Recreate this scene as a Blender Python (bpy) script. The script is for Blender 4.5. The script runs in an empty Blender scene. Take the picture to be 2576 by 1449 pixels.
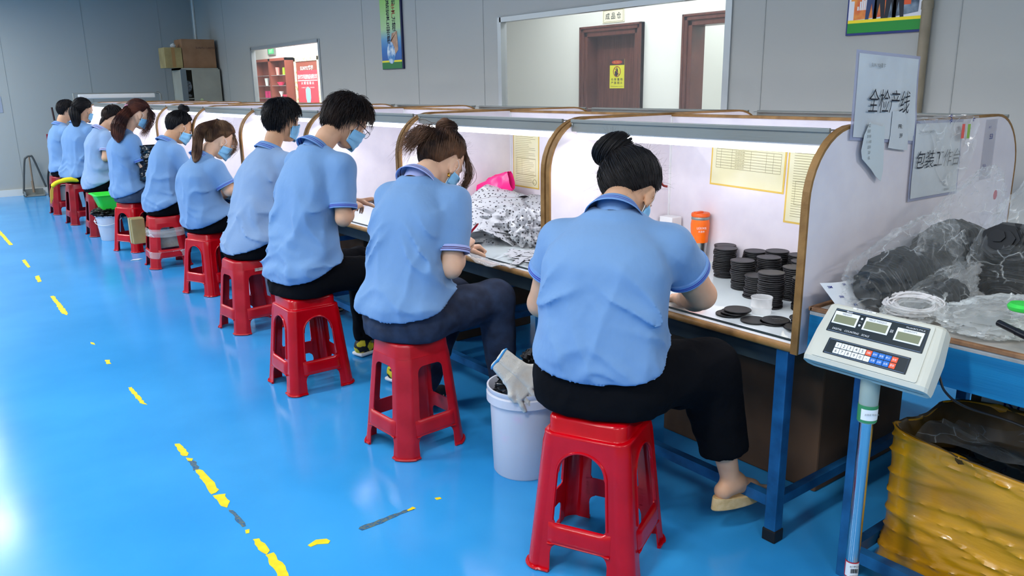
import bpy, bmesh, math, random
import numpy as np
from mathutils import Vector, Matrix
# ------------------------------------------------------------------ camera, sky, lamps, exposure
scn = bpy.context.scene
COL = scn.collection
EYE = np.array([0.0, 0.0, 1.55])
FPX = 2000.0
def cam_rotation():
    # horizontal bench direction and plumb line give the attitude of the camera
    a = np.array([-290 - 1288.0, 240 - 724.5]); vx = 1406 - 1288.0
    vy = -(FPX * FPX + a[0] * vx) / a[1]
    dY = np.array([a[0], a[1], FPX]); dY /= np.linalg.norm(dY)
    up = -np.array([vx, vy, FPX]); up /= np.linalg.norm(up)
    return np.array([np.cross(dY, up), dY, up]).T
RC = cam_rotation()
cam_data = bpy.data.cameras.new('camera'); cam = bpy.data.objects.new('camera', cam_data); COL.objects.link(cam)
cam_data.sensor_width = 36.0; cam_data.lens = FPX / 2576.0 * 36.0; cam_data.clip_end = 100; cam_data.clip_start = 0.05
_m = Matrix.Identity(4)
for i in range(3):
    _m[i][0] = RC[0][i]; _m[i][1] = -RC[1][i]; _m[i][2] = -RC[2][i]; _m[i][3] = EYE[i]
cam.matrix_world = _m
scn.camera = cam
scn.view_settings.view_transform = 'Standard'; scn.view_settings.look = 'None'
scn.view_settings.exposure = 0.0; scn.view_settings.gamma = 1.0; scn.view_settings.use_curve_mapping = False
world = bpy.data.worlds.new('world'); scn.world = world; world.use_nodes = True
world.node_tree.nodes['Background'].inputs[0].default_value = (0.75, 0.85, 1.0, 1)
world.node_tree.nodes['Background'].inputs[1].default_value = 0.35
scn.cycles.max_bounces = 6; scn.cycles.diffuse_bounces = 3; scn.cycles.glossy_bounces = 3
scn.cycles.transmission_bounces = 4; scn.cycles.transparent_max_bounces = 12
scn.cycles.caustics_reflective = False; scn.cycles.caustics_refractive = False
scn.cycles.sample_clamp_indirect = 4.0
ROOM_TOP = 3.1
def area(name, loc, sx, sy, power, color=(1, 1, 1), rot=(0, 0, 0), spread=None):
    l = bpy.data.lights.new(name, 'AREA'); l.shape = 'RECTANGLE'; l.size = sx; l.size_y = sy; l.energy = power; l.color = color
    if spread: l.spread = spread
    o = bpy.data.objects.new(name, l); COL.objects.link(o); o.location = loc; o.rotation_euler = rot; return o
CEIL_LAMPS = []
for _y in (-1.6, 1.3, 4.2, 7.1, 9.55, 11.7, 13.3):
    for _x in (-2.9, -0.2): CEIL_LAMPS.append((_x, _y))
CEIL_LAMPS += [(2.7, -1.9)]  # extra lamp behind the camera, added to brighten the end divider and right wall
for _x, _y in CEIL_LAMPS:
    area('ceiling_lamp_light', (_x, _y, ROOM_TOP - 0.09), 1.2, 0.22, 56, (1.0, 0.975, 0.93))
BENCH_Y = [1.364 + 1.26 * k for k in range(10)]       # front boards of the divider pairs
for k in range(9):
    yc = BENCH_Y[k] + 0.63
    area('bench_tube_light', (2.315, yc, 1.322), 0.03, 1.12, 4.4, (0.98, 0.95, 1.0), (0, math.radians(-14), 0))
    if k < 7: area('rear_tube_light', (3.55, yc, 1.322), 0.03, 1.12, 7, (0.98, 0.97, 1.0), (0, math.radians(22), 0))
area('corridor_light', (5.0, 5.0, 2.75), 0.6, 3.4, 58, (0.96, 0.99, 1.0))
area('showroom_light', (5.0, 12.6, 2.75), 0.9, 4.0, 170, (1.0, 0.97, 0.97))

# ------------------------------------------------------------------ helpers
def ray(u, v):
    return RC.T @ np.array([(u - 1288.0) / FPX, (v - 724.5) / FPX, 1.0])
def atx(u, v, x): d = ray(u, v); return EYE + d * ((x - EYE[0]) / d[0])
def aty(u, v, y): d = ray(u, v); return EYE + d * ((y - EYE[1]) / d[1])
def atz(u, v, z): d = ray(u, v); return EYE + d * ((z - EYE[2]) / d[2])
def A(*p): return np.array(p, dtype=float)
def unit(v): v = np.asarray(v, float); return v / (np.linalg.norm(v) + 1e-12)
def rotm(axis, deg):
    return np.array(Matrix.Rotation(math.radians(deg), 3, axis if isinstance(axis, str) else Vector(axis)))
def frames(pts, closed=False):
    pts = np.asarray(pts, float); n = len(pts)
    T = np.zeros_like(pts)
    for i in range(n):
        if closed: T[i] = unit(pts[(i + 1) % n] - pts[i - 1])
        else: T[i] = unit(pts[min(i + 1, n - 1)] - pts[max(i - 1, 0)])
    ref = A(0, 0, 1) if abs(T[0][2]) < .9 else A(1, 0, 0)
    N = [unit(np.cross(T[0], ref))]
    for i in range(1, n):
        v = N[-1] - T[i] * np.dot(N[-1], T[i]); N.append(unit(v))
    N = np.array(N); return T, N, np.cross(T, N)
def smoothpath(pts, n=6):
    pts = [np.asarray(p, float) for p in pts]; out = []
    P = [2 * pts[0] - pts[1]] + pts + [2 * pts[-1] - pts[-2]]
    for i in range(1, len(P) - 2):
        for k in range(n):
            t = k / n; a, b, c, d = P[i - 1], P[i], P[i + 1], P[i + 2]
            out.append(.5 * ((2 * b) + (c - a) * t + (2 * a - 5 * b + 4 * c - d) * t * t + (3 * b - a - 3 * c + d) * t ** 3))
    out.append(pts[-1]); return np.array(out)
class MB:
    def __init__(s): s.v = []; s.f = []; s.m = []; s.sm = []; s.n = 0
    def add(s, v, f, m=0, sm=False):
        v = np.asarray(v, float).reshape(-1, 3); b = s.n
        s.v.append(v); s.n += len(v)
        mm = m if hasattr(m, '__len__') else [m] * len(f)
        for q, k in zip(f, mm): s.f.append([int(i) + b for i in q]); s.m.append(int(k)); s.sm.append(sm)
        return s
    def box(s, x0, x1, y0, y1, z0, z1, m=0, b=0.0, R=None, o=None, seg=2):
        if b <= 0:
            v = [(x, y, z) for x in (x0, x1) for y in (y0, y1) for z in (z0, z1)]
            f = [(0, 1, 3, 2), (4, 6, 7, 5), (0, 4, 5, 1), (2, 3, 7, 6), (0, 2, 6, 4), (1, 5, 7, 3)]; sm = False
        else:
            bm = bmesh.new(); bmesh.ops.create_cube(bm, size=1)
            for q in bm.verts: q.co = Vector(((x0 + x1) / 2 + q.co.x * (x1 - x0), (y0 + y1) / 2 + q.co.y * (y1 - y0), (z0 + z1) / 2 + q.co.z * (z1 - z0)))
            bmesh.ops.bevel(bm, geom=list(bm.edges), offset=b, segments=seg, affect='EDGES', profile=.5)
            v = [tuple(q.co) for q in bm.verts]; bm.verts.index_update(); f = [[q.index for q in p.verts] for p in bm.faces]; bm.free(); sm = False
        v = np.array(v)
        if R is not None: v = v @ np.asarray(R).T
        if o is not None: v = v + np.asarray(o)
        return s.add(v, f, m, sm)
    def tube(s, pts, r, n=8, m=0, closed=False, caps=True, flat=1.0):
        pts = np.asarray(pts, float); T, N, B = frames(pts, closed); k = len(pts)
        r = np.ones(k) * r if np.isscalar(r) else np.asarray(r)
        a = np.arange(n) * 2 * math.pi / n
        v = (pts[:, None] + (N[:, None] * np.cos(a)[None, :, None] + B[:, None] * np.sin(a)[None, :, None] * flat) * r[:, None, None]).reshape(-1, 3)
        f = []
        for i in range(k if closed else k - 1):
            j = (i + 1) % k
            for q in range(n): f.append((i * n + q, i * n + (q + 1) % n, j * n + (q + 1) % n, j * n + q))
        if caps and not closed: f.append(list(range(n))[::-1]); f.append([(k - 1) * n + q for q in range(n)])
        return s.add(v, f, m, True)
    def lathe(s, prof, c=(0, 0, 0), n=24, m=0, R=None, sx=1, sy=1, sm=True, a0=0, a1=360):
        full = abs(a1 - a0) >= 360; k = n if full else n + 1
        a = np.radians(a0 + (a1 - a0) * np.arange(k) / n); v = []
        for r, z in prof:
            for q in a: v.append((r * math.cos(q) * sx, r * math.sin(q) * sy, z))
        v = np.array(v)
        if R is not None: v = v @ np.asarray(R).T
        v = v + np.asarray(c, float); f = []; mm = []
        for i in range(len(prof) - 1):
            for q in range(k if full else k - 1):
                f.append((i * k + q, i * k + (q + 1) % k, (i + 1) * k + (q + 1) % k, (i + 1) * k + q)); mm.append(m[i] if hasattr(m, '__len__') else m)
        return s.add(v, f, mm, sm)
    def prism(s, poly, O, U, V, W, t, m=0):          # 2D outline poly in the plane O + u*U + v*V, thickness t along W
        poly = np.asarray(poly, float); O, U, V, W = map(lambda q: np.asarray(q, float), (O, U, V, W)); n = len(poly)
        p = O + poly[:, :1] * U + poly[:, 1:] * V
        v = np.vstack([p, p + W * t]); f = [list(range(n))[::-1], [n + i for i in range(n)]]
        f += [(i, (i + 1) % n, n + (i + 1) % n, n + i) for i in range(n)]
        return s.add(v, f, m)
    def grid(s, fn, nu, nv, m=0, closed_u=False, sm=True):
        v = [fn(i / (nu if closed_u else nu - 1), j / (nv - 1)) for j in range(nv) for i in range(nu)]; f = []; mm = []
        for j in range(nv - 1):
            for i in range(nu if closed_u else nu - 1):
                i2 = (i + 1) % nu; f.append((j * nu + i, j * nu + i2, (j + 1) * nu + i2, (j + 1) * nu + i)); mm.append(m(i, j) if callable(m) else m)
        return s.add(v, f, mm, sm)
    def mesh(s, name, org=(0, 0, 0)):
        me = bpy.data.meshes.new(name); v = np.vstack(s.v) - np.asarray(org, float)
        me.from_pydata(v.tolist(), [], s.f); me.polygons.foreach_set('material_index', s.m); me.polygons.foreach_set('use_smooth', s.sm); me.update()
        return me
    def build(s, name, mat, parent=None, org=None, label=None, cat=None, group=None, kind=None, fix=True, wnd=None):
        wl = np.array(parent['_o']) if parent is not None else (np.asarray(org, float) if org is not None else np.zeros(3))
        sub = wl if (parent is not None or org is not None) else np.zeros(3)
        me = s.mesh(name, sub)
        if fix:
            bm = bmesh.new(); bm.from_mesh(me); bmesh.ops.recalc_face_normals(bm, faces=bm.faces); bm.to_mesh(me); bm.free()
            if any(s.sm): me.set_sharp_from_angle(angle=math.radians(48))
        return link(name, me, mat, parent, wl, label, cat, group, kind)
def link(name, me, mat, parent=None, wl=(0, 0, 0), label=None, cat=None, group=None, kind=None):
    for q in (mat if isinstance(mat, (list, tuple)) else [mat]): me.materials.append(q)
    o = bpy.data.objects.new(name, me); COL.objects.link(o)
    if parent is not None: o.parent = parent
    else: o.location = wl
    o['_o'] = [float(q) for q in wl]
    tag(o, label, cat, group, kind); return o
def tag(o, label=None, cat=None, group=None, kind=None):
    if label: o['label'] = label
    if cat: o['category'] = cat
    if group: o['group'] = group
    if kind: o['kind'] = kind
    return o
def thing(name, loc, label, cat, group=None):
    o = bpy.data.objects.new(name, None); COL.objects.link(o); o.location = loc; o.empty_display_size = .1
    o['_o'] = [float(q) for q in loc]; return tag(o, label, cat, group)
def dup(root, loc, rz=0.0, label=None, group=None):
    r = root.copy(); COL.objects.link(r); r.location = loc; r.rotation_euler = (0, 0, rz)
    if label: r['label'] = label
    if group: r['group'] = group
    for ch in list(root.children):
        c = ch.copy(); COL.objects.link(c); c.parent = r
        for g in list(ch.children):
            d = g.copy(); COL.objects.link(d); d.parent = c
    return r
def poly_area_mesh(me): return me
# lettering: real glyph outlines turned into a mesh lying on a surface
def lettering(txt, O, U, V, h, mat, parent, w=None, name='lettering', align='c', shear=0.0, bold=0.0, lift=.0008):
    c = bpy.data.curves.new('t', 'FONT'); c.body = txt; c.resolution_u = 2; c.offset = bold
    t = bpy.data.objects.new('t', c); COL.objects.link(t)
    dg = bpy.context.evaluated_depsgraph_get(); me = bpy.data.meshes.new_from_object(t.evaluated_get(dg))
    bpy.data.objects.remove(t)
    n = len(me.vertices)
    if n == 0: return None
    co = np.zeros(n * 3); me.vertices.foreach_get('co', co); co = co.reshape(-1, 3)
    lo, hi = co.min(0), co.max(0); U, V = unit(U), unit(V); W = np.cross(U, V)
    sy = h / max(hi[1] - lo[1], 1e-6); sx = sy if w is None else w / max(hi[0] - lo[0], 1e-6)
    x = (co[:, 0] - (lo[0] + hi[0]) / 2) * sx if align == 'c' else (co[:, 0] - lo[0]) * sx
    y = (co[:, 1] - (lo[1] + hi[1]) / 2) * sy; x = x + y * shear
    wl = np.array(parent['_o']) if parent is not None else np.zeros(3)
    P = np.asarray(O, float) + x[:, None] * U + y[:, None] * V + W * lift - wl
    me.vertices.foreach_set('co', P.ravel()); me.update(); me.materials.clear()
    return link(name, me, mat, parent, wl)
# value noise
_rs = np.random.RandomState(7); _T = _rs.rand(32, 32, 32).astype(np.float32)
def vnoise(P):
    P = np.asarray(P, np.float32); i = np.floor(P).astype(int); f = P - i; f = f * f * (3 - 2 * f); i = i & 31; j = (i + 1) & 31
    x0, y0, z0 = i[..., 0], i[..., 1], i[..., 2]; x1, y1, z1 = j[..., 0], j[..., 1], j[..., 2]; fx, fy, fz = f[..., 0], f[..., 1], f[..., 2]
    l = lambda a, b, t: a + (b - a) * t
    return l(l(l(_T[x0, y0, z0], _T[x1, y0, z0], fx), l(_T[x0, y1, z0], _T[x1, y1, z0], fx), fy),
             l(l(_T[x0, y0, z1], _T[x1, y0, z1], fx), l(_T[x0, y1, z1], _T[x1, y1, z1], fx), fy), fz)
def ridge(P): return 1 - np.abs(2 * vnoise(P) - 1)

# ------------------------------------------------------------------ materials
def mat(name, col=(.5, .5, .5), rough=.6, metal=0, spec=.5, emit=None, estr=0, trans=0, alpha=1, coat=0, sss=0, ior=1.45, sheen=0):
    m = bpy.data.materials.new(name); m.use_nodes = True; b = m.node_tree.nodes['Principled BSDF']
    b.inputs['Base Color'].default_value = (*col, 1); b.inputs['Roughness'].default_value = rough; b.inputs['Metallic'].default_value = metal
    b.inputs['Specular IOR Level'].default_value = spec; b.inputs['IOR'].default_value = ior
    if emit: b.inputs['Emission Color'].default_value = (*emit, 1); b.inputs['Emission Strength'].default_value = estr
    if trans: b.inputs['Transmission Weight'].default_value = trans
    if alpha < 1: b.inputs['Alpha'].default_value = alpha
    if coat: b.inputs['Coat Weight'].default_value = coat; b.inputs['Coat Roughness'].default_value = .05
    if sss: b.inputs['Subsurface Weight'].default_value = sss; b.inputs['Subsurface Radius'].default_value = (.03, .012, .006); b.inputs['Subsurface Scale'].default_value = .4
    if sheen: b.inputs['Sheen Weight'].default_value = sheen
    return m
def nt(m): return m.node_tree.nodes, m.node_tree.links, m.node_tree.nodes['Principled BSDF']
def coords(m, scale=(1, 1, 1)):
    N, L, b = nt(m); tc = N.new('ShaderNodeTexCoord'); mp = N.new('ShaderNodeMapping'); mp.inputs['Scale'].default_value = scale
    L.new(tc.outputs['Object'], mp.inputs['Vector']); return mp.outputs['Vector']
def bump(m, scale=80, strength=.2, dist=.002, detail=2, stretch=(1, 1, 1), vec=None, kind='noise'):
    N, L, b = nt(m); v = vec or coords(m, stretch)
    if kind == 'noise': t = N.new('ShaderNodeTexNoise'); t.inputs['Detail'].default_value = detail
    else: t = N.new('ShaderNodeTexVoronoi')
    t.inputs['Scale'].default_value = scale; L.new(v, t.inputs['Vector'])
    bp = N.new('ShaderNodeBump'); bp.inputs['Strength'].default_value = strength; bp.inputs['Distance'].default_value = dist
    L.new(t.outputs[0], bp.inputs['Height'])
    if b.inputs['Normal'].is_linked: L.new(b.inputs['Normal'].links[0].from_socket, bp.inputs['Normal'])
    L.new(bp.outputs['Normal'], b.inputs['Normal']); return m
def mottle(m, c0, c1, scale=4, detail=4, lo=.35, hi=.65, stretch=(1, 1, 1)):
    N, L, b = nt(m); v = coords(m, stretch); t = N.new('ShaderNodeTexNoise'); t.inputs['Scale'].default_value = scale; t.inputs['Detail'].default_value = detail
    r = N.new('ShaderNodeValToRGB'); r.color_ramp.elements[0].position = lo; r.color_ramp.elements[1].position = hi
    r.color_ramp.elements[0].color = (*c0, 1); r.color_ramp.elements[1].color = (*c1, 1)
    L.new(v, t.inputs['Vector']); L.new(t.outputs[0], r.inputs[0]); L.new(r.outputs[0], b.inputs['Base Color']); return m
def srgb(r, g, b): return tuple((c / 255 / 12.92) if c / 255 <= .04045 else ((c / 255 + .055) / 1.055) ** 2.4 for c in (r, g, b))
M = {}
M['floor'] = bump(mottle(mat('floor_epoxy_blue', rough=.17, spec=.5), srgb(44, 142, 208), srgb(56, 153, 217), 1.3, 5), 3, .05, .01)
M['wall'] = bump(mat('wall_grey_panel', srgb(164, 167, 163), .42), 250, .04, .001)
M['ceil'] = mat('ceiling_white', srgb(215, 220, 222), .8)
M['seam'] = mat('seam_grey', srgb(150, 154, 151), .5)
M['base'] = mat('baseboard_white', srgb(205, 208, 205), .5)
M['alu'] = bump(mat('aluminium', srgb(150, 153, 148), .42, .55), 40, .1, .002, stretch=(6, .3, 6))
M['aluframe'] = mat('window_frame_metal', srgb(168, 174, 176), .35, .5)
M['darkgap'] = mat('dark_gap', srgb(60, 68, 74), .6)
M['cream'] = mat('corridor_wall', srgb(222, 226, 220), .7)
M['paleblue'] = mat('corridor_wall_blue', srgb(190, 214, 220), .7)
M['whitewall'] = mat('showroom_wall', srgb(240, 238, 240), .7)
M['brown'] = bump(mottle(mat('door_wood', rough=.35), srgb(74, 40, 32), srgb(96, 56, 46), 6, stretch=(1, 8, .6)), 30, .1, .002, stretch=(1, 8, .6))
M['browndark'] = mat('door_recess', srgb(62, 40, 38), .5)
M['panel'] = bump(mottle(mat('board_lilac_white', rough=.32, spec=.4), srgb(228, 220, 228), srgb(236, 228, 234), 9), 30, .02, .002)
M['edge'] = bump(mottle(mat('board_edge_brown', rough=.55), srgb(132, 94, 48), srgb(160, 118, 66), 16, 4), 180, .4, .002)
M['top'] = mat('worktop_white', srgb(226, 230, 234), .3)
M['glass_top'] = mat('worktop_glass', srgb(214, 224, 226), .03, spec=.7, coat=.6)
M['glass_edge'] = mat('glass_edge_dark', srgb(18, 40, 44), .1)
M['bluemetal'] = bump(mottle(mat('blue_painted_steel', rough=.4), srgb(16, 72, 118), srgb(28, 96, 150), 12), 60, .2, .002)
M['bluewood'] = bump(mottle(mat('blue_painted_wood', rough=.5), srgb(10, 96, 140), srgb(20, 122, 168), 5, stretch=(1, .25, 4)), 60, .3, .002, stretch=(1, .2, 5))
M['rubber'] = mat('black_rubber', srgb(16, 18, 22), .6)
M['tube'] = mat('tube_glow', (1, 1, 1), .4, emit=(1, .975, 1), estr=7)
M['lampwhite'] = mat('lamp_body', srgb(230, 230, 228), .4)
M['lampglow'] = mat('ceiling_lamp_glow', (1, 1, 1), .4, emit=(.95, .98, 1), estr=5)
M['red'] = bump(mottle(mat('red_plastic', rough=.2, spec=.5), srgb(180, 0, 12), srgb(190, 2, 18), 14), 90, .06, .001)
M['reddull'] = bump(mottle(mat('red_plastic_worn', rough=.36, spec=.5), srgb(170, 8, 22), srgb(186, 20, 34), 14), 70, .12, .001)
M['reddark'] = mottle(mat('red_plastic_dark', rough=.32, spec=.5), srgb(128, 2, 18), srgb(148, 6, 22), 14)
M['yellow'] = mottle(mat('floor_tape_yellow', rough=.5), srgb(236, 196, 6), srgb(246, 214, 20), 30)
M['tapegrime'] = mottle(mat('tape_residue', rough=.6), srgb(28, 88, 130), srgb(96, 108, 96), 90, 4, .45, .55)
M['card'] = bump(mottle(mat('cardboard', rough=.8), srgb(140, 104, 74), srgb(156, 118, 86), 5), 30, .1, .002)
M['cardolive'] = mottle(mat('cardboard_taped', rough=.5), srgb(150, 132, 84), srgb(172, 152, 100), 6)
M['cabinet'] = mottle(mat('cabinet_grey', rough=.5), srgb(150, 150, 138), srgb(164, 164, 150), 3)
M['cabinetdark'] = mat('cabinet_inside', srgb(34, 40, 46), .6)
M['white'] = mat('white_plain', srgb(236, 236, 236), .5)
M['black'] = mat('black_plain', srgb(14, 14, 16), .5)
M['ink'] = mat('ink_black', srgb(24, 26, 40), .6)
M['inkblue'] = mat('ink_blue', srgb(30, 40, 130), .6)
M['inkgrey'] = mat('ink_grey', srgb(130, 132, 130), .6)
M['inkred'] = mat('ink_red', srgb(176, 50, 40), .6)
M['inkyellow'] = mat('ink_olive', srgb(150, 140, 96), .6)
# ------------------------------------------------------------------ the room
WX = 4.33; YF = 14.55; YB = -3.0; XL = -4.6
def slab(name, x0, x1, y0, y1, z0, z1, m, extra=None):
    b = MB(); b.box(x0, x1, y0, y1, z0, z1)
    for e in (extra or []): b.box(*e)
    return b.build(name, m, org=(0, 0, 0), kind='structure')
slab('floor', XL - .1, WX + .1, YB - .1, YF + .1, -.1, 0, M['floor'])
slab('ceiling', XL - .1, WX + .1, YB - .1, YF + .1, ROOM_TOP, ROOM_TOP + .1, M['ceil'])
W1 = (3.375, 5.80, 1.02, 2.095); W2 = (9.53, 11.86, 1.02, 2.115)
b = MB()
for (a, c) in ((YB, W1[0]), (W1[1], W2[0]), (W2[1], 17.9)): b.box(WX, WX + .05, a, c, 0, ROOM_TOP)
for w in (W1, W2): b.box(WX, WX + .05, w[0], w[1], 0, w[2]); b.box(WX, WX + .05, w[0], w[1], w[3], ROOM_TOP)
b.build('wall_right', M['wall'], org=(0, 0, 0), kind='structure')
slab('wall_far', XL, WX + .02, YF, YF + .08, 0, ROOM_TOP, M['wall'])
slab('wall_left', XL - .08, XL, YB, YF, 0, ROOM_TOP, M['wall'])
slab('wall_back', XL, WX, YB - .08, YB, 0, ROOM_TOP, M['wall'])
slab('baseboard_far', XL, 4.3, YF - .025, YF, 0, .10, M['base'])
slab('baseboard_right', WX - .015, WX, YB, YF, 0, .10, M['base'])
b = MB()
for y in (-.35, .8, 1.95, 3.10, 6.05, 7.20, 8.35, 12.95): b.box(WX - .003, WX, y, y + .006, .1, ROOM_TOP)
b.build('trim_1', M['seam'], org=(0, 0, 0), kind='structure')
b = MB()
for x in (-3.1, -1.95, -.8, .35, 1.5, 2.65, 3.8): b.box(x, x + .006, YF - .003, YF, .1, ROOM_TOP)
b.build('trim_2', M['seam'], org=(0, 0, 0), kind='structure')
M['pane'] = mat('window_glass', (1, 1, 1), .02, spec=.3, alpha=.05)
for n, w in enumerate((W1, W2)):
    b = MB(); t = .02
    b.box(WX - .012, WX + .052, w[0] - .03, w[0] + t, w[2] - .03, w[3] + .03); b.box(WX - .012, WX + .052, w[1] - t, w[1] + .03, w[2] - .03, w[3] + .03)
    b.box(WX - .012, WX + .052, w[0], w[1], w[3] - t + .01, w[3] + .03); b.box(WX - .012, WX + .052, w[0], w[1], w[2] - .03, w[2] + t)
    fr = b.build('window_%d' % (n + 1), M['aluframe'], org=(WX, w[0], w[2]), kind='structure')
    g = MB(); g.box(WX + .025, WX + .031, w[0] + t, w[1] - t, w[2] + t, w[3] - t + .01); g.build('pane', M['pane'], fr)
# corridor behind the windows
CX = 5.80
slab('floor_corridor', WX + .08, CX + 1.4, 1.5, 17.9, -.1, 0, M['base'])
slab('ceiling_corridor', WX + .08, CX + 1.4, 1.5, 17.9, 2.85, 2.95, M['white'])
D1 = (5.49, 6.35, 2.12); D2 = (3.75, 4.99, 2.145)
b = MB()
b.box(CX, CX + .12, 1.5, D2[0] + .09, 0, 2.85); b.box(CX, CX + .12, D2[1] - .09, D1[0] + .07, 0, 2.85); b.box(CX, CX + .12, D1[1] - .07, 17.9, 0, 2.85)
b.box(CX, CX + .12, D2[0] + .09, D2[1] - .09, D2[2] - .09, 2.85); b.box(CX, CX + .12, D1[0] + .07, D1[1] - .07, D1[2] - .07, 2.85)
b.build('wall_corridor', M['cream'], org=(0, 0, 0), kind='structure')
slab('wall_corridor_end', WX, CX + 1.4, 17.9, 17.98, 0, 2.85, M['whitewall'])
slab('wall_corridor_start', WX + .08, CX + 1.4, 1.42, 1.5, 0, 2.85, M['cream'])
slab('wall_store_room', CX + 1.05, CX + 1.13, 1.5, 6.6, 0, 2.85, M['cream'])
slab('wall_store_side', CX + .12, CX + 1.05, 5.1, 5.18, 0, 2.85, M['cream'])
area('store_light', (CX + .6, 4.0, 2.7), .5, 1.2, 26, (.96, .99, 1))
def doorframe(n, d, leafx, leaf=True, fw=.1):
    fr = MB()
    for k, (o, p) in enumerate(((.03, fw), (.045, .055), (.055, .022))):
        fr.box(CX - o, CX + .15 - .001 * k, d[0] - 0, d[0] + p, 0, d[2], b=.004); fr.box(CX - o, CX + .15 - .001 * k, d[1] - p, d[1], 0, d[2], b=.004)
        fr.box(CX - o, CX + .15 - .001 * k, d[0], d[1], d[2] - p, d[2], b=.004)
    f = fr.build('door_%d' % n, M['brown'], org=(CX, d[0], 0), kind='structure')
    if leaf:
        l = MB(); l.box(leafx, leafx + .04, d[0] + fw, d[1] - fw, 0, d[2] - fw)
        l.box(leafx - .006, leafx, d[0] + fw + .1, d[1] - fw - .1, 1.15, d[2] - fw - .12, b=.003); l.box(leafx - .006, leafx, d[0] + fw + .1, d[1] - fw - .1, .2, 1.0, b=.003)
        l.build('door_leaf', M['brown'], f)
        h = MB(); h.tube([(leafx - .0, d[0] + fw + .07, 1.0), (leafx - .05, d[0] + fw + .07, 1.0), (leafx - .05, d[0] + fw + .18, 1.0)], .009); h.build('door_handle', M['alu'], f)
    return f
doorframe(1, D1, CX + .105); doorframe(2, D2, CX + .1, False)
# small room signs
U_R = A(0, -1, 0); UPV = A(0, 0, 1)                 # reading direction on surfaces that face the aisle (-x)
def plate(name, x, y0, y1, z0, z1, m, t=.006, b=.0, parent=None, **kw):
    q = MB(); q.box(x - t, x, y0, y1, z0, z1, b=b)
    return q.build(name, m, parent, org=None if parent is not None else (x, (y0 + y1) / 2, z0), **kw)
s = plate('room_sign', CX, 5.755, 6.06, 2.137, 2.268, mat('sign_cream', srgb(224, 224, 200), .5), b=.003, label='cream room sign with three black characters above the brown door', cat='sign')
q = MB(); y0, y1, z0, z1 = 5.77, 6.045, 2.148, 2.257
for e in ((y0, y1, z0, z0 + .003), (y0, y1, z1 - .003, z1), (y0, y0 + .003, z0, z1), (y1 - .003, y1, z0, z1)): q.box(CX - .0075, CX - .0055, *e)
q.build('border_line', M['inkyellow'], s)
lettering('成 品 仓', (CX - .0065, 5.907, 2.203), U_R, UPV, .062, M['ink'], s, w=.215, bold=.006)
LX = CX + .099
wp = [atx(u, v, LX) for u, v in ((1535, 150), (1570, 222))]
wy0, wy1, wz0, wz1 = wp[1][1], wp[0][1], wp[1][2], wp[0][2]
w_ = plate('warning_sign', LX, wy0, wy1, wz0, wz1, mat('sign_yellow', srgb(214, 214, 40), .5), t=.003, label='yellow no-fire warning sign on the brown door', cat='sign')
hh = wz1 - wz0; ww = wy1 - wy0; wc = (wy0 + wy1) / 2
plate('sign_header', LX - .003, wy0, wy1, wz1 - hh * .2, wz1, M['browndark'], t=.001, parent=w_)
q = MB(); q.lathe([(.0, 0), (ww * .36, 0), (ww * .36, .001), (0, .001)], (LX - .0042, wc, wz1 - hh * .1), 24, R=rotm('Y', -90), sx=.26)
q.build('header_badge', M['inkred'], w_)
lettering('禁止烟火', (LX - .0058, wc, wz1 - hh * .1), U_R, UPV, hh * .07, mat('badge_gold', srgb(214, 160, 60), .5), w_, w=ww * .45)
q = MB(); a = np.linspace(0, 2 * math.pi, 33)[:-1]; cz = wz0 + hh * .58; r = ww * .24
q.tube([(LX - .004, wc + r * math.cos(t), cz + r * math.sin(t)) for t in a], .004, 6, closed=True); q.tube([(LX - .004, wc + r * .7, cz + r * .7), (LX - .004, wc - r * .7, cz - r * .7)], .0035, 6)
q.build('ban_ring', mat('ban_brown', srgb(150, 70, 30), .5), w_)
q = MB(); q.prism([(-.03, -.045), (.0, -.05), (.02, -.02), (.012, .02), (-.005, .045), (-.01, .01), (-.03, .0)], (LX - .0035, wc, cz), U_R, UPV, (-1, 0, 0), .001)
q.build('flame_symbol', M['ink'], w_)
lettering('仓 库 重 地', (LX - .0032, wc, wz0 + hh * .31), U_R, UPV, hh * .095, M['ink'], w_, w=ww * .8, bold=.005)
lettering('严 禁 烟 火', (LX - .0032, wc, wz0 + hh * .19), U_R, UPV, hh * .095, M['ink'], w_, w=ww * .8, bold=.005)
lettering('Warehouse, no fire', (LX - .0032, wc, wz0 + hh * .07), U_R, UPV, hh * .04, M['ink'], w_, w=ww * .85)
# showroom: shelf of silicone goods, framed red notice, exit sign
sx0, sx1, sy0, sy1, sz1 = 5.61, 5.79, 13.77, 15.33, 2.09
sh = thing('display_shelf', (5.72, 14.5, 0), 'brown display shelf with glass shelves seen through the small window', 'shelf')
b = MB(); b.box(sx0, sx1, sy0, sy0 + .05, 0, sz1); b.box(sx0, sx1, sy1 - .05, sy1, 0, sz1); b.box(sx0, sx1, sy0, sy1, sz1 - .045, sz1)
b.box(sx0, sx1, 14.50, 14.58, 0, sz1); b.box(sx1 - .02, sx1, sy0, sy1, 0, sz1); b.build('carcass', mat('shelf_brown', srgb(128, 66, 50), .5), sh)
M['shglass'] = mat('shelf_glass', srgb(220, 235, 235), .1, alpha=.35)
shz = (1.22, 1.40, 1.62, 1.80)
for z in shz:
    for (p, r) in ((sy0 + .05, 14.50), (14.58, sy1 - .05)):
        g = MB(); g.box(sx0 + .01, sx1 - .02, p, r, z - .008, z); g.build('glass_shelf', M['shglass'], sh)
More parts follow.
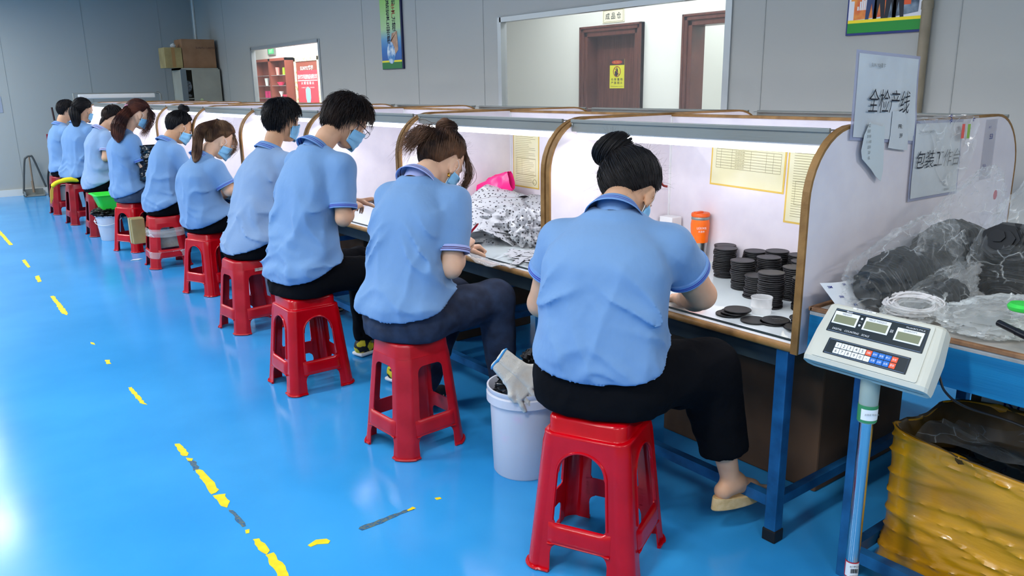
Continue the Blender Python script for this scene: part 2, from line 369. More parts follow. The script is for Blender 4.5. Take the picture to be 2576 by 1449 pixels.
goods = [('cup', 14.2, 1.80, srgb(90, 150, 200), 'blue'), ('cup', 13.93, 1.80, srgb(232, 150, 140), 'salmon'), ('box', 13.62, 1.80, srgb(150, 200, 50), 'lime'), ('box', 13.5, 1.80, srgb(226, 120, 50), 'orange'),
         ('cup', 14.28, 1.62, srgb(50, 120, 180), 'deep blue'), ('bowl', 13.82, 1.62, srgb(226, 40, 90), 'crimson'), ('funnel', 13.84, 1.40, srgb(225, 225, 225), 'white'), ('box', 14.55, 1.40, srgb(200, 40, 110), 'magenta'),
         ('box', 14.38, 1.40, srgb(200, 30, 100), 'dark pink'), ('bowl', 13.62, 1.40, srgb(230, 50, 90), 'rose'), ('box', 13.48, 1.40, srgb(210, 220, 60), 'yellow green'), ('bowl', 14.35, 1.22, srgb(80, 150, 190), 'pale blue'),
         ('cup', 14.5, 1.62, srgb(215, 225, 220), 'clear white'), ('funnel', 14.25, 1.22, srgb(228, 40, 80), 'red'), ('funnel', 13.75, 1.22, srgb(200, 205, 195), 'grey')]
for kind, y, z, c, nm in goods:
    y += .43
    q = MB(); m_ = mat('silicone_' + nm.replace(' ', '_'), c, .5)
    if kind == 'cup': q.lathe([(0, 0), (.035, 0), (.05, .12), (.052, .15), (.045, .15), (.03, .02)], n=16)
    elif kind == 'bowl': q.lathe([(0, 0), (.05, 0), (.09, .05), (.095, .065), (.085, .065), (.04, .01)], n=20)
    elif kind == 'funnel': q.lathe([(0, 0), (.03, 0), (.02, .05), (.05, .1), (.06, .13), (.045, .13), (.01, .06)], n=16)
    else: q.box(-.035, .035, -.045, .045, 0, .13, b=.012); q.box(-.03, .03, -.04, .04, .13, .14, b=.003)
    q.v = [v * A(.72, .8, .9) + A(5.695, y, z + .001) for v in q.v]
    q.build({'cup': 'silicone_cup', 'bowl': 'silicone_bowl', 'funnel': 'silicone_funnel', 'box': 'silicone_case'}[kind], m_, org=(5.695, y, z), label='%s silicone %s on the display shelf behind the small window' % (nm, 'case' if kind == 'box' else kind), cat=kind if kind != 'box' else 'case', group='goods on the display shelf')
PX = 5.79
pz = [atx(u, v, PX) for u, v in ((743, 145), (806, 138), (750, 271))]
py1, py0, pzt = pz[0][1], pz[1][1] + .0, 2.085
nb = plate('framed_notice', PX, py0, py1, .95, pzt, mat('notice_brown', srgb(128, 66, 50), .5), t=.03, label='framed red company notice with face mask picture on the corridor wall', cat='notice')
q = MB(); w = .075
q.box(PX - .045, PX, py0, py0 + w, .95, pzt, b=.006); q.box(PX - .045, PX, py1 - w, py1, .95, pzt, b=.006); q.box(PX - .045, PX, py0, py1, pzt - w, pzt, b=.006)
q.build('ornate_frame', bump(mottle(mat('frame_cream', rough=.5), srgb(236, 228, 196), srgb(180, 160, 110), 26, 3, .5, .62), 40, .5, .01), nb)
pc = (py0 + py1) / 2; pw = py1 - py0 - 2 * w
plate('red_sheet', PX - .03, pc - pw * .46, pc + pw * .46, 1.30 - .2, 1.86, mat('notice_red', srgb(206, 60, 74), .5), t=.003, parent=nb)
lettering('SUNYU鑫宇', (PX - .034, pc, 1.90), U_R, UPV, .08, M['white'], nb, w=pw * .6, bold=.01)
lettering('苏州鑫宇硅胶制品有限公司', (PX - .034, pc, 1.755), U_R, UPV, .08, M['white'], nb, w=pw * .9, bold=.008)
q = MB(); q.box(PX - .035, PX - .033, pc - pw * .45, pc + pw * .45, 1.685, 1.70); q.build('underline', M['white'], nb)
lettering('火 爆 招 募 火', (PX - .034, pc, 1.65), U_R, UPV, .05, M['white'], nb, w=pw * .6)
lettering('口罩生产加工 订购热线', (PX - .034, pc, 1.575), U_R, UPV, .018, M['white'], nb, w=pw * .6)
q = MB(); q.prism([(-.1, .13), (0, .17), (.1, .13), (.1, -.02), (.06, -.11), (0, -.15), (-.06, -.11), (-.1, -.02)], (PX - .0335, pc, 1.42), U_R, UPV, (-1, 0, 0), .002)
q.build('mask_picture', mat('mask_print', srgb(140, 190, 215), .5), nb)
e = atx(684, 129, PX)
es = plate('exit_sign', PX, e[1] - .17, e[1] + .17, e[2] - .07, e[2] + .06, mat('exit_frame', srgb(120, 130, 125), .5), t=.02, label='small green exit sign above the display shelf', cat='sign')
plate('sign_face', PX - .02, e[1] - .13, e[1] + .13, e[2] - .045, e[2] + .04, mat('exit_green', srgb(70, 180, 110), .5, emit=srgb(90, 200, 130), estr=.6), t=.002, parent=es)
lettering('EXIT', (PX - .023, e[1], e[2]), U_R, UPV, .05, M['white'], es)

# posters on the grey wall
PXW = WX - .006
def wp2(u, v, x=WX - .014): return atx(u, v, x)
b0, b1 = wp2(965, 174), wp2(1014, 171)
g1 = thing('wall_poster', (WX, (b0[1] + b1[1]) / 2, b0[2]), 'tall narrow green slogan poster with a hand and globe picture', 'poster')
yl, yr, zb = b0[1], b1[1], b0[2]; wpo = yl - yr; yc = (yl + yr) / 2
q = MB(); q.box(WX - .022, WX, yr - .02, yl + .004, zb - .006, zb + 1.35, b=.002); q.build('poster_board', mat('poster_edge_navy', srgb(16, 26, 70), .4), g1)
pm = mat('poster_print_green', rough=.35); N, L, bs = nt(pm); tc = N.new('ShaderNodeTexCoord'); sp = N.new('ShaderNodeSeparateXYZ'); rp = N.new('ShaderNodeValToRGB'); L.new(tc.outputs['Object'], sp.inputs[0]); L.new(sp.outputs['Z'], rp.inputs[0]); L.new(rp.outputs[0], bs.inputs['Base Color'])
els = [(0, srgb(20, 60, 140)), (.2, srgb(40, 110, 180)), (.30, srgb(90, 150, 190)), (.40, srgb(170, 205, 150)), (.75, srgb(140, 200, 80)), (1, srgb(120, 190, 60))]
rp.color_ramp.elements[0].color = (*els[0][1], 1); rp.color_ramp.elements[1].color = (*els[-1][1], 1)
for p_, c_ in els[1:-1]: k_ = rp.color_ramp.elements.new(p_); k_.color = (*c_, 1)
q = MB(); q.box(WX - .024, WX - .0222, yr, yl, zb + .085, zb + 1.34); q.build('printed_sheet', pm, g1)
q = MB(); q.box(WX - .0245, WX - .0222, yr, yl, zb, zb + .066); q.build('green_band', mat('poster_green', srgb(20, 110, 50), .4), g1)
q = MB(); q.box(WX - .0245, WX - .0222, yr, yl, zb + .066, zb + .085); q.build('yellow_band', mat('poster_yellow', srgb(230, 220, 40), .4), g1)
gc = wp2(987, 137)
q = MB(); q.lathe([(0, 0), (.085, 0), (.085, .0012), (0, .0012)], (WX - .024, gc[1], gc[2] + .02), 28, R=rotm('Y', -90), sx=1.35, sm=False); q.build('globe_picture', mottle(mat('globe_print', rough=.4), srgb(60, 130, 190), srgb(220, 235, 240), 12, 3, .4, .6), g1)
q = MB(); q.prism([(.03, .19), (.14, .21), (.15, .02), (.09, -.02), (.075, .04), (.04, .09), (.0, .12), (-.005, .1)], (WX - .0256, gc[1], gc[2] + .02), U_R, UPV, (-1, 0, 0), .001); q.build('hand_picture', mottle(mat('hand_print', rough=.5), srgb(196, 160, 130), srgb(160, 120, 96), 14), g1)
for ch, u, v in (('制', 990, 1), ('生', 990, 18), ('产', 991, 35), ('过', 992.5, 52), ('程', 993, 68.5)):
    p = wp2(u, v); lettering(ch, (WX - .0245, p[1], p[2]), U_R, UPV, .082, mat('poster_red_ink', srgb(150, 60, 30), .5) if ch in '生产' else M['ink'], g1, w=.075, bold=.012)
for ch, u, v in (('确', 975, -15), ('保', 975.5, 2), ('所', 976.5, 18), ('有', 977, 34.5), ('产', 978, 51), ('品', 978.5, 68), ('合', 979, 84.5), ('格', 980, 100)):
    p = wp2(u, v); lettering(ch, (WX - .0245, p[1], p[2]), U_R, UPV, .082, M['ink'], g1, w=.07, bold=.012)
b0, b1 = wp2(2128, 90), wp2(2333, 77)
yl, yr, zb = b0[1], b1[1], (b0[2] + b1[2]) / 2
g2 = thing('wall_poster', (WX, (yl + yr) / 2, zb), 'white poster of figures in suits above a yellow and green band', 'poster')
q = MB(); q.box(WX - .018, WX, yr - .002, yl + .002, zb - .002, zb + .75, b=.002); q.build('poster_board', mat('poster_frame_blue', srgb(12, 40, 110), .4), g2)
q = MB(); q.box(WX - .020, WX - .0182, yr + .012, yl - .008, zb + .012, zb + .74); q.build('printed_sheet', mat('poster_white', srgb(228, 230, 236), .4), g2)
q = MB(); q.box(WX - .0205, WX - .0184, yr + .012, yl - .008, zb + .010, zb + .062); q.build('green_band', mat('poster_green_bright', srgb(0, 136, 40), .4), g2)
q = MB(); q.box(WX - .0205, WX - .0184, yr + .012, yl - .008, zb + .062, zb + .078); q.build('yellow_band', mat('poster_yellow_bright', srgb(250, 226, 20), .4), g2)
fw_ = yl - yr
def fig(u0, poly, m, nm, lift=.0212):
    q = MB(); q.prism(poly, (WX - lift, yl - fw_ * u0, zb + .078), U_R, UPV, (-1, 0, 0), .0006); q.build(nm, m, g2)
fig(.09, [(0, 0), (.18, .01), (.18, .22), (.13, .3), (.1, .4), (.02, .4), (.03, .16), (-.02, .15), (-.02, .1), (0, .1)], mottle(mat('print_orange', rough=.4), srgb(206, 60, 40), srgb(236, 150, 60), 16), 'orange_picture')
fig(.52, [(0, 0), (.16, .02), (.165, .14), (.2, .16), (.2, .4), (.03, .4)], mottle(mat('print_slate', rough=.4), srgb(50, 70, 90), srgb(140, 160, 176), 14), 'city_picture')
for k, (u, hgt) in enumerate(((.13, .02), (.16, .045), (.185, .07), (.21, .05), (.235, .06))): fig(u, [(0, .05), (.009, .05), (.009, .05 + hgt), (0, .05 + hgt)], M['white'], 'chart_bar', .0218)
for k, (u, hgt) in enumerate(((.66, .05), (.685, .04), (.71, .05), (.735, .06), (.76, .08))): fig(u, [(0, .06), (.012, .06), (.012, .06 + hgt), (0, .06 + hgt)], mat('bar_orange', srgb(226, 90, 40), .5), 'chart_bar', .0218)
suit = [(-.03, 0), (-.012, 0), (0, .08), (.012, 0), (.03, 0), (.026, .11), (.04, .12), (.036, .2), (.015, .235), (-.015, .235), (-.036, .2), (-.04, .12), (-.026, .11)]
for k, u in enumerate((.31, .41, .55, .64)):
    fig(u, [(a * 1.05, c * 1.02) for a, c in suit], mat('suit_print', srgb(22, 28, 38) if k else srgb(40, 60, 100), .5), 'figure_print', .0222)
    fig(u, [(-.006, .12), (.006, .12), (.01, .225), (-.01, .225)], M['white'], 'shirt_print', .0229)
# pipe on the wall, corner pipe, far end things
q = MB(); q.tube([(WX - .03, 2.11, 0), (WX - .03, 2.11, ROOM_TOP)], .026, 14); q.tube([(WX - .03, 2.11, 1.9), (WX - .03, 2.11, 1.94)], .029, 14)
q.build('wall_pipe', mottle(mat('pipe_tan', rough=.5), srgb(122, 112, 92), srgb(140, 130, 110), 8), org=(WX - .03, 2.11, 0), label='tan grey vertical pipe against the grey wall beside the poster', cat='pipe')
p0 = aty(493, 97, 13.6); q = MB(); q.tube([(p0[0], 13.6, 2.3), (p0[0] - .0, 13.6, ROOM_TOP)], .022, 10)
q.build('corner_pipe', mat('pipe_pale', srgb(178, 186, 184), .4), org=(p0[0], 13.6, 2.3), label='pale thin pipe coming down in the far corner onto the carton', cat='pipe')
cab = thing('storage_cabinet', (4.0, 13.5, 0), 'grey metal cabinet with a gap between its sliding doors in the far corner', 'cabinet')
b = MB(); x0, x1, y0, y1, z1 = 3.69, 4.295, 13.25, 13.72, 1.895
b.box(x0, x0 + .02, y0, y1, 0, z1); b.box(x1 - .02, x1, y0, y1, 0, z1); b.box(x0, x1, y0, y1, z1 - .03, z1); b.box(x0, x1, y1 - .01, y1, 0, z1); b.box(x0, x1, y0, y1, .0, .06)
for z in (.5, 1.0, 1.42): b.box(x0 + .02, x1 - .02, y0 + .03, y1, z, z + .02)
b.build('body', M['cabinet'], cab)
b = MB(); b.box(3.86, x1, y0 - .012, y0, .06, z1 - .02, b=.002); b.build('door', M['cabinet'], cab)
b = MB(); b.box(x0, 3.775, y0 - .012, y0, .06, z1 - .02, b=.002); b.build('door', mat('cabinet_door_cool', srgb(112, 122, 126), .5), cab)
b = MB(); b.lathe([(0, 0), (.022, 0), (.024, .002), (0, .003)], (3.97, y0 - .012, 1.41), 16, R=rotm('X', 90)); b.build('sticker', mat('sticker_green', srgb(186, 200, 150), .6), cab)
def crumple(name, c, r, m, seed, label, cat, sc=(1, 1, 1), parent=None, freq=3.0, amp=.35, n=24, group=None):
    q = MB(); rs = np.random.RandomState(seed); off = rs.rand(3) * 20
    def fn(u, v):
        a, e = u * 2 * math.pi, (v - .5) * math.pi * .998; d = A(math.cos(e) * math.cos(a), math.cos(e) * math.sin(a), math.sin(e))
        k = 1 - amp + 2 * amp * float(ridge(d * freq + off)) - amp * .6 + .25 * amp * float(ridge(d * freq * 3 + off)); return A(*c) + d * r * k * A(*sc)
    q.grid(fn, n * 2, n, closed_u=True)
    return q.build(name, m, parent, org=None if parent is not None else (c[0], c[1], c[2] - r * sc[2]), label=label, cat=cat, group=group)
M['bagwhite'] = mat('bag_white', srgb(215, 220, 222), .4)
crumple('plastic_bag', (3.82, 13.45, 1.62), .07, M['bagwhite'], 3, 'white plastic bag on the upper shelf inside the grey cabinet', 'bag', (1, 1, 1.2))
crumple('plastic_bag', (3.83, 13.42, 1.475), .035, M['bagwhite'], 4, 'crumpled white bag lying lower inside the grey cabinet', 'bag', (1.2, 1, .7))
def carton(x0, x1, y0, y1, z0, z1, m, label, flap=True, tape=None):
    t = thing('cardboard_box', ((x0 + x1) / 2, (y0 + y1) / 2, z0), label, 'box'); b = MB(); b.box(x0, x1, y0, y1, z0, z1, b=.004); b.build('box_body', m, t)
    if flap:
        b = MB(); b.box(x0, x1, y0 + (y1 - y0) * .49, y0 + (y1 - y0) * .51, z1, z1 + .003); b.build('flap_seam', M['browndark'], t)
    if tape is not None:
        b = MB(); c = (x0 + x1) / 2; b.box(c - .025, c + .025, y0 - .002, y1 + .002, z0 + .01, z1 + .002); b.build('packing_tape', tape, t)
    return t
t = carton(3.77, 4.275, 13.3, 13.7, 1.897, 2.33, M['card'], 'large brown carton on top of the grey cabinet')
lettering('SUNYU CARTON', (4.14, 13.297, 2.2), (1, 0, 0), UPV, .03, M['browndark'], t)
carton(3.5, 3.76, 13.3, 13.62, 1.897, 2.20, M['cardolive'], 'small tan carton beside the large one on the grey cabinet', tape=mat('tape_tan', srgb(160, 120, 70), .3))
crumple('plastic_bag', (3.68, 13.45, 2.23), .035, M['bagwhite'], 9, 'small white bag on top of the small tan carton', 'bag')
lf = thing('tube_fixture', (2.65, 12.86, 0), 'white unlit fluorescent fixture on a metal frame at the far bench end', 'lamp')
b = MB(); b.box(2.16, 3.18, 12.83, 12.9, 1.462, 1.525, b=.012); b.build('lamp_body', M['lampwhite'], lf)
b = MB(); b.tube([(2.1, 12.86, 1.535), (3.26, 12.86, 1.535)], .008); b.tube([(2.1, 12.86, 0), (2.1, 12.86, 1.54)], .012); b.build('frame', M['alu'], lf)
b = MB(); b.tube([(3.26, 12.86, 0), (3.26, 12.86, 1.50), (3.24, 12.86, 1.53), (3.2, 12.86, 1.535)], .018); b.build('post', M['alu'], lf)
b = MB(); b.tube(smoothpath([(2.14, 12.85, 1.3), (2.13, 12.85, 1.42), (2.17, 12.85, 1.48)]), .006); b.build('cable', M['white'], lf)
# fire sign, stick, dustpan, hose, edge notice
p = aty(127, 355, YF - .004); sgn = MB(); sgn.box(p[0] - .045, p[0] + .045, YF - .008, YF, p[2] - .11, p[2] + .11)
s = sgn.build('fire_sign', mat('fire_red', srgb(150, 30, 44), .5), org=(p[0], YF, p[2] - .11), label='red fire equipment sign on the far wall', cat='sign')
for k, ch in enumerate('灭火器'): lettering(ch, (p[0] - .0, YF - .009, p[2] + .075 - k * .04), (1, 0, 0), UPV, .03, M['white'], s)
q = MB(); q.box(p[0] - .03, p[0] + .03, YF - .0095, YF - .008, p[2] - .1, p[2] - .045); q.build('picture_patch', M['white'], s)
a, c = aty(130, 270, 14.4), aty(139, 312, 14.4); dd = (c - a); q = MB(); q.tube([a, a + dd * 5.1], .014, 8)
q.build('broom_stick', M['browndark'], org=(a + dd * 5.1), label='dark wooden stick leaning against the far wall', cat='stick')
dp = thing('dustpan', (1.6, 14.33, 0), 'grey long-handled dustpan and broom standing at the far wall', 'dustpan')
q = MB(); z0 = .0; P = [aty(u, 487, 14.33)[0] for u in (61, 113)]
q.box(P[0], P[1], 14.22, 14.46, .004, .015); q.box(P[0], P[1], 14.44, 14.46, .0, .1); q.box(P[0], P[0] + .012, 14.22, 14.46, .0, .08); q.box(P[1] - .012, P[1], 14.22, 14.46, .0, .08); q.build('pan', mat('pan_grey', srgb(120, 126, 124), .5), dp)
top = [aty(u, v, 14.4) for u, v in ((60, 487), (61, 410), (66, 396), (76, 393), (84, 400), (116, 470))]
q = MB(); q.tube(smoothpath(top), .014, 8); q.build('loop_handle', mat('handle_dark', srgb(70, 74, 74), .5), dp)
q = MB(); q.tube([aty(73, 395, 14.36), aty(84, 470, 14.36)], .012, 8); q.tube([aty(81, 455, 14.36), aty(86, 484, 14.36)], .018, 8); q.build('broom_handle', mat('broom_tan', srgb(130, 110, 90), .5), dp)
q = MB(); q.tube(smoothpath([A(aty(121, 455, 14.0)[0] - .01, 14.0, .0)] + [aty(u, v, 14.0) for u, v in ((121, 450), (124, 424), (132, 414), (142, 410), (150, 425))]), .014, 8); q.build('hose', M['black'], org=(1.9, 14.0, 0), label='black curved hose behind the farthest red stool', cat='hose')
p = aty(1, 263, YF - .003); q = MB(); q.box(p[0] - .14, p[0] + .02, YF - .006, YF, 1.27, 1.51); s = q.build('wall_notice', mat('notice_grey', srgb(150, 156, 170), .5), org=(p[0], YF, 1.27), label='small grey notice on the far wall at the left picture edge', cat='notice')
# ceiling lamps (above the frame; rows reflect in the floor, last is added fill)
for k, (x, y) in enumerate(CEIL_LAMPS):
    t = thing('ceiling_lamp', (x, y, ROOM_TOP), ('%s ceiling lamp of the %s row, counted from the camera end' % (['first', 'second', 'third', 'fourth', 'fifth', 'sixth', 'seventh', 'added fill lamp behind the camera, apart from every'][k // 2], 'left' if k % 2 == 0 else 'right')), 'lamp', 'ceiling lamps over the aisle')
    q = MB(); q.box(x - .62, x + .62, y - .13, y + .13, ROOM_TOP - .045, ROOM_TOP, b=.006); q.build('lamp_body', M['lampwhite'], t)
    q = MB(); q.box(x - .6, x + .6, y - .11, y + .11, ROOM_TOP - .06, ROOM_TOP - .045); q.build('diffuser', M['lampglow'], t)
# yellow floor tape: torn pieces along the aisle line and one cross line
def tapepiece(px, m, nm='floor_tape', label=None, group='torn yellow tape on the blue floor', seed=0, z=.0012):
    pts = [atz(u, v, 0)[:2] for u, v in px]; q = MB(); out = []; rs = random.Random(seed)
    for i in range(len(pts)):
        a, b_ = pts[i], pts[(i + 1) % len(pts)]; n = max(1, int(np.linalg.norm(b_ - a) / .02))
        for k in range(n):
            w = a + (b_ - a) * k / n; out.append((w[0] + rs.uniform(-.004, .004), w[1] + rs.uniform(-.004, .004)))
    q.prism(out, (0, 0, .0004), (1, 0, 0), (0, 1, 0), (0, 0, 1), z)
    c = np.mean(pts, axis=0); q.build(nm, m, org=(c[0], c[1], 0), label=label, cat='floor tape', group=group)
pieces = [([(438, 1118), (452, 1116), (474, 1140), (470, 1149), (458, 1148)], 'short torn yellow tape piece above the dark residue, left of the grey bucket row'),
 ([(470, 1152), (484, 1154), (483, 1160), (472, 1160)], 'tiny yellow tape scrap just below the short torn piece'),
 ([(490, 1184), (504, 1180), (530, 1205), (551, 1232), (545, 1240), (532, 1244)], 'long yellow tape strip in the middle of the near line'),
 ([(537, 1247), (566, 1242), (576, 1262), (570, 1277), (556, 1274)], 'yellow tape piece at the lower end of the long strip'),
 ([(637, 1356), (652, 1354), (678, 1385), (672, 1394), (648, 1384)], 'yellow tape piece at the top of the bottom-edge strip'),
 ([(668, 1398), (688, 1392), (715, 1425), (730, 1452), (700, 1452)], 'yellow tape strip cut by the bottom picture edge'),
 ([(322, 976), (332, 974), (350, 996), (369, 1019), (352, 1014)], 'thin slanted yellow tape piece halfway up the aisle line'),
 ([(617, 1333), (626, 1331), (627, 1341), (621, 1342)], 'tiny yellow tape crumb above the bottom strip'),
 ([(127, 746), (136, 744), (172, 788), (168, 793), (155, 788)], 'jagged yellow tape strip in the upper part of the aisle line'),
 ([(88, 696), (98, 693), (105, 708), (96, 711)], 'small yellow tape piece above the jagged strip'),
 ([(55, 655), (63, 653), (77, 672), (70, 674)], 'narrow yellow tape piece second from the far end'),
 ([(0, 580), (4, 584), (33, 616), (24, 617), (0, 590)], 'farthest yellow tape strip at the left picture edge'),
 ([(228, 861), (239, 863), (239, 868), (230, 866)], 'yellow crumb of tape left of the middle of the line'),
 ([(265, 906), (276, 906), (279, 915), (268, 916)], 'small yellow tape chip below the crumb'),
 ([(777, 1372), (795, 1360), (822, 1355), (830, 1362), (828, 1368), (800, 1370), (783, 1375)], 'yellow tape piece of the cross line nearest the aisle'),
 ([(1020, 1284), (1036, 1275), (1043, 1279), (1026, 1287)], 'small yellow tape chip of the cross line nearer the stool'),
 ([(1094, 1253), (1107, 1251), (1112, 1255), (1100, 1258)], 'yellow tape speck of the cross line closest to the bucket')]
for k, (px, lb) in enumerate(pieces): tapepiece(px, M['yellow'], label=lb, seed=k)
for k, (px, lb) in enumerate([([(472, 1160), (490, 1158), (502, 1180), (488, 1184)], 'dark tape residue between two yellow pieces of the near line'), ([(575, 1282), (588, 1284), (620, 1322), (608, 1326)], 'dark speckled tape residue below the long yellow strip'),
 ([(900, 1330), (905, 1325), (1038, 1276), (1043, 1281), (960, 1316), (910, 1335)], 'dark speckled residue of the cross line on the floor')]):
    tapepiece(px, M['tapegrime'], 'tape_residue', lb, 'tape residue on the floor', 40 + k, .0005)
# ------------------------------------------------------------------ the row of lit workbenches
BX0, BX1, BZT = 2.187, 3.675, 1.412
def outline(n=10):
    r = .225; pts = [(BX0, .70)]
    c = (BX0 + r, BZT - r)
    for k in range(n + 1): a = math.radians(180 - 90 * k / n); pts.append((c[0] + r * math.cos(a), c[1] + r * math.sin(a)))
    c = (BX1 - r, BZT - r)
    for k in range(n + 1): a = math.radians(90 - 90 * k / n); pts.append((c[0] + r * math.cos(a), c[1] + r * math.sin(a)))
    pts.append((BX1, .70)); return pts
OUT = outline()
def board(y0, y1, parent):
    q = MB(); q.prism(OUT, (0, y0, 0), (1, 0, 0), UPV, (0, 1, 0), y1 - y0); d = q.build('divider', M['panel'], parent)
    q = MB(); n = len(OUT); v = []; f = []; P = np.array(OUT)
    for i in range(n):
        t = unit(P[min(i + 1, n - 1)] - P[max(i - 1, 0)]); nn = A(-t[1], t[0])
        for (o, y) in ((.0045, y0 - .0012), (.0045, y1 + .0012), (-.005, y1 + .0012), (-.005, y0 - .0012)):
            v.append((P[i][0] + nn[0] * o, y, P[i][1] + nn[1] * o))
    for i in range(n - 1):
        for k in range(4): f.append((i * 4 + k, i * 4 + (k + 1) % 4, i * 4 + 4 + (k + 1) % 4, i * 4 + 4 + k))
    f += [(0, 1, 2, 3), (n * 4 - 4, n * 4 - 3, n * 4 - 2, n * 4 - 1)]
    q.add(v, f); q.build('edge_band', M['edge'], d)
def bench(Y0, label):
    Y1 = Y0 + 1.26; t = thing('workbench', (BX0, Y0, 0), label, 'workbench', 'lit inspection workbenches in one row')
    board(Y0 + .006, Y0 + .028, t); board(Y1 - .028, Y1 - .008, t)
    a, b_ = Y0 + .028, Y1 - .028
    q = MB(); q.box(2.945, 2.968, a, b_, .70, BZT - .012); bp = q.build('back_panel', M['panel'], t)
    q = MB(); q.box(2.94, 2.973, a, b_, BZT - .012, BZT); q.build('edge_band', M['edge'], bp)
    q = MB(); q.box(2.938, 2.945, a, b_, .727, .742); q.box(2.936, 2.9455, a - .002, a + .006, .727, 1.4); q.box(2.936, 2.9455, b_ - .006, b_ + .002, .727, 1.4); q.build('white_trim', M['white'], bp)
    q = MB(); q.box(2.2, 2.945, a, b_, .703, .727); wt = q.build('worktop', M['top'], t)
    q = MB(); q.tube([(2.196, a, .713), (2.196, b_, .713)], .014, 12); q.build('front_edging', M['edge'], wt)
    q = MB(); q.box(2.222, 2.94, a + .006, b_ - .006, .7275, .7355, m=0); q.m[-6:] = [1, 0, 0, 0, 0, 0] if False else q.m[-6:]
    g = MB(); g.add([(2.222, a + .006, .7355), (2.94, a + .006, .7355), (2.94, b_ - .006, .7355), (2.222, b_ - .006, .7355), (2.222, a + .006, .7275), (2.94, a + .006, .7275), (2.94, b_ - .006, .7275), (2.222, b_ - .006, .7275)],
          [(0, 1, 2, 3), (0, 4, 5, 1), (3, 7, 4, 0), (2, 6, 7, 3), (1, 5, 6, 2), (7, 6, 5, 4)], [0, 1, 1, 1, 1, 1]); g.build('glass_sheet', [M['glass_top'], M['glass_edge']], t)
    q = MB(); q.box(2.968, 3.66, a, b_, .703, .727); q.build('rear_worktop', M['top'], t)
    # aluminium rail and tube lamp, front and rear side
    for nm, xr, xt, s in (('front_rail', 2.31, 2.325, 1), ('rear_rail', 3.60, 3.55, -1)):
        q = MB(); q.box(xr, xr + .004, a, b_, 1.358, 1.404); q.box(xr, xr + .03 * s if s > 0 else xr + .004, a, b_, 1.4, 1.404) if s > 0 else q.box(xr - .03, xr + .004, a, b_, 1.4, 1.404)
        q.box(xr - .008 if s > 0 else xr, xr + .004 if s > 0 else xr + .012, a, b_, 1.395, 1.409, b=.002); q.build(nm, M['alu'], t)
        q = MB(); lo, hi = sorted((xr + .008 * s, xt + .012 * s)); q.box(lo, hi, a + .02, b_ - .02, 1.350, 1.368, b=.002); lp = q.build('tube_lamp', M['lampwhite'], t)
        q = MB(); q.tube([(xt, a + .03, 1.338), (xt, b_ - .03, 1.338)], .0115, 12); q.build('glowing_tube', M['tube'], lp)
    q = MB(); q.lathe([(0, 0), (.014, .0), (.014, .01), (.006, .012), (.006, .02), (0, .02)], (2.32, b_, 1.385), 14, R=rotm('X', 90)); q.build('rail_bolt', M['alu'], t)
    # blue steel under-frame
    for (x, y) in ((2.215, Y0 + .065), (2.215, Y1 - .065), (3.62, Y0 + .065), (3.62, Y1 - .065)):
        q = MB(); q.box(x - .022, x + .022, y - .022, y + .022, .035, .703, b=.003); lg = q.build('leg', M['bluemetal'], t)
        q = MB(); q.box(x - .026, x + .026, y - .026, y + .026, 0, .045, b=.004); q.build('foot_cap', M['rubber'], lg)
    q = MB(); q.box(2.20, 2.235, Y0 + .08, Y1 - .08, .125, .165); q.build('foot_rail', M['bluemetal'], t)
    for y in (Y0 + .065, Y1 - .065):
        q = MB(); q.box(2.23, 3.6, y - .015, y + .015, .13, .165); q.build('cross_bar', M['bluemetal'], t)
    for z in (.34, .52):
        q = MB(); q.box(2.23, 3.6, Y1 - .08, Y1 - .055, z, z + .03); q.build('cross_bar', M['bluemetal'], t)
    q = MB(); q.box(2.26, 2.285, Y0 + .08, Y1 - .08, .615, .70); q.build('apron', mottle(mat('apron_dark', rough=.6), srgb(24, 44, 58), srgb(44, 60, 68), 6), t)
    return t
BL = ['nearest lit workbench, its top covered with black disc stacks', 'second lit workbench, heaped with dotted grey sheets and a pink bag',
      'third lit workbench, in front of the worker with glasses', 'fourth lit workbench, before the worker with short black hair', 'fifth lit workbench, before the leaning worker with a ponytail',
      'sixth lit workbench, before the worker with a high black bun', 'seventh lit workbench, before the worker in jeans with a brown ponytail', 'eighth lit workbench, before the half hidden worker',
      'farthest lit workbench, at the end of the row by the grey wall']
b0 = bench(BENCH_Y[0], BL[0])
for k in range(1, 9): dup(b0, (BX0, BENCH_Y[k], 0), 0, BL[k])
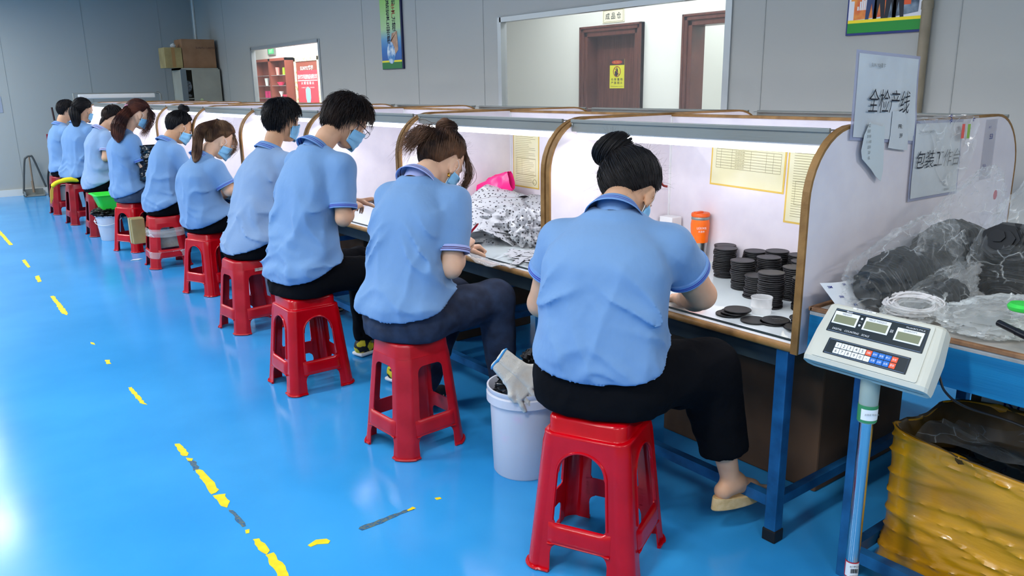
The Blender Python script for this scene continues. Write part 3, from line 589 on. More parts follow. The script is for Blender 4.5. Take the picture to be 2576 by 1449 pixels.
# ------------------------------------------------------------------ red plastic stools
FOW = .094
def stool_mesh(kind, Hs, bot=.178, top=.138):
    # moulded shell: side faces with window and foot opening, columns at the corners, raised rims
    nz, ns = 64, 40; cr_b, cr_t = (.05, .035)
    def half(z): return bot + (top - bot) * min(max(z / (Hs * .88), 0), 1) ** .95
    q = {k: MB() for k in ('seat', 'legs', 'rails')}
    win = (.175, Hs * .80) if kind == 'arch' else (.17, Hs * .80)
    fo = .105 if kind == 'arch' else .10; rail_t = win[0] - .008
    side = {'face': []}
    def uw(z):      # half width of the window at height z
        z0, z1 = win; w0, w1 = (.086, .072) if kind == 'arch' else (.078, .062); t = (z - z0) / (z1 - z0)
        if t < 0 or t > 1: return -1
        w = w0 + (w1 - w0) * t
        if kind == 'arch':
            r = w1; dz = z1 - z; 
            if dz < r: w = min(w, math.sqrt(max(r * r - (r - dz) ** 2, 0)))
        else:
            r = .028; dz = z1 - z
            if dz < r: w = w - r + math.sqrt(max(r * r - (r - dz) ** 2, 0))
        dz = z - z0; r = .014
        if dz < r: w = w - r + math.sqrt(max(r * r - (r - dz) ** 2, 0))
        return w
    def fw(z):      # half width of the foot opening
        if z > fo: return -1
        w = FOW; r = .035; dz = fo - z
        if dz < r: w = w - r + math.sqrt(max(r * r - (r - dz) ** 2, 0))
        return w
    return half, uw, fw, win, fo
def stool_geo(kind, Hs, tiltseat=0):
    half, uw, fw, win, fo = stool_mesh(kind, Hs); parts = {'seat': MB(), 'stretcher': [], 'leg': []}; th = .004
    zs = sorted(set([0, .008, .016, .03, .05, .07, .085, .095, fo - .012, fo - .006, fo - .002, fo, fo + .0005] + list(np.linspace(fo + .012, win[0] - .006, 5)) + [win[0], win[0] + .003, win[0] + .008, win[0] + .014] + list(np.linspace(win[0] + .03, win[1] - .085, 8)) + list(win[1] - .08 * (1 - np.sin(np.linspace(0, 1.5708, 14)))) + [win[1] + .0005, win[1] + .014, Hs * .88]))
    cw0 = .048 if kind == 'arch' else .056
    def pt(sd, u, z, out):       # point on side face sd at sideways position u
        h = half(z); d = h + out; x, y = d, u
        for _ in range(sd): x, y = -y, x
        return (x, y, z)
    def corner(sd, t, z, out):    # rounded corner column between face sd and sd+1
        h = half(z); r = cw0 * (.9 if kind == 'arch' else 1.0); bul = .0035 if z < Hs * .86 else 0; a = math.pi / 2 * t; cx = h - r
        e = 2 if kind == 'arch' else 1.25; ca, sa = math.cos(a), math.sin(a); n = (abs(ca) ** e + abs(sa) ** e) ** (1 / e); R = (r) / n + out + bul
        x, y = cx + R * ca, cx + R * sa
        for _ in range(sd): x, y = -y, x
        return (x, y, z)
    def shellsheet(mb, rows):
        # rows: list over z of lists of (outer,inner) point pairs; closed thin solid
        n = len(rows[0]); m_ = len(rows); V = [p[0] for r in rows for p in r] + [p[1] for r in rows for p in r]; F = []; K = n * m_
        for j in range(m_ - 1):
            for i in range(n - 1): a = j * n + i; F.append((a, a + 1, a + n + 1, a + n)); F.append((K + a, K + a + n, K + a + n + 1, K + a + 1))
        for i in range(n - 1): F.append((i, K + i, K + i + 1, i + 1)); a = (m_ - 1) * n + i; F.append((a, a + 1, K + a + 1, K + a))
        for j in range(m_ - 1): a = j * n; F.append((a, a + n, K + a + n, K + a)); a = j * n + n - 1; F.append((a, K + a, K + a + n, a + n))
        mb.add(V, F, 0, True)
    for sd in range(4):
        leg = MB()
        # corner column plus the flanks reaching to the openings
        rows = []
        for z in zs:
            h = half(z); fl = h - cw0 * (.9 if kind == 'arch' else 1); w = max(uw(z), fw(z), 0); lim = .118 if fo < z < win[0] else w
            if z > win[1]: lim = 0.0
            if fo <= z <= win[0]: lim = .088
            lim = min(lim, fl - .002); off = .0; r = []
            for k in range(7): u = lim + (fl - lim) * k / 6; r.append((pt(sd, u, z, off), pt(sd, u, z, off - th)))
            for k in range(1, 10): r.append((corner(sd, k / 10, z, 0), corner(sd, k / 10, z, -th)))
            for k in range(7): u = -(fl + (lim - fl) * k / 6); r.append((pt(sd + 1, u, z, off), pt(sd + 1, u, z, off - th)))
            rows.append(r)
        shellsheet(leg, rows)
        # foot lip
        r = []; lipn = [corner(sd, k / 14, .0, .004) for k in range(-0, 15)]; h0 = half(0); fl = h0 - cw0; 
        path = [pt(sd, FOW + .001, .006, .003)] + [pt(sd, fl, .006, .003)] + [corner(sd, k / 8, .006, .003) for k in range(0, 9)] + [pt(sd + 1, -fl, .006, .003)] + [pt(sd + 1, -FOW - .001, .006, .003)]
        leg.tube(path, .0062, 6); parts['leg'].append(leg)
        # raised rims around window, on this face
        st = MB(); P = []
        zz = list(np.linspace(win[0], win[1], 26)); L_ = [(-max(uw(z), 0), z) for z in zz]; R_ = [(max(uw(z), 0), z) for z in zz[::-1]]; loop = L_ + R_
        if kind == 'arch':
            zz = list(np.linspace(win[0] + .012, win[1] - .075, 8)); wt_ = uw(win[1] - .076); C2 = win[1] - wt_ * 1.0
            zz = [z for z in zz if z < C2 - .004]; L_ = [(-uw(z) - .004, z) for z in zz]; R_ = [(uw(z) + .004, z) for z in zz[::-1]]; AR = [((wt_ + .004) * -math.cos(a), C2 + (wt_ + .003) * math.sin(a)) for a in np.linspace(0, math.pi, 23)]
            pts = [pt(sd, u, z, .0012) for u, z in L_ + AR + R_]
            parts['leg'][-1].tube(pts, .0045, 6)
        # stretcher: band between the foot opening and the window
        rows = []
        b0, b1 = fo, win[0]
        for z in np.linspace(b0, b1, 9):
            t = (z - b0) / (b1 - b0); bul = .009 * min(1, 4 * t + .5) * min(1, (1 - t) * 7); W_ = .102
            rows.append([(pt(sd, W_ * k / 8, z, bul * min(1, (8 - abs(k)) / 1.5 + .12)), pt(sd, W_ * k / 8, z, -th)) for k in range(-8, 9)])
        shellsheet(st, rows); st.tube([pt(sd, .102 * k / 8, b0 + .002 + (.0 if abs(k) < 7 else -.004), .004) for k in range(-8, 9)], .004, 6)
        parts['stretcher'].append(st)
    # seat: stepped skirt and slightly dished top
    s = parts['seat']; hz = Hs * .88; h = half(hz)
    def sq(hh, z, rr, n=10):
        out = []
        for sd in range(4):
            for k in range(n):
                a = math.pi / 2 * k / n; c = hh - rr; x, y = c + rr * math.cos(a), c + rr * math.sin(a)
                if kind != 'arch': e = 1.35; n_ = (abs(math.cos(a)) ** e + abs(math.sin(a)) ** e) ** (1 / e); x, y = c + rr * math.cos(a) / n_, c + rr * math.sin(a) / n_
                for _ in range(sd): x, y = -y, x
                out.append((x, y, z))
        return out
    if kind == 'arch': prof = [(h + .001, hz - .002, .045), (h + .001, hz + .004, .045), (h - .002, hz + .008, .045), (h - .010, hz + .010, .042), (h - .013, hz + .016, .04), (h - .013, Hs - .012, .04), (h - .017, Hs - .004, .04), (h - .026, Hs, .036), (h - .05, Hs - .002, .03), (.03, Hs - .004, .02), (.002, Hs - .004, .001)]
    else: prof = [(h + .0, hz - .002, .056), (h - .002, hz + .01, .056), (h - .006, Hs - .012, .054), (h - .010, Hs - .003, .05), (h - .016, Hs, .044), (h - .045, Hs - .002, .03), (.03, Hs - .004, .02), (.002, Hs - .004, .001)]
    V = []; F = []
    for hh, z, rr in prof: V += sq(hh, z, rr)
    n = 40
    for j in range(len(prof) - 1):
        for i in range(n): F.append((j * n + i, j * n + (i + 1) % n, (j + 1) * n + (i + 1) % n, (j + 1) * n + i))
    F.append([(len(prof) - 1) * n + i for i in range(n)]); F.append(list(range(n))[::-1]); s.add(V, F, 0, True)
    return parts
def make_stool(kind, Hs, m, label):
    t = thing('plastic_stool', (0, 0, 0), label, 'stool', 'red plastic stools at the benches'); p = stool_geo(kind, Hs)
    p['seat'].build('seat', m, t)
    for q in p['leg']: q.build('leg', m, t)
    for q in p['stretcher']: q.build('stretcher', m, t)
    return t
ST = [(1.69, 1.76, 26, 'arch', .53, 'red', 'bright red arch-sided stool under the nearest worker, beside the white bucket'),
      (1.66, 2.925, 4, 'trap', .50, 'reddull', 'dull red square-windowed stool under the worker with the red pen'),
      (1.60, 3.93, 0, 'arch', .50, 'red', 'glossy red arch-sided stool under the worker with glasses'),
      (1.73, 5.18, 6, 'trap', .475, 'reddull', 'pinkish red stool with a silver sticker under the short black haired worker'),
      (1.85, 6.36, 22, 'arch', .48, 'red', 'red arch-sided stool under the leaning worker with a ponytail'),
      (1.83, 7.62, -4, 'trap', .46, 'reddull', 'red stool wrapped in clear tape under the worker with a high bun'),
      (1.81, 8.62, 26, 'arch', .485, 'red', 'red arch-sided stool under the worker in jeans'),
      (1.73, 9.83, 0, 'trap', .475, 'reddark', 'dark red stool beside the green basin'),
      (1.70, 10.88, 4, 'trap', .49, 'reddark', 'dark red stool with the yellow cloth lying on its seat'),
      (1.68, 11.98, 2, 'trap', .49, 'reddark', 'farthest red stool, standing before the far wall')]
_pro = {}
for x, y, rz, kd, hs, m, lb in ST:
    t = make_stool(kd, hs, M[m], lb); t.location = (x, y, 0); t.scale = (1.05, 1.05, 1) if y < 2 else (1, 1, 1); t.rotation_euler = (0, 0, math.radians(rz))
# ------------------------------------------------------------------ smooth solid modelling: blended rounded cones and ellipsoids -> one closed surface
class Solid:
    def __init__(s, lo, hi, h):
        s.lo = np.array(lo, float); s.h = h; s.n = np.ceil((np.array(hi) - s.lo) / h).astype(int) + 1
        s.D = np.full(s.n, 1.0, np.float32)
        s.ax = [(s.lo[i] + h * np.arange(s.n[i])).astype(np.float32) for i in range(3)]
    def block(s, lo, hi):
        a = np.clip(np.floor((np.array(lo) - s.lo) / s.h).astype(int), 0, s.n - 1); b = np.clip(np.ceil((np.array(hi) - s.lo) / s.h).astype(int) + 1, 1, s.n)
        sl = tuple(slice(a[i], max(b[i], a[i] + 1)) for i in range(3)); return sl, s.ax[0][sl[0]][:, None, None], s.ax[1][sl[1]][None, :, None], s.ax[2][sl[2]][None, None, :]
    def put(s, sl, d, k, op):
        D = s.D[sl]
        if op == '-':
            if k > 0: h = np.clip(.5 - .5 * (D + d) / k, 0, 1); s.D[sl] = D * (1 - h) - d * h + k * h * (1 - h)
            else: s.D[sl] = np.maximum(D, -d)
        elif op == '&': s.D[sl] = np.maximum(D, d)
        elif k > 0: h = np.clip(.5 + .5 * (D - d) / k, 0, 1); s.D[sl] = D * (1 - h) + d * h - k * h * (1 - h)
        else: s.D[sl] = np.minimum(D, d)
    def cone(s, a, b, ra, rb, k=.02, op='+', cut=None):
        a = np.array(a, float); b = np.array(b, float); m = max(ra, rb) + k + 3 * s.h
        sl, X, Y, Z = s.block(np.minimum(a, b) - m, np.maximum(a, b) + m)
        ba = b - a; L2 = max(float(ba @ ba), 1e-9)
        t = ((X - a[0]) * ba[0] + (Y - a[1]) * ba[1] + (Z - a[2]) * ba[2]) / L2; tc = np.clip(t, 0, 1)
        d = np.sqrt((X - a[0] - tc * ba[0]) ** 2 + (Y - a[1] - tc * ba[1]) ** 2 + (Z - a[2] - tc * ba[2]) ** 2) - (ra + (rb - ra) * tc)
        if cut: d = np.maximum(d, (t - 1) * math.sqrt(L2))
        s.put(sl, d.astype(np.float32), k, op); return s
    def chain(s, pts, rs, k=.02, op='+'):
        for i in range(len(pts) - 1): s.cone(pts[i], pts[i + 1], rs[i], rs[i + 1], k, op)
        return s
    def ell(s, c, r, R=None, k=.02, op='+'):
        c = np.array(c, float); r = np.array(r, float); m = max(r) + k + 3 * s.h
        sl, X, Y, Z = s.block(c - m, c + m); x, y, z = X - c[0], Y - c[1], Z - c[2]
        if R is not None: R = np.asarray(R); x, y, z = R[0][0] * x + R[1][0] * y + R[2][0] * z, R[0][1] * x + R[1][1] * y + R[2][1] * z, R[0][2] * x + R[1][2] * y + R[2][2] * z
        k0 = np.sqrt((x / r[0]) ** 2 + (y / r[1]) ** 2 + (z / r[2]) ** 2); k1 = np.sqrt((x / r[0] ** 2) ** 2 + (y / r[1] ** 2) ** 2 + (z / r[2] ** 2) ** 2) + 1e-6
        s.put(sl, (k0 * (k0 - 1) / k1).astype(np.float32), k, op); return s
    def plane(s, p, n, lo=None, hi=None):
        n = unit(n); sl, X, Y, Z = s.block(lo if lo is not None else s.lo, hi if hi is not None else s.lo + s.h * s.n)
        s.put(sl, ((X - p[0]) * n[0] + (Y - p[1]) * n[1] + (Z - p[2]) * n[2]).astype(np.float32), 0, '&'); return s
    def trunk(s, P, Nk, fwd, tab, k=.02, e=2.3):
        # oval cross sections along the spine; tab rows: t, half width, half depth, forward offset
        P = np.array(P, float); ax = np.array(Nk, float) - P; L = np.linalg.norm(ax); w = ax / L; l = unit(np.cross(w, fwd)); f = np.cross(l, w)
        tab = np.array(tab); t0, t1 = tab[0][0], tab[-1][0]; tt = np.linspace(t0, t1, 60)
        def sm(col):
            y = np.interp(tt, tab[:, 0], tab[:, col])
            for _ in range(6): y[1:-1] = (y[:-2] + y[1:-1] * 2 + y[2:]) / 4
            return y
        TB, TA, TC = sm(1), sm(2), sm(3)
        m = tab[:, 1].max() + .06; lo = np.minimum(P + w * t0 * L, P + w * t1 * L) - m; hi = np.maximum(P + w * t0 * L, P + w * t1 * L) + m
        sl, X, Y, Z = s.block(lo, hi); X, Y, Z = X - P[0], Y - P[1], Z - P[2]
        t = (X * w[0] + Y * w[1] + Z * w[2]) / L; tc = np.clip(t, t0, t1)
        b = np.interp(tc, tt, TB); a = np.interp(tc, tt, TA); c = np.interp(tc, tt, TC)
        u = (X * f[0] + Y * f[1] + Z * f[2]) - c; v = X * l[0] + Y * l[1] + Z * l[2]
        q = (np.abs(u / a) ** e + np.abs(v / b) ** e) ** (1 / e); d = (q - 1) * np.minimum(a, b)
        over = np.maximum((t - t1) * L, (t0 - t) * L); d = np.where(over > 0, np.sqrt(np.maximum(d + .04, 0) ** 2 + over ** 2) - .04, d)
        s.put(sl, d.astype(np.float32), k, '+'); return s
    def ripple(s, fn, band=.03):
        idx = np.nonzero(np.abs(s.D) < band)
        P = np.stack([s.ax[i][idx[i]] for i in range(3)], -1); s.D[idx] += fn(P).astype(np.float32); return s
    def nets(s, smooth=1):
        D = s.D; D[0] = 1; D[-1] = 1; D[:, 0] = 1; D[:, -1] = 1; D[:, :, 0] = 1; D[:, :, -1] = 1
        S = D < 0; c = S[:-1, :-1, :-1].astype(np.int8)
        cs = [(i, j, k) for i in (0, 1) for j in (0, 1) for k in (0, 1)]; tot = np.zeros(c.shape, np.int8)
        for i, j, k in cs: tot += S[i:S.shape[0] - 1 + i, j:S.shape[1] - 1 + j, k:S.shape[2] - 1 + k]
        I = np.nonzero((tot > 0) & (tot < 8)); ids = np.full(c.shape, -1, np.int64); nV = len(I[0]); ids[I] = np.arange(nV)
        val = {q: D[I[0] + q[0], I[1] + q[1], I[2] + q[2]] for q in cs}; acc = np.zeros((nV, 3)); cnt = np.zeros(nV)
        for a in cs:
            for d in range(3):
                if a[d] == 0:
                    b = list(a); b[d] = 1; b = tuple(b); va, vb = val[a], val[b]; x = (va < 0) != (vb < 0); t = np.where(x, va / np.where(x, va - vb, 1), 0)
                    p = np.zeros((nV, 3)); p[:] = a; p[:, d] += t; acc[x] += p[x]; cnt[x] += 1
        V = (np.stack(I, -1) + acc / np.maximum(cnt, 1)[:, None]) * s.h + s.lo; F = []
        for d in range(3):
            sl0 = [slice(1, -1)] * 3; sl1 = [slice(1, -1)] * 3; sl0[d] = slice(0, -1); sl1[d] = slice(1, None)
            A0, A1 = S[tuple(sl0)], S[tuple(sl1)]; E = np.nonzero(A0 != A1)
            g = [E[i] + (0 if i == d else 1) for i in range(3)]; u, w = [(1, 2), (2, 0), (0, 1)][d]
            def gid(du, dw):
                q = [g[0].copy(), g[1].copy(), g[2].copy()]; q[u] -= du; q[w] -= dw; return ids[tuple(q)]
            Q = np.stack([gid(1, 1), gid(0, 1), gid(0, 0), gid(1, 0)], -1); fl = A0[E] == False; Q[fl] = Q[fl][:, ::-1]; F.append(Q)
        F = np.vstack(F); F = F[(F >= 0).all(1)]
        e = np.vstack([F[:, [0, 1]], F[:, [1, 2]], F[:, [2, 3]], F[:, [3, 0]]])
        for _ in range(smooth):
            sm = np.zeros_like(V); n = np.bincount(e.ravel(), minlength=nV)
            for i in range(3): sm[:, i] = np.bincount(e[:, 0], V[e[:, 1], i], nV) + np.bincount(e[:, 1], V[e[:, 0], i], nV)
            V = V * .45 + .55 * sm / np.maximum(n, 1)[:, None]
        return V, F
    def mesh(s, name, org, smooth=1):
        V, F = s.nets(smooth); me = bpy.data.meshes.new(name); V = V - np.asarray(org); n = len(F)
        me.vertices.add(len(V)); me.vertices.foreach_set('co', V.ravel().astype(np.float32)); me.loops.add(4 * n); me.loops.foreach_set('vertex_index', F.ravel().astype(np.int32))
        me.polygons.add(n); me.polygons.foreach_set('loop_start', np.arange(0, 4 * n, 4, dtype=np.int32)); me.polygons.foreach_set('loop_total', np.full(n, 4, np.int32))
        me.update(calc_edges=True); me.polygons.foreach_set('use_smooth', np.ones(n, bool)); me.update(); return me

# ------------------------------------------------------------------ people
def fabric(name, c, fine=900, fold=.25):
    m = mat(name, c, .85, sheen=.15, spec=.2); bump(m, 26, fold, .012, 2, (1, 1, .7)); bump(m, fine, .12, .0008, 1); return m
M['polo'] = fabric('polo_blue', srgb(112, 148, 190)); M['polo_pale'] = fabric('polo_pale_blue', srgb(132, 158, 192))
M['stripe'] = mat('stripe_violet', srgb(52, 34, 150), .8); M['stripe_dark'] = mat('stripe_navy_red', srgb(66, 30, 78), .8)
M['cuff'] = mat('knit_blue', srgb(112, 150, 200), .9); M['cuff_pale'] = mat('knit_lavender', srgb(168, 178, 224), .9)
M['trouser'] = bump(mat('trousers_black', srgb(10, 11, 15), .9, spec=.1), 30, .4, .01); M['jeans'] = bump(mottle(mat('jeans_dark', rough=.85), srgb(14, 24, 46), srgb(30, 46, 72), 16), 500, .2, .001)
M['jeansgrey'] = bump(mottle(mat('jeans_grey', rough=.85), srgb(50, 62, 82), srgb(76, 90, 112), 10), 400, .2, .001)
for n_, c_ in (('skin', (206, 160, 128)), ('skin_light', (222, 178, 148)), ('skin_tan', (196, 148, 112))): M[n_] = bump(mottle(mat(n_, rough=.5, sss=.12, spec=.4), srgb(*[q - 5 for q in c_]), srgb(*[q + 5 for q in c_]), 12), 500, .06, .0008)
def hairmat(name, c, c2=None, r=.5):
    m = mat(name, c, r, spec=.3); return mottle(m, c, c2 or tuple(q * 1.8 for q in c), 9, 3, .4, .7)
M['hair_black'] = hairmat('hair_black', srgb(16, 15, 19), srgb(40, 36, 36)); M['hair_brown'] = hairmat('hair_brown', srgb(44, 30, 26), srgb(120, 84, 60)); M['hair_light'] = hairmat('hair_light_brown', srgb(70, 46, 34), srgb(140, 104, 74))
M['hair_dark'] = hairmat('hair_dark_brown', srgb(26, 20, 20), srgb(58, 42, 34)); M['hair_red'] = hairmat('hair_red_brown', srgb(50, 26, 24), srgb(110, 62, 46))
M['maskblue'] = bump(mat('mask_blue', srgb(132, 192, 232), .85), 600, .2, .0008); M['masklight'] = mat('mask_white', srgb(232, 236, 238), .85)
M['tiepink'] = mat('hair_tie_pink', srgb(190, 130, 150), .8)
M['eyew'] = mat('eye_white', srgb(225, 222, 218), .3); M['lip'] = mat('lip', srgb(176, 104, 96), .5); M['gold'] = mat('gold', srgb(214, 160, 60), .25, .9)
def ik(sh, wr, l1, l2, hint):
    sh, wr = A(*sh), A(*wr); d = wr - sh; L = min(np.linalg.norm(d), (l1 + l2) * .995); u = unit(d); a = (l1 * l1 - l2 * l2 + L * L) / (2 * L); h = math.sqrt(max(l1 * l1 - a * a, 0))
    v = A(*hint) - u * np.dot(hint, u); return sh + u * a + unit(v) * h
def strands(paths, r, nm, m, par):
    # hair locks: thin three-sided tapering strands
    q = MB(); V = []; F = []; b = 0
    for P in paths:
        P = np.asarray(P); k = len(P); T = np.gradient(P, axis=0); T /= np.linalg.norm(T, axis=1)[:, None] + 1e-9
        ref = A(.3, .5, .8); N = np.cross(T, ref); N /= np.linalg.norm(N, axis=1)[:, None] + 1e-9; B = np.cross(T, N)
        w = r * np.interp(np.linspace(0, 1, k), [0, .15, .7, 1], [.7, 1, .8, .08])
        for j in range(3):
            a = j * 2.0944; V.append(P + (N * math.cos(a) + B * math.sin(a)) * w[:, None])
        for i in range(k - 1):
            for j in range(3):
                j2 = (j + 1) % 3; F.append((b + j * k + i, b + j2 * k + i, b + j2 * k + i + 1, b + j * k + i + 1))
        b += 3 * k
    if not V: return None
    while FLY:
        fl = FLY.pop(); strands(fl, .00022, 'loose_hairs', m, par)
    q.v = [np.vstack(V)]; q.n = b; q.f = F; q.m = [0] * len(F); q.sm = [True] * len(F)
    return q.build(nm, m, par, fix=False)
HS = 1.07
class Head:
    def __init__(s, c, yaw, pitch, roll=0, sc=HS):
        s.c = A(*c); R = np.array(Matrix.Rotation(math.radians(yaw), 3, 'Z') @ Matrix.Rotation(math.radians(pitch), 3, 'Y') @ Matrix.Rotation(math.radians(roll), 3, 'X')); s.R = R; s.s = sc
    def w(s, *p): return s.c + s.R @ (A(*p) * s.s)
    def W(s, P): return s.c + (np.asarray(P) * s.s) @ s.R.T
SKC, SKR = A(-.012, 0, .028), A(.100, .079, .098)
def onskull(az, el, off=0.0):
    # az 0 = face, 180 = back of the head; el 90 = crown
    a, e = math.radians(az), math.radians(el); d = A(math.cos(e) * math.cos(a), math.cos(e) * math.sin(a), math.sin(e)); return SKC + d * (SKR + off)
def add_head(S, H):
    w, s, R = H.w, H.s, H.R
    S.ell(w(*SKC), SKR * s, R, .01); S.ell(w(.034, 0, -.03), A(.060, .061, .082) * s, R, .03); S.cone(w(.05, -.022, -.088), w(.05, .022, -.088), .024 * s, .024 * s, .03)
    for y in (-1, 1): S.cone(w(-.005, y * .046, -.045), w(.045, y * .028, -.09), .02 * s, .02 * s, .03); S.ell(w(.060, y * .036, -.028), A(.025, .022, .026) * s, R, .02)
    S.cone(w(.086, 0, .018), w(.104, 0, -.022), .008 * s, .012 * s, .012); 
    for y in (-1, 1): S.cone(w(.096, y * .009, -.026), w(.092, y * .012, -.028), .008 * s, .007 * s, .006); S.ell(w(.087, y * .031, .009), A(.013, .017, .010) * s, R, .01, '-')
    S.cone(w(.08, -.03, .026), w(.08, .03, .026), .011 * s, .011 * s, .015)
    S.cone(w(.088, -.016, -.056), w(.088, .016, -.056), .007 * s, .007 * s, .006); S.cone(w(.086, -.014, -.066), w(.086, .014, -.066), .007 * s, .007 * s, .006)
    for y in (-1, 1):
        S.ell(w(.000, y * .083, -.006), A(.019, .0085, .034) * s, R @ rotm('Y', -12) @ rotm('Z', y * 20), .003); S.ell(w(.007, y * .0935, -.003), A(.010, .0065, .020) * s, R @ rotm('Y', -12) @ rotm('Z', y * 20), .003, '-'); S.ell(w(.002, y * .086, -.036), A(.008, .005, .009) * s, R, .004)
def hand(S, wr, d, n, side, curl=35, sp=1.0, sc=1.0, grip=0):
    # wr wrist, d direction of the palm, n back-of-hand normal, side = direction of the thumb
    d = unit(d); n = unit(n - d * np.dot(n, d)); t = unit(np.cross(n, d)) * (1 if np.dot(np.cross(n, d), side) > 0 else -1)
    P = lambda a, b, c=0: wr + (d * a + t * b + n * c) * sc
    for b, L in ((.026, .082), (.008, .086), (-.010, .082), (-.027, .074)): S.cone(P(.012, b * .62), P(L, b), .015 * sc, .0115 * sc, .012)
    for i, (b, base, L) in enumerate(((.026, .084, (.038, .023, .019)), (.008, .088, (.042, .027, .020)), (-.010, .084, (.039, .025, .019)), (-.027, .076, (.031, .019, .017)))):
        p = P(base, b); a = math.radians(curl * (.55 + .12 * i)); dd = unit(d + t * b * 4 * sp); r = .0092
        for k, l in enumerate(L):
            e = unit(dd * math.cos(a) - n * math.sin(a)); q = p + e * l * sc; S.cone(p, q, r * sc, (r - .0012) * sc, .0035); p = q; a += math.radians(curl * (1.0 if k == 0 else .7)); r -= .0012
    th = unit(d * .55 + t * .75 - n * .45); p = P(.02, .022, -.004); q = p + th * .042 * sc; S.cone(p, q, .015 * sc, .0115 * sc, .01)
    e = unit(d * .8 + t * .25 - n * .55); r_ = q + e * .03 * sc; S.cone(q, r_, .0112 * sc, .0098 * sc, .004); S.cone(r_, r_ + unit(e - n * .3 + d * .2) * .022 * sc, .0098 * sc, .008 * sc, .004)
def ring(q, c, ax, up, prof, mats, n=40, ex=1.0, ey=1.0, gap=None, droop=None):
    ax = unit(ax); u = unit(up - ax * np.dot(up, ax)); v = np.cross(ax, u); k = n if gap is None else n + 1
    V = []; g = 0 if gap is None else gap
    for (r, h) in prof:
        for i in range(k):
            a = math.radians(g + (360 - 2 * g) * i / n) if gap is not None else 2 * math.pi * i / n
            rr, hh = r, h + (droop(a, r, h) if droop else 0)
            V.append(c + u * math.cos(a) * rr * ex + v * math.sin(a) * rr * ey + ax * hh)
    F = []; mm = []
    for j in range(len(prof) - 1):
        for i in range(n): F.append((j * k + i, j * k + (i + 1) % k, (j + 1) * k + (i + 1) % k, (j + 1) * k + i)); mm.append(mats[j])
    q.add(V, F, mm, True)
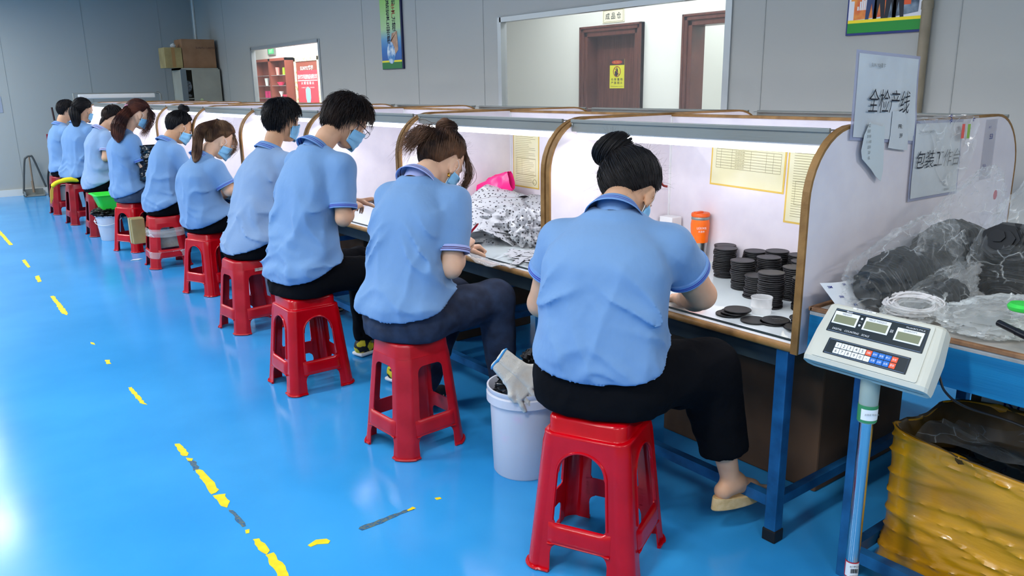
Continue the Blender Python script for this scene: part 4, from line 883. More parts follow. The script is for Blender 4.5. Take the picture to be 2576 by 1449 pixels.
def person(S, sh, yaw, N, Hc, hyaw, hpitch, label, hroll=0, shw=.17, gb=1.0, ga=1.0, elR=None, elL=None, wrR=None, wrL=None, hem=.08, sleeve=.62, sleeveR=1.0, armg=1.0, skin='skin', polo='polo', knit='cuff', stripe='stripe',
           pants='trouser', kneeR=None, kneeL=None, ankR=None, ankL=None, pantr=(.098, .078, .062), cuffz=.0, hair=None, hm='hair_black', mask=True, res=.006, sres=.008, seed=1, curlR=40, drop=.115, shoes='black_shoe', back=0.0, fold=1.0, pelv=None, shfwd=.03, shoeskin=False, hs=HS, extra=None, hemroll=0.0, hems=.42, fdR=None, nodrop=0):
    S = A(S[0], S[1], sh); a = math.radians(yaw); f = A(math.cos(a), math.sin(a), 0); l = A(-math.sin(a), math.cos(a), 0); up = A(0, 0, 1)
    org = A(S[0], S[1], 0); N = A(*N); H = Head(Hc, hyaw, hpitch, hroll, hs); P0 = (A(*pelv) if pelv is not None else S + up * .09)
    hipR, hipL = P0 - l * .09 * gb + f * .02 - up * .0, P0 + l * .09 * gb + f * .02
    kneeR = A(*kneeR) if kneeR is not None else S + f * .40 - l * .12 + up * .02; kneeL = A(*kneeL) if kneeL is not None else S + f * .40 + l * .13 + up * .02
    ankR = A(*ankR) if ankR is not None else A(kneeR[0], kneeR[1], .1) + f * .02; ankL = A(*ankL) if ankL is not None else A(kneeL[0], kneeL[1], .1) + f * .02
    NB = N - up * .03; ax = unit(NB - P0); shR = NB - l * shw - up * (drop - .03) + f * shfwd; shL = NB + l * shw - up * (drop - .03) + f * shfwd
    wrR = A(*wrR) if wrR is not None else S + f * .46 - l * .06 + up * (.80 - sh); wrL = A(*wrL) if wrL is not None else S + f * .46 + l * .08 + up * (.80 - sh)
    elR = A(*elR) if elR is not None else ik(shR, wrR, .29, .25, -l * .5 - up * 1 - f * .3); elL = A(*elL) if elL is not None else ik(shL, wrL, .29, .25, l * .5 - up * 1 - f * .3)
    alln = np.array([P0, N, H.w(0, 0, 0), shR, shL, elR, elL, wrR, wrL, kneeR, kneeL, ankR, ankL]); pad = .2
    lo, hi = alln.min(0) - pad, alln.max(0) + pad; lo[2] = -.01
    tab = [(-.14, .165 * gb, .115 * ga, -.005), (.02, .172 * gb, .12 * ga, 0), (.22, .150 * gb, .108 * ga, .0 - back), (.48, .158 * gb, .110 * ga, -.012 - back), (.70, .165 * gb, .108 * ga, -.022 - back), (.86, .13 * gb, .09 * ga, -.018 - back * .5), (.97, .08, .065, 0)]
    # ---- the body: one continuous surface
    B = Solid(lo, hi, res)
    B.trunk(P0, NB, f, [(t, b - .016, c - .016, o) for t, b, c, o in tab], .02)
    for s_ in (shR, shL): B.cone(NB - up * .03, s_, .05, .045, .04)
    B.chain([NB - up * .05 - f * .01, NB + (H.w(-.02, 0, -.03) - NB) * .5, H.w(-.018, 0, -.02)], [.062, .054, .055], .02); add_head(B, H)
    for sd, s_, e_, w_, k_, an, hp in ((-1, shR, elR, wrR, kneeR, ankR, hipR), (1, shL, elL, wrL, kneeL, ankL, hipL)):
        m1 = s_ + (e_ - s_) * .45; m2 = e_ + (w_ - e_) * .3
        B.chain([s_, m1, e_], [.050 * armg, .046 * armg, .038 * armg], .02); B.chain([e_, m2, w_], [.038 * armg, .040 * armg, .025], .016); B.ell(w_, (.028, .028, .02), None, .012)
        fd = unit(w_ - e_); nrm = up * 1.0 - l * sd * -.35; hand(B, w_, fd * .8 + f * .35 - up * .15 * 0, nrm, -l * sd, curlR)
        B.chain([hp, k_], [.085 * ga, .056], .03); B.chain([k_, k_ + (an - k_) * .35, an], [.056, .052, .034], .02)
        ft = unit(A(*fdR)) if (fdR is not None and sd < 0) else f; hb = an - up * .05 - ft * .03
        B.cone(hb, an + ft * .03 - up * .02, .032, .034, .02); B.cone(an + ft * .02 - up * .03, an + ft * .12 - up * .058, .034, .026, .02)
        for q_ in range(5): B.cone(an + ft * .11 - up * .058 + l * (-.026 + .013 * q_), an + ft * (.155 - .012 * (q_ if sd < 0 else 4 - q_) * .8) - up * .064 + l * (-.03 + .015 * q_), .012, .0095, .004)
    B.plane(S + up * .006, -up, org + A(-.24, -.22, sh - .14), org + A(.21, .22, sh + .3))
    body = link('person', B.mesh('person', org, 1), M[skin], None, org, label, 'person', 'workers in blue polo shirts at the benches'); body.location = org
    # ---- polo shirt with drape folds
    T = Solid(np.minimum(np.minimum(P0, N), np.minimum(shR, shL)) - A(.34, .34, .22), np.maximum(np.maximum(P0, N), np.maximum(shR, shL)) + A(.34, .34, .1), sres)
    loose = .013
    T.trunk(P0, NB, f, [(t, b + loose + (.008 if t < .3 else 0), c + loose + (.010 if t < .3 else 0), o) for t, b, c, o in tab], .02)
    for s_ in (shR, shL): T.cone(NB - up * .035, s_ + up * .002, .056, .062, .045)
    cuffs = []
    for s_, e_ in ((shR, elR), (shL, elL)):
        c_ = s_ + (e_ - s_) * sleeve; T.cone(s_ - up * .004, c_, .066 * sleeveR, .069 * sleeveR, .035, cut=True); cuffs.append((c_, unit(e_ - s_)))
    for s_, k_ in ((hipR, kneeR), (hipL, kneeL)):
        T.ell(s_ - up * .005 - f * .03, (.113 * gb, .112 * gb, .10), None, .04); T.cone(s_ + f * .0, s_ + (k_ - s_) * .22, .110 * gb, .104 * gb, .05)
    T.ell(NB + f * .01 + up * .055, (.075, .072, .05), None, .01, '-')
    rs = np.random.RandomState(seed); of = rs.rand(3) * 30; zh = P0[2]; zn = NB[2]
    def fold_fn(P):
        cm = np.clip(np.minimum(np.linalg.norm(P - cuffs[0][0], axis=1), np.linalg.norm(P - cuffs[1][0], axis=1)) / .10 - .75, 0.05, 1)
        Q = P - P0; v = Q @ l; u = Q @ f; z = (Q[:, 2]) / (zn - zh); wv = np.stack([v * 6, u * 6, Q[:, 2] * 5], -1) + of; wob = vnoise(wv) * 1.4
        lowm = np.clip(1 - np.abs(z - .12) / .34, 0, 1); g1 = ridge(np.stack([v * 3.2 + wob, u * 3.2, Q[:, 2] * 17 + wob * 1.6 + np.abs(v) * 10], -1) + of)
        g2 = ridge(np.stack([(np.abs(v) * .8 + Q[:, 2] * .6) * 15 + wob, u * 4, (Q[:, 2] * .8 - np.abs(v) * .6) * 4], -1) + of * 1.3); midm = np.clip(1 - np.abs(z - .5) / .42, 0, 1) * np.clip(np.abs(v) / .08, .25, 1)
        g3 = vnoise(np.stack([v * 9, u * 9, Q[:, 2] * 4], -1) + of)
        g4 = ridge(np.stack([v * 8 + wob * .8, u * 6, Q[:, 2] * 2.2 - np.abs(v) * 5], -1) + of * 1.7)
        hm_ = np.clip((Q[:, 2] - hem + .12 - .2 * (Q @ f)) / .09, .12, 1)
        return -fold * cm * hm_ * (.020 * (g1 ** 2.5) * lowm + .020 * (g2 ** 4) * midm + .010 * (g3 - .5) * np.clip(1.2 - z, 0, 1) + .017 * (g4 ** 4) * np.clip(1.15 - z, 0, 1))
    T.ripple(fold_fn, .045)
    T.plane(A(P0[0], P0[1], zh + hem - .11) - f * .15, -up + f * hems + l * hemroll, None, None)
    for c_, a_ in cuffs: T.cone(c_ - a_ * .03, c_ + a_ * .03, .043 * sleeveR * armg, .055 * sleeveR, .004, '-')
    shirt = link('polo_shirt', T.mesh('polo_shirt', org, 3), M[polo], body, org)
    q = MB(); nd = unit((H.w(-.02, 0, -.03) - NB) * .6 + ax * .06)
    prof = [(.064, -.04), (.065, -.01), (.066, .014), (.069, .021), (.074, .018), (.080, .010), (.087, -.001), (.0895, -.005), (.092, -.009), (.0945, -.013), (.0965, -.0165), (.099, -.021), (.1015, -.026), (.1005, -.028), (.094, -.020)]
    mm = [0, 0, 0, 0, 0, 0, 1, 0, 0, 1, 0, 0, 0, 0]
    ring(q, NB + nd * .012 + f * .004, nd, f, prof, mm, 44, 1.02, .95, gap=14, droop=lambda an, r, h: -.012 * (1 - math.cos(an)) * -0.6 if False else .0)
    q.build('collar', [M[knit], M[stripe]], shirt)
    for c_, a_ in cuffs:
        q = MB(); R0 = .0725 * sleeveR; ring(q, c_, a_, up if abs(a_[2]) < .9 else f, [(R0 - .008, -.010), (R0 + .001, -.006), (R0 + .0015, .003), (R0 + .0015, .0065), (R0 + .0015, .0095), (R0 + .001, .013), (R0, .020), (R0 - .004, .021), (R0 - .007, .0)], [0, 0, 1, 0, 1, 0, 0, 0], 36)
        q.build('sleeve_cuff', [M[knit], M[stripe]], shirt)
    # ---- trousers
    lo2 = np.array([P0, kneeR, kneeL, ankR, ankL]).min(0) - .2; hi2 = np.array([P0, kneeR, kneeL, ankR, ankL]).max(0) + .2; lo2[2] = 0
    G = Solid(lo2, hi2, sres + .001); gg = [(t, b + .004, c + .004, o) for t, b, c, o in tab[:3]] + [(.3, .12 * gb, .09 * ga, 0)]
    G.trunk(P0, NB, f, gg, .02)
    for s_ in (hipR, hipL): G.ell(s_ - up * .02 - f * .03, (.100 * gb, .10 * gb, .085), None, .04)
    for hp, k_, an in ((hipR, kneeR, ankR), (hipL, kneeL, ankL)):
        G.cone(hp + f * .02, k_, pantr[0] * gb, pantr[1], .04); en = an + (k_ - an) * cuffz; G.cone(k_, en, pantr[1], pantr[2], .03, cut=True)
    def pf(P):
        Q = P - P0; return -.006 * ridge(Q * A(14, 14, 14) + of) ** 2 * fold
    G.ripple(pf, .04); G.plane(S + up * .003, -up, org + A(-.28, -.28, sh - .16), org + A(.20, .28, sh + .3))
    for k_, an in ((kneeR, ankR), (kneeL, ankL)):
        en = an + (k_ - an) * cuffz; dd = unit(an - k_); G.cone(en - dd * .04, en + dd * .04, pantr[2] - .008, pantr[2] - .004, .003, '-')
    link('trousers', G.mesh('trousers', org, 2), M[pants], body, org)
    # ---- face details
    for y in (-1, 1):
        q = MB(); q.lathe([(0, -.010), (.007, -.0075), (.010, -.002), (.010, .002), (.007, .0075), (0, .010)], H.w(.078, y * .031, .008), 12, R=H.R); e_ = q.build('eye', M['eyew'], body)
        q = MB(); q.lathe([(0, .0105), (.0045, .0095), (.0048, .008)], H.w(.078, y * .031, .008), 12, R=H.R @ rotm('Y', 100)); q.build('iris', M['black'], e_)
        q = MB(); q.tube([H.w(.086, y * .014, .026), H.w(.089, y * .03, .031), H.w(.078, y * .047, .027)], [.0015, .0028, .001], 5); q.build('eyebrow', M[hm], body)
    q = MB(); q.tube([H.w(.090, -.02, -.061), H.w(.0955, 0, -.0605), H.w(.090, .02, -.061)], [.001, .0035, .001], 6); q.build('lips', M['lip'], body)
    if mask:
        q = MB(); msc = 1.0
        def mf(u, v):
            az = (u - .5) * 2 * 74; zz = .004 - v * .118 - .012 * abs(math.cos(u * math.pi)) * 0; t = 1 - abs(u - .5) * 2
            rx = .110 + .022 * t * (1 - v * .25) + .0016 * math.sin(v * 22); ry = .086 + .003 * math.sin(v * 22) * .3; a_ = math.radians(az)
            k = 1 - .22 * max(0, v - .55) ; zz2 = zz + (-.028 + .028 * t if v < .5 else (.020 * (1 - t)))
            return H.w(-.012 + rx * math.cos(a_) * k, ry * math.sin(a_) * (1.02 - .12 * v), zz2)
        q.grid(mf, 25, 19); g_ = q.build('face_mask', M['maskblue'], body)
        so = g_.modifiers.new('thickness', 'SOLIDIFY'); so.thickness = .0015
        for y in (-1, 1):
            u_ = 1 if y > 0 else 0; q = MB(); a1 = mf(u_, .04); a2 = mf(u_, .96)
            q.tube(smoothpath([a1, H.w(.03, y * .080, .008), H.w(.008, y * .084, .024), H.w(-.004, y * .086, .012), H.w(-.004, y * .084, -.02), H.w(.012, y * .078, -.05), a2], 5), .0013, 5); q.build('ear_loop', M['masklight'], g_)
    # ---- shoes
    for sd, an, k_ in ((-1, ankR, kneeR), (1, ankL, kneeL)):
        if shoeskin: break
        ft = f; Z = Solid(an - A(.2, .2, .12), an + A(.22, .22, .12), .006); c0 = an - up * .052
        Z.cone(c0 - f * .035, c0 + f * .05, .042, .044, .02); Z.cone(c0 + f * .05, c0 + f * .15 - up * .006, .042, .034, .02); Z.cone(c0 - f * .03 + up * .02, an + up * .01, .042, .044, .02); Z.plane(c0 - up * .034, -up)
        Z.plane(an + up * .012, up, an - A(.1, .1, 0), an + A(.1, .1, .1)); sho = link('shoe', Z.mesh('shoe', org, 1), M['rubber'], body, org)
        if shoes == 'sneaker':
            sho.data.materials.clear(); sho.data.materials.append(mottle(mat('sneaker_upper', rough=.6), srgb(20, 20, 22), srgb(220, 200, 40), 22, 1, .48, .52))
            q = MB(); q.box(-.075, .20, -.046, .046, -.0, .022, b=.01, R=np.array([f, l, up]).T, o=c0 - up * .042 ); q.build('shoe_sole', M['white'], sho)
    body['_H'] = 0
    if hair: hair(body, H, seed)
    if extra: extra(body, H, dict(N=NB, f=f, l=l, wrR=wrR, elR=elR, wrL=wrL, ankR=ankR, ankL=ankL, org=org, fdR=fdR, S=S, kneeR=kneeR))
    return body
# ---- hair
def hairline(az, low):
    # lowest elevation (degrees) covered by hair for an azimuth on the skull
    a = abs(((az + 180) % 360) - 180); return np.interp(a, [0, 35, 60, 78, 92, 110, 130, 180], [46, 42, 30, 2, 8, -22, -56, -64]) + low
def cap(body, H, m, off=.010, low=0, bulge=None, res=.006):
    q = MB(); nu, nv = 72, 26
    def fn(u, v):
        az = u * 360; e0 = hairline(az, low); el = e0 + (90 - e0) * v; o = off * min(1, v * 5 + .25)
        p = onskull(az, el, o + (bulge(az, el) if bulge else 0)); n = float(vnoise(A(az / 9, el / 60, 1))) - .5; return H.w(*(p + unit(p - SKC) * n * .004 * min(1, v * 4)))
    q.grid(fn, nu, nv, closed_u=True); mc = m.copy(); mc.name = m.name + '_under'; mc.node_tree.nodes['Principled BSDF'].inputs['Roughness'].default_value = .85; mc.node_tree.nodes['Principled BSDF'].inputs['Specular IOR Level'].default_value = .08; return q.build('hair', mc, body)
def slerp_path(H, p0, p1, k, rs, lift=.012, jitter=.004):
    a, b = unit((p0 - SKC) / SKR), unit((p1 - SKC) / SKR); w = math.acos(np.clip(a @ b, -.999, .999)); out = []; j = rs.randn(3) * jitter
    for i in range(k):
        t = i / (k - 1); d = (a * math.sin((1 - t) * w) + b * math.sin(t * w)) / math.sin(w); out.append(SKC + d * (SKR + lift * (.72 + .28 * math.sin(min(t * 1.6, 1) * 1.57))) + j * math.sin(t * 3.14))
    return H.W(np.array(out))
def roots(rs, n, low=0):
    out = []
    while len(out) < n:
        az = rs.uniform(0, 360); el = math.degrees(math.asin(rs.uniform(-.93, 1)))
        if el > hairline(az, low): out.append((az, el))
    return out
def gathered(H, rs, n, G, low=0, lift=.012, k=9): return [slerp_path(H, onskull(az, el), G, k, rs, lift) for az, el in roots(rs, n, low)]
def blob(name, pts, rs_, m, par, H=None, k=.02, res=.005, ripple=None):
    pts = np.array([H.w(*p) if H is not None else p for p in pts]); mx = max(rs_) + .03
    Z = Solid(pts.min(0) - mx, pts.max(0) + mx, res); Z.chain(list(pts), rs_, k)
    if len(pts) == 1: Z.ell(pts[0], (rs_[0],) * 3)
    Z.ripple(ripple or (lambda P: -.004 * ridge(P * 60)), .02); return link(name, Z.mesh(name, np.array(par['_o']), 1), m, par, np.array(par['_o']))
FLY = []
def flyaways(H, rs, n, L=.05):
    out = []; FLY.append(out)
    for az, el in roots(rs, n * 2, -6):
        p = onskull(az, el, .012); d = unit(p - SKC + rs.randn(3) * .05); c = rs.randn(3) * .5; out.append(H.W(np.array([p + (d + c * t) * L * t * rs.uniform(.4, 1) for t in np.linspace(0, 1, 6)])))
    return []
def bun_hair(hm, bc, br, seed_n=1400, tail=None, loops=1, front=None, low=0, sr=.0011):
    def go(body, H, seed):
        rs = np.random.RandomState(seed); hr = cap(body, H, M[hm], .011, low); G = SKC + unit((A(*bc) - SKC) / SKR) * (SKR + .012)
        S_ = gathered(H, rs, seed_n, G, low, .016) + flyaways(H, rs, seed_n // 18)
        c = A(*bc)
        ax_ = unit(c - SKC); u = unit(np.cross(ax_, A(0, 1, .1))); v = np.cross(ax_, u)
        T_ = [H.w(*(c + (u * math.cos(t) + v * math.sin(t)) * br * .55 + ax_ * .012 * math.sin(t * 2 + 1))) for t in np.linspace(0, 2 * math.pi, 17)]
        blob('hair_bun', T_, [br * .43 * H.s * (1 + .15 * math.sin(i * 1.7)) for i in range(17)], M[hm], body, None, .012)
        for _ in range(seed_n // 3):
            ph = rs.uniform(0, 6.28); th = rs.uniform(0, 6.28); rr = br * (.66 + rs.uniform(.0, .10)); P = []
            for t in np.linspace(0, rs.uniform(1.5, 3.5), 12):
                a_ = ph + t; b_ = th + t * .7; cc = c + (u * math.cos(a_) + v * math.sin(a_)) * (br * .55 + math.cos(b_) * rr) + ax_ * (math.sin(b_) * rr); P.append(cc)
            S_.append(H.W(np.array(P)))
        FLY.append([])
        for _ in range(seed_n // 30):
            d = unit(rs.randn(3)); p = c + d * br * .9; FLY[-1].append(H.W(np.array([p + (d + rs.randn(3) * .1) * t for t in np.linspace(0, .03, 5)])))
        if tail: S_ += tail(H, rs)
        if front: S_ += front(H, rs)
        strands(S_, sr, 'hair_strands', M[hm], hr)
    return go
def short_hair(hm, n=2600, L=.055, puff=.016, low=0, messy=.25, crown=(150, 75), sr=.0012, fringe=0):
    def go(body, H, seed):
        rs = np.random.RandomState(seed); hr = cap(body, H, M[hm], puff, low); C = onskull(*crown); S_ = []
        for az, el in roots(rs, n, low - 2):
            p = onskull(az, el, puff * .75); nrm = unit((p - SKC) / SKR); d = p - C; d = d - nrm * (d @ nrm) + rs.randn(3) * .01; d = unit(d) + A(0, 0, -.25 if el < 40 else 0); d = unit(d - nrm * (d @ nrm)); ll = L * rs.uniform(.6, 1.2); P = []; q = p.copy(); dd = unit(d + nrm * rs.uniform(.05, .45) * messy * 2 + rs.randn(3) * messy * .35)
            if fringe and abs(((az + 180) % 360) - 180) < 70: ll *= 1.25
            for t in range(7):
                P.append(q.copy()); q = q + dd * ll / 6; n2 = unit((q - SKC) / SKR); e = np.linalg.norm((q - SKC) / (SKR + puff)); dd = unit(dd - n2 * .22 * (1 if e > 1.02 else -.4) + A(0, 0, -.05))
            S_.append(H.W(np.array(P)))
        strands(S_, sr, 'hair_strands', M[hm], hr)
    return go
def tail_hair(hm, G, path, rad, n=1500, tie=True, front=None, low=0, sr=.0012, spread=.6, tiem='black', curl=0.0):
    def go(body, H, seed):
        rs = np.random.RandomState(seed); hr = cap(body, H, M[hm], .012, low); g = SKC + unit((A(*G) - SKC) / SKR) * (SKR + .014); S_ = gathered(H, rs, n, g, low, .016) + flyaways(H, rs, n // 20)
        P = smoothpath([H.w(*G)] + [A(*p) for p in path], 6); k = len(P); rr = np.interp(np.linspace(0, 1, k), np.linspace(0, 1, len(rad)), rad)
        tl = blob('ponytail', P, list(rr * .8), M[hm], body, None, .01, .006)
        T_, N_, B_ = frames(P)
        for _ in range(n // 2):
            a = rs.uniform(0, 6.28); r0 = rs.uniform(.55, 1.12); e = int(k * rs.uniform(.72, 1)); ph = rs.uniform(0, 6.28); S_.append(np.array([P[i] + (N_[i] * math.cos(a + i * .04) + B_[i] * math.sin(a + i * .04)) * rr[i] * r0 + N_[i] * curl * math.sin(i * .9 + ph) for i in range(0, max(e, 4))]))
        for _ in range(n // 12):
            a = rs.uniform(0, 6.28); S_.append(np.array([P[i] + (N_[i] * math.cos(a) + B_[i] * math.sin(a)) * rr[i] * (1 + .05 * (i - k * .5)) for i in range(k // 2, k)]))
        if tie:
            q = MB(); q.tube([H.w(*G) + (P[1] - P[0]) * .2 + (N_[1] * math.cos(t) + B_[1] * math.sin(t)) * rr[1] * .95 for t in np.linspace(0, 6.28, 15)[:-1]], .006 if tiem == 'black' else .012, 8, closed=True); q.build('hair_tie', M[tiem], tl)
        if front: S_ += front(H, rs)
        strands(S_, sr, 'hair_strands', M[hm], hr)
    return go
def locks(starts, ends, n, wid=.012, sag=.01, k=10):
    def go(H, rs):
        out = []
        for (s_, m_, e_) in [(starts[i], ends[i][0], ends[i][1]) for i in range(len(starts))]:
            for _ in range(n):
                j = rs.randn(3) * wid; P = smoothpath([A(*s_) + j * .6, A(*m_) + j, A(*e_) + j * 1.1 + rs.randn(3) * wid * .4], 5); out.append(H.W(P))
        return out
    return go
# ------------------------------------------------------------------ the ten workers
def earring(b, H, J):
    q = MB(); q.tube([H.w(.002, -.084, -.036), H.w(.002, -.086, -.046)], .0015, 6); q.lathe([(0, -.008), (.005, -.004), (.006, 0), (.004, .004), (.006, .008), (0, .013)], H.w(.002, -.086, -.056), 10); q.build('earring', M['gold'], b)
def spectacles(b, H, J):
    q = MB(); fr = mat('spectacle_frame', srgb(120, 90, 70), .3, .6)
    for y in (-1, 1): q.tube([H.w(.115, y * .034 + .026 * math.cos(t), .0 + .020 * math.sin(t)) for t in np.linspace(0, 6.28, 21)[:-1]], .0011, 6, closed=True); q.tube([H.w(.113, y * .060, .006), H.w(.06, y * .078, .012), H.w(.0, y * .084, .014), H.w(-.02, y * .083, .004)], .0022, 6)
    q.tube([H.w(.115, -.009, .004), H.w(.118, 0, .007), H.w(.115, .009, .004)], .0012, 6); g = q.build('spectacles', M['black'], b)
    q = MB(); 
    for y in (-1, 1): q.lathe([(0, 0), (.025, 0), (.025, .0006), (0, .0006)], H.w(.115, y * .034, 0), 20, R=H.R @ rotm('Y', 90), sx=.8); 
    q.build('lenses', mat('lens', (1, 1, 1), .02, alpha=.15), g)
def scrunchie(b, H, J): pass
def hairclip(b, H, J):
    q = MB(); q.tube(smoothpath([H.w(.03, -.062, .092), H.w(.045, -.070, .088), H.w(.055, -.078, .094)]), .004, 6); q.build('hair_clip', M['inkred'], b)
def sandals(b, H, J):
    up = A(0, 0, 1); f = J['f']; an = J['ankR']; ft = unit(A(*J['fdR'])); l = unit(np.cross(up, ft)); fr = np.array([ft, l, np.cross(ft, l)]).T
    q = MB(); out = []
    for t in np.linspace(0, 2 * math.pi, 40)[:-1]:
        x = .055 + .125 * math.cos(t); w_ = .036 + .010 * (x / .18); out.append((x, w_ * math.sin(t) * 1.05))
    V = []; n = len(out)
    for z, k in ((-.100, .97), (-.097, 1), (-.076, 1.0), (-.073, .98)):
        for x, y in out: V.append(an + fr @ A(x * k, y * k, z - (.012 if z < -.09 else 0) * (1 - x / .2) * 1.2 + .004))
    F = [[3 * n + i for i in range(n)], list(range(n))[::-1]] + [(j * n + i, j * n + (i + 1) % n, (j + 1) * n + (i + 1) % n, (j + 1) * n + i) for j in range(3) for i in range(n)]
    q.add(V, F, 0, False); s = q.build('sandal', bump(mottle(mat('cork_sole', rough=.8), srgb(196, 164, 112), srgb(214, 184, 136), 40), 120, .5, .002, stretch=(1, 1, 3)), b)
    q = MB()
    def sf(u, v):
        a = (u - .5) * math.pi * 1.15; x = .075 + v * .05; return an + fr @ A(x + .02 * math.cos(a), math.sin(a) * .043, -.066 + .040 * math.cos(a) - .02 * v)
    q.grid(sf, 18, 6); st = q.build('strap', M['black'], s); so = st.modifiers.new('thickness', 'SOLIDIFY'); so.thickness = .002
    q = MB()
    for i, u in enumerate(np.linspace(.12, .88, 8)):
        for j, v in enumerate((.2, .55, .9)):
            u2 = u + (.04 if j % 2 else 0); p = sf(u2, v); p2 = sf(u2 + .01, v); p3 = sf(u2, v + .05); nn = unit(np.cross(p2 - p, p3 - p)); nn = nn if nn @ (p - (an + fr @ A(.09, 0, -.07))) > 0 else -nn
            e1 = unit(p2 - p); e2 = np.cross(nn, e1); q.add([p + nn * .0012 + (e1 * math.cos(t) + e2 * math.sin(t)) * .0036 for t in np.linspace(0, 6.28, 11)[:-1]], [list(range(10))], 0)
    q.build('polka_dots', M['white'], st)
PEOPLE = []
def fringe_front(H, rs):
    out = []
    for _ in range(320):
        y = rs.uniform(-.07, .075); s_ = A(.055, y * .7, .105); e = A(.125 + rs.randn() * .004, y * 1.05, -.01 + rs.randn() * .018); m = A(.118, y, .07); out.append(H.W(smoothpath([s_, m, e], 5)))
    return out
def side_locks(y0, y1, n, drop, x0=.055, wid=.01, jit=.012):
    def go(H, rs):
        out = []
        for _ in range(n):
            sd = rs.choice([y0, y1]); s_ = A(.03, sd * .6, .108) + rs.randn(3) * .006; m = A(x0 + .05, sd * 1.1, .02) + rs.randn(3) * wid; e = A(x0 + .045, sd * 1.15, -drop) + rs.randn(3) * jit; out.append(H.W(smoothpath([s_, m, e], 6)))
        return out
    return go
def tail9(H, rs):
    out = []
    for _ in range(700):
        g = onskull(168 + rs.randn() * 8, 38 + rs.randn() * 8, .012); a = rs.randn(); m = A(-.13 - abs(rs.randn()) * .018, .03 + a * .022, .045 + rs.randn() * .014); e = A(-.145 + rs.randn() * .022, .06 + a * .028 , -.03 + rs.randn() * .035); out.append(H.W(smoothpath([g, m, e], 7)))
    return out
PEOPLE.append(person((1.705, 1.765), .532, 32, (1.785, 1.80, 1.175), (1.935, 1.89, 1.195), 12, 52, 'person in a blue polo with a black top bun, nearest the camera', shw=.178, gb=1.15, ga=1.22, armg=1.26, sleeveR=1.12, sleeve=.44,
    elR=(2.065, 1.665, .862), elL=(1.70, 2.065, .815), wrR=(2.22, 1.88, .775), wrL=(1.93, 2.12, .79), hem=.155, fdR=(1, -.12, -.10), kneeR=(2.07, 1.63, .60), kneeL=(2.02, 2.0, .58), ankR=(2.155, 1.575, .20), ankL=(1.97, 1.98, .21), cuffz=.27, pantr=(.11, .105, .082), hair=bun_hair('hair_black', (-.085, .078, .104), .054, 2600, low=-8, sr=.0013),
    hm='hair_black', skin='skin', res=.0055, sres=.007, seed=10, drop=.125, back=.03, extra=lambda b, H, J: (sandals(b, H, J), hairclip(b, H, J)), shoeskin=True, shfwd=.01, fold=1.0))
PEOPLE.append(person((1.655, 2.935), .50, 24, (1.775, 3.0, 1.185), (1.955, 3.085, 1.215), 8, 42, 'person in a blue polo with a brown bun, earring and red pen', shw=.165, gb=1.02, ga=1.08, armg=1.12, sleeve=.70, sleeveR=1.06,
    elR=(1.80, 2.79, .80), wrR=(1.93, 2.90, .862), wrL=(2.06, 3.10, .80), hem=.12, kneeR=(2.08, 2.86, .60), kneeL=(2.05, 3.16, .56), ankR=(2.10, 2.83, .12), ankL=(1.88, 3.2, .10), pants='jeans', pantr=(.10, .085, .055), stripe='stripe_dark', knit='cuff_pale',
    hair=bun_hair('hair_brown', (-.055, .02, .145), .038, 1700, tail=tail9, front=side_locks(-.065, .065, 260, .075)), hm='hair_brown', skin='skin_light', res=.0055, sres=.007, seed=9, curlR=85, extra=lambda b, H, J: earring(b, H, J), fold=1.25))
PEOPLE.append(person((1.60, 3.95), .50, 14, (1.742, 3.985, 1.275), (1.965, 4.04, 1.372), -2, 36, 'tall person in a blue polo with tousled brown hair, glasses and a mask', shw=.18, gb=1.0, ga=1.02, armg=1.05, sleeve=.74,
    elR=(1.775, 3.76, .90), wrR=(1.89, 3.90, .93), wrL=(2.0, 4.05, .93), hem=.095, kneeR=(2.05, 3.80, .58), kneeL=(2.05, 4.16, .57), ankR=(1.98, 3.62, .11), ankL=(2.05, 4.15, .1), shoes='sneaker', hair=short_hair('hair_dark', 3600, .075, .020, 0, .5, sr=.0013, fringe=1), hm='hair_dark',
    res=.006, sres=.008, seed=8, extra=lambda b, H, J: spectacles(b, H, J), skin='skin', fold=1.25))
PEOPLE.append(person((1.745, 5.2), .475, 8, (1.965, 5.215, 1.195), (2.085, 5.24, 1.345), 10, 14, 'person in a pale blue polo with short straight black hair and a mask', polo='polo_pale', shw=.155, hem=.06, kneeR=(2.15, 5.05, .53), kneeL=(2.15, 5.35, .53),
    hair=short_hair('hair_black', 2600, .075, .019, 0, .12, sr=.0014), hm='hair_black', res=.008, sres=.010, seed=7, skin='skin_tan', fold=1.3, pelv=(1.76, 5.2, .565)))
tail6 = [(1.90, 6.41, 1.268), (1.855, 6.38, 1.20), (1.82, 6.34, 1.09), (1.79, 6.30, 1.03)]
PEOPLE.append(person((1.86, 6.385), .48, 6, (1.875, 6.41, 1.082), (2.035, 6.43, 1.165), -8, 34, 'person leaning forward in a blue polo with a light brown ponytail and a mask', shw=.16, gb=1.12, ga=1.15, armg=1.12, sleeve=.7, sleeveR=1.08,
    elR=(1.99, 6.20, .80), wrR=(2.12, 6.33, .85), wrL=(2.16, 6.45, .85), hem=.07, kneeR=(2.26, 6.25, .54), kneeL=(2.26, 6.5, .54), hair=tail_hair('hair_light', (-.075, .0, .115), tail6, [.022, .034, .036, .03, .012], 1500, front=side_locks(-.06, .06, 90, .075, .05)), hm='hair_light', res=.0075, sres=.009, seed=6, skin='skin_light', curlR=30, pelv=(1.845, 6.385, .56), back=.03))
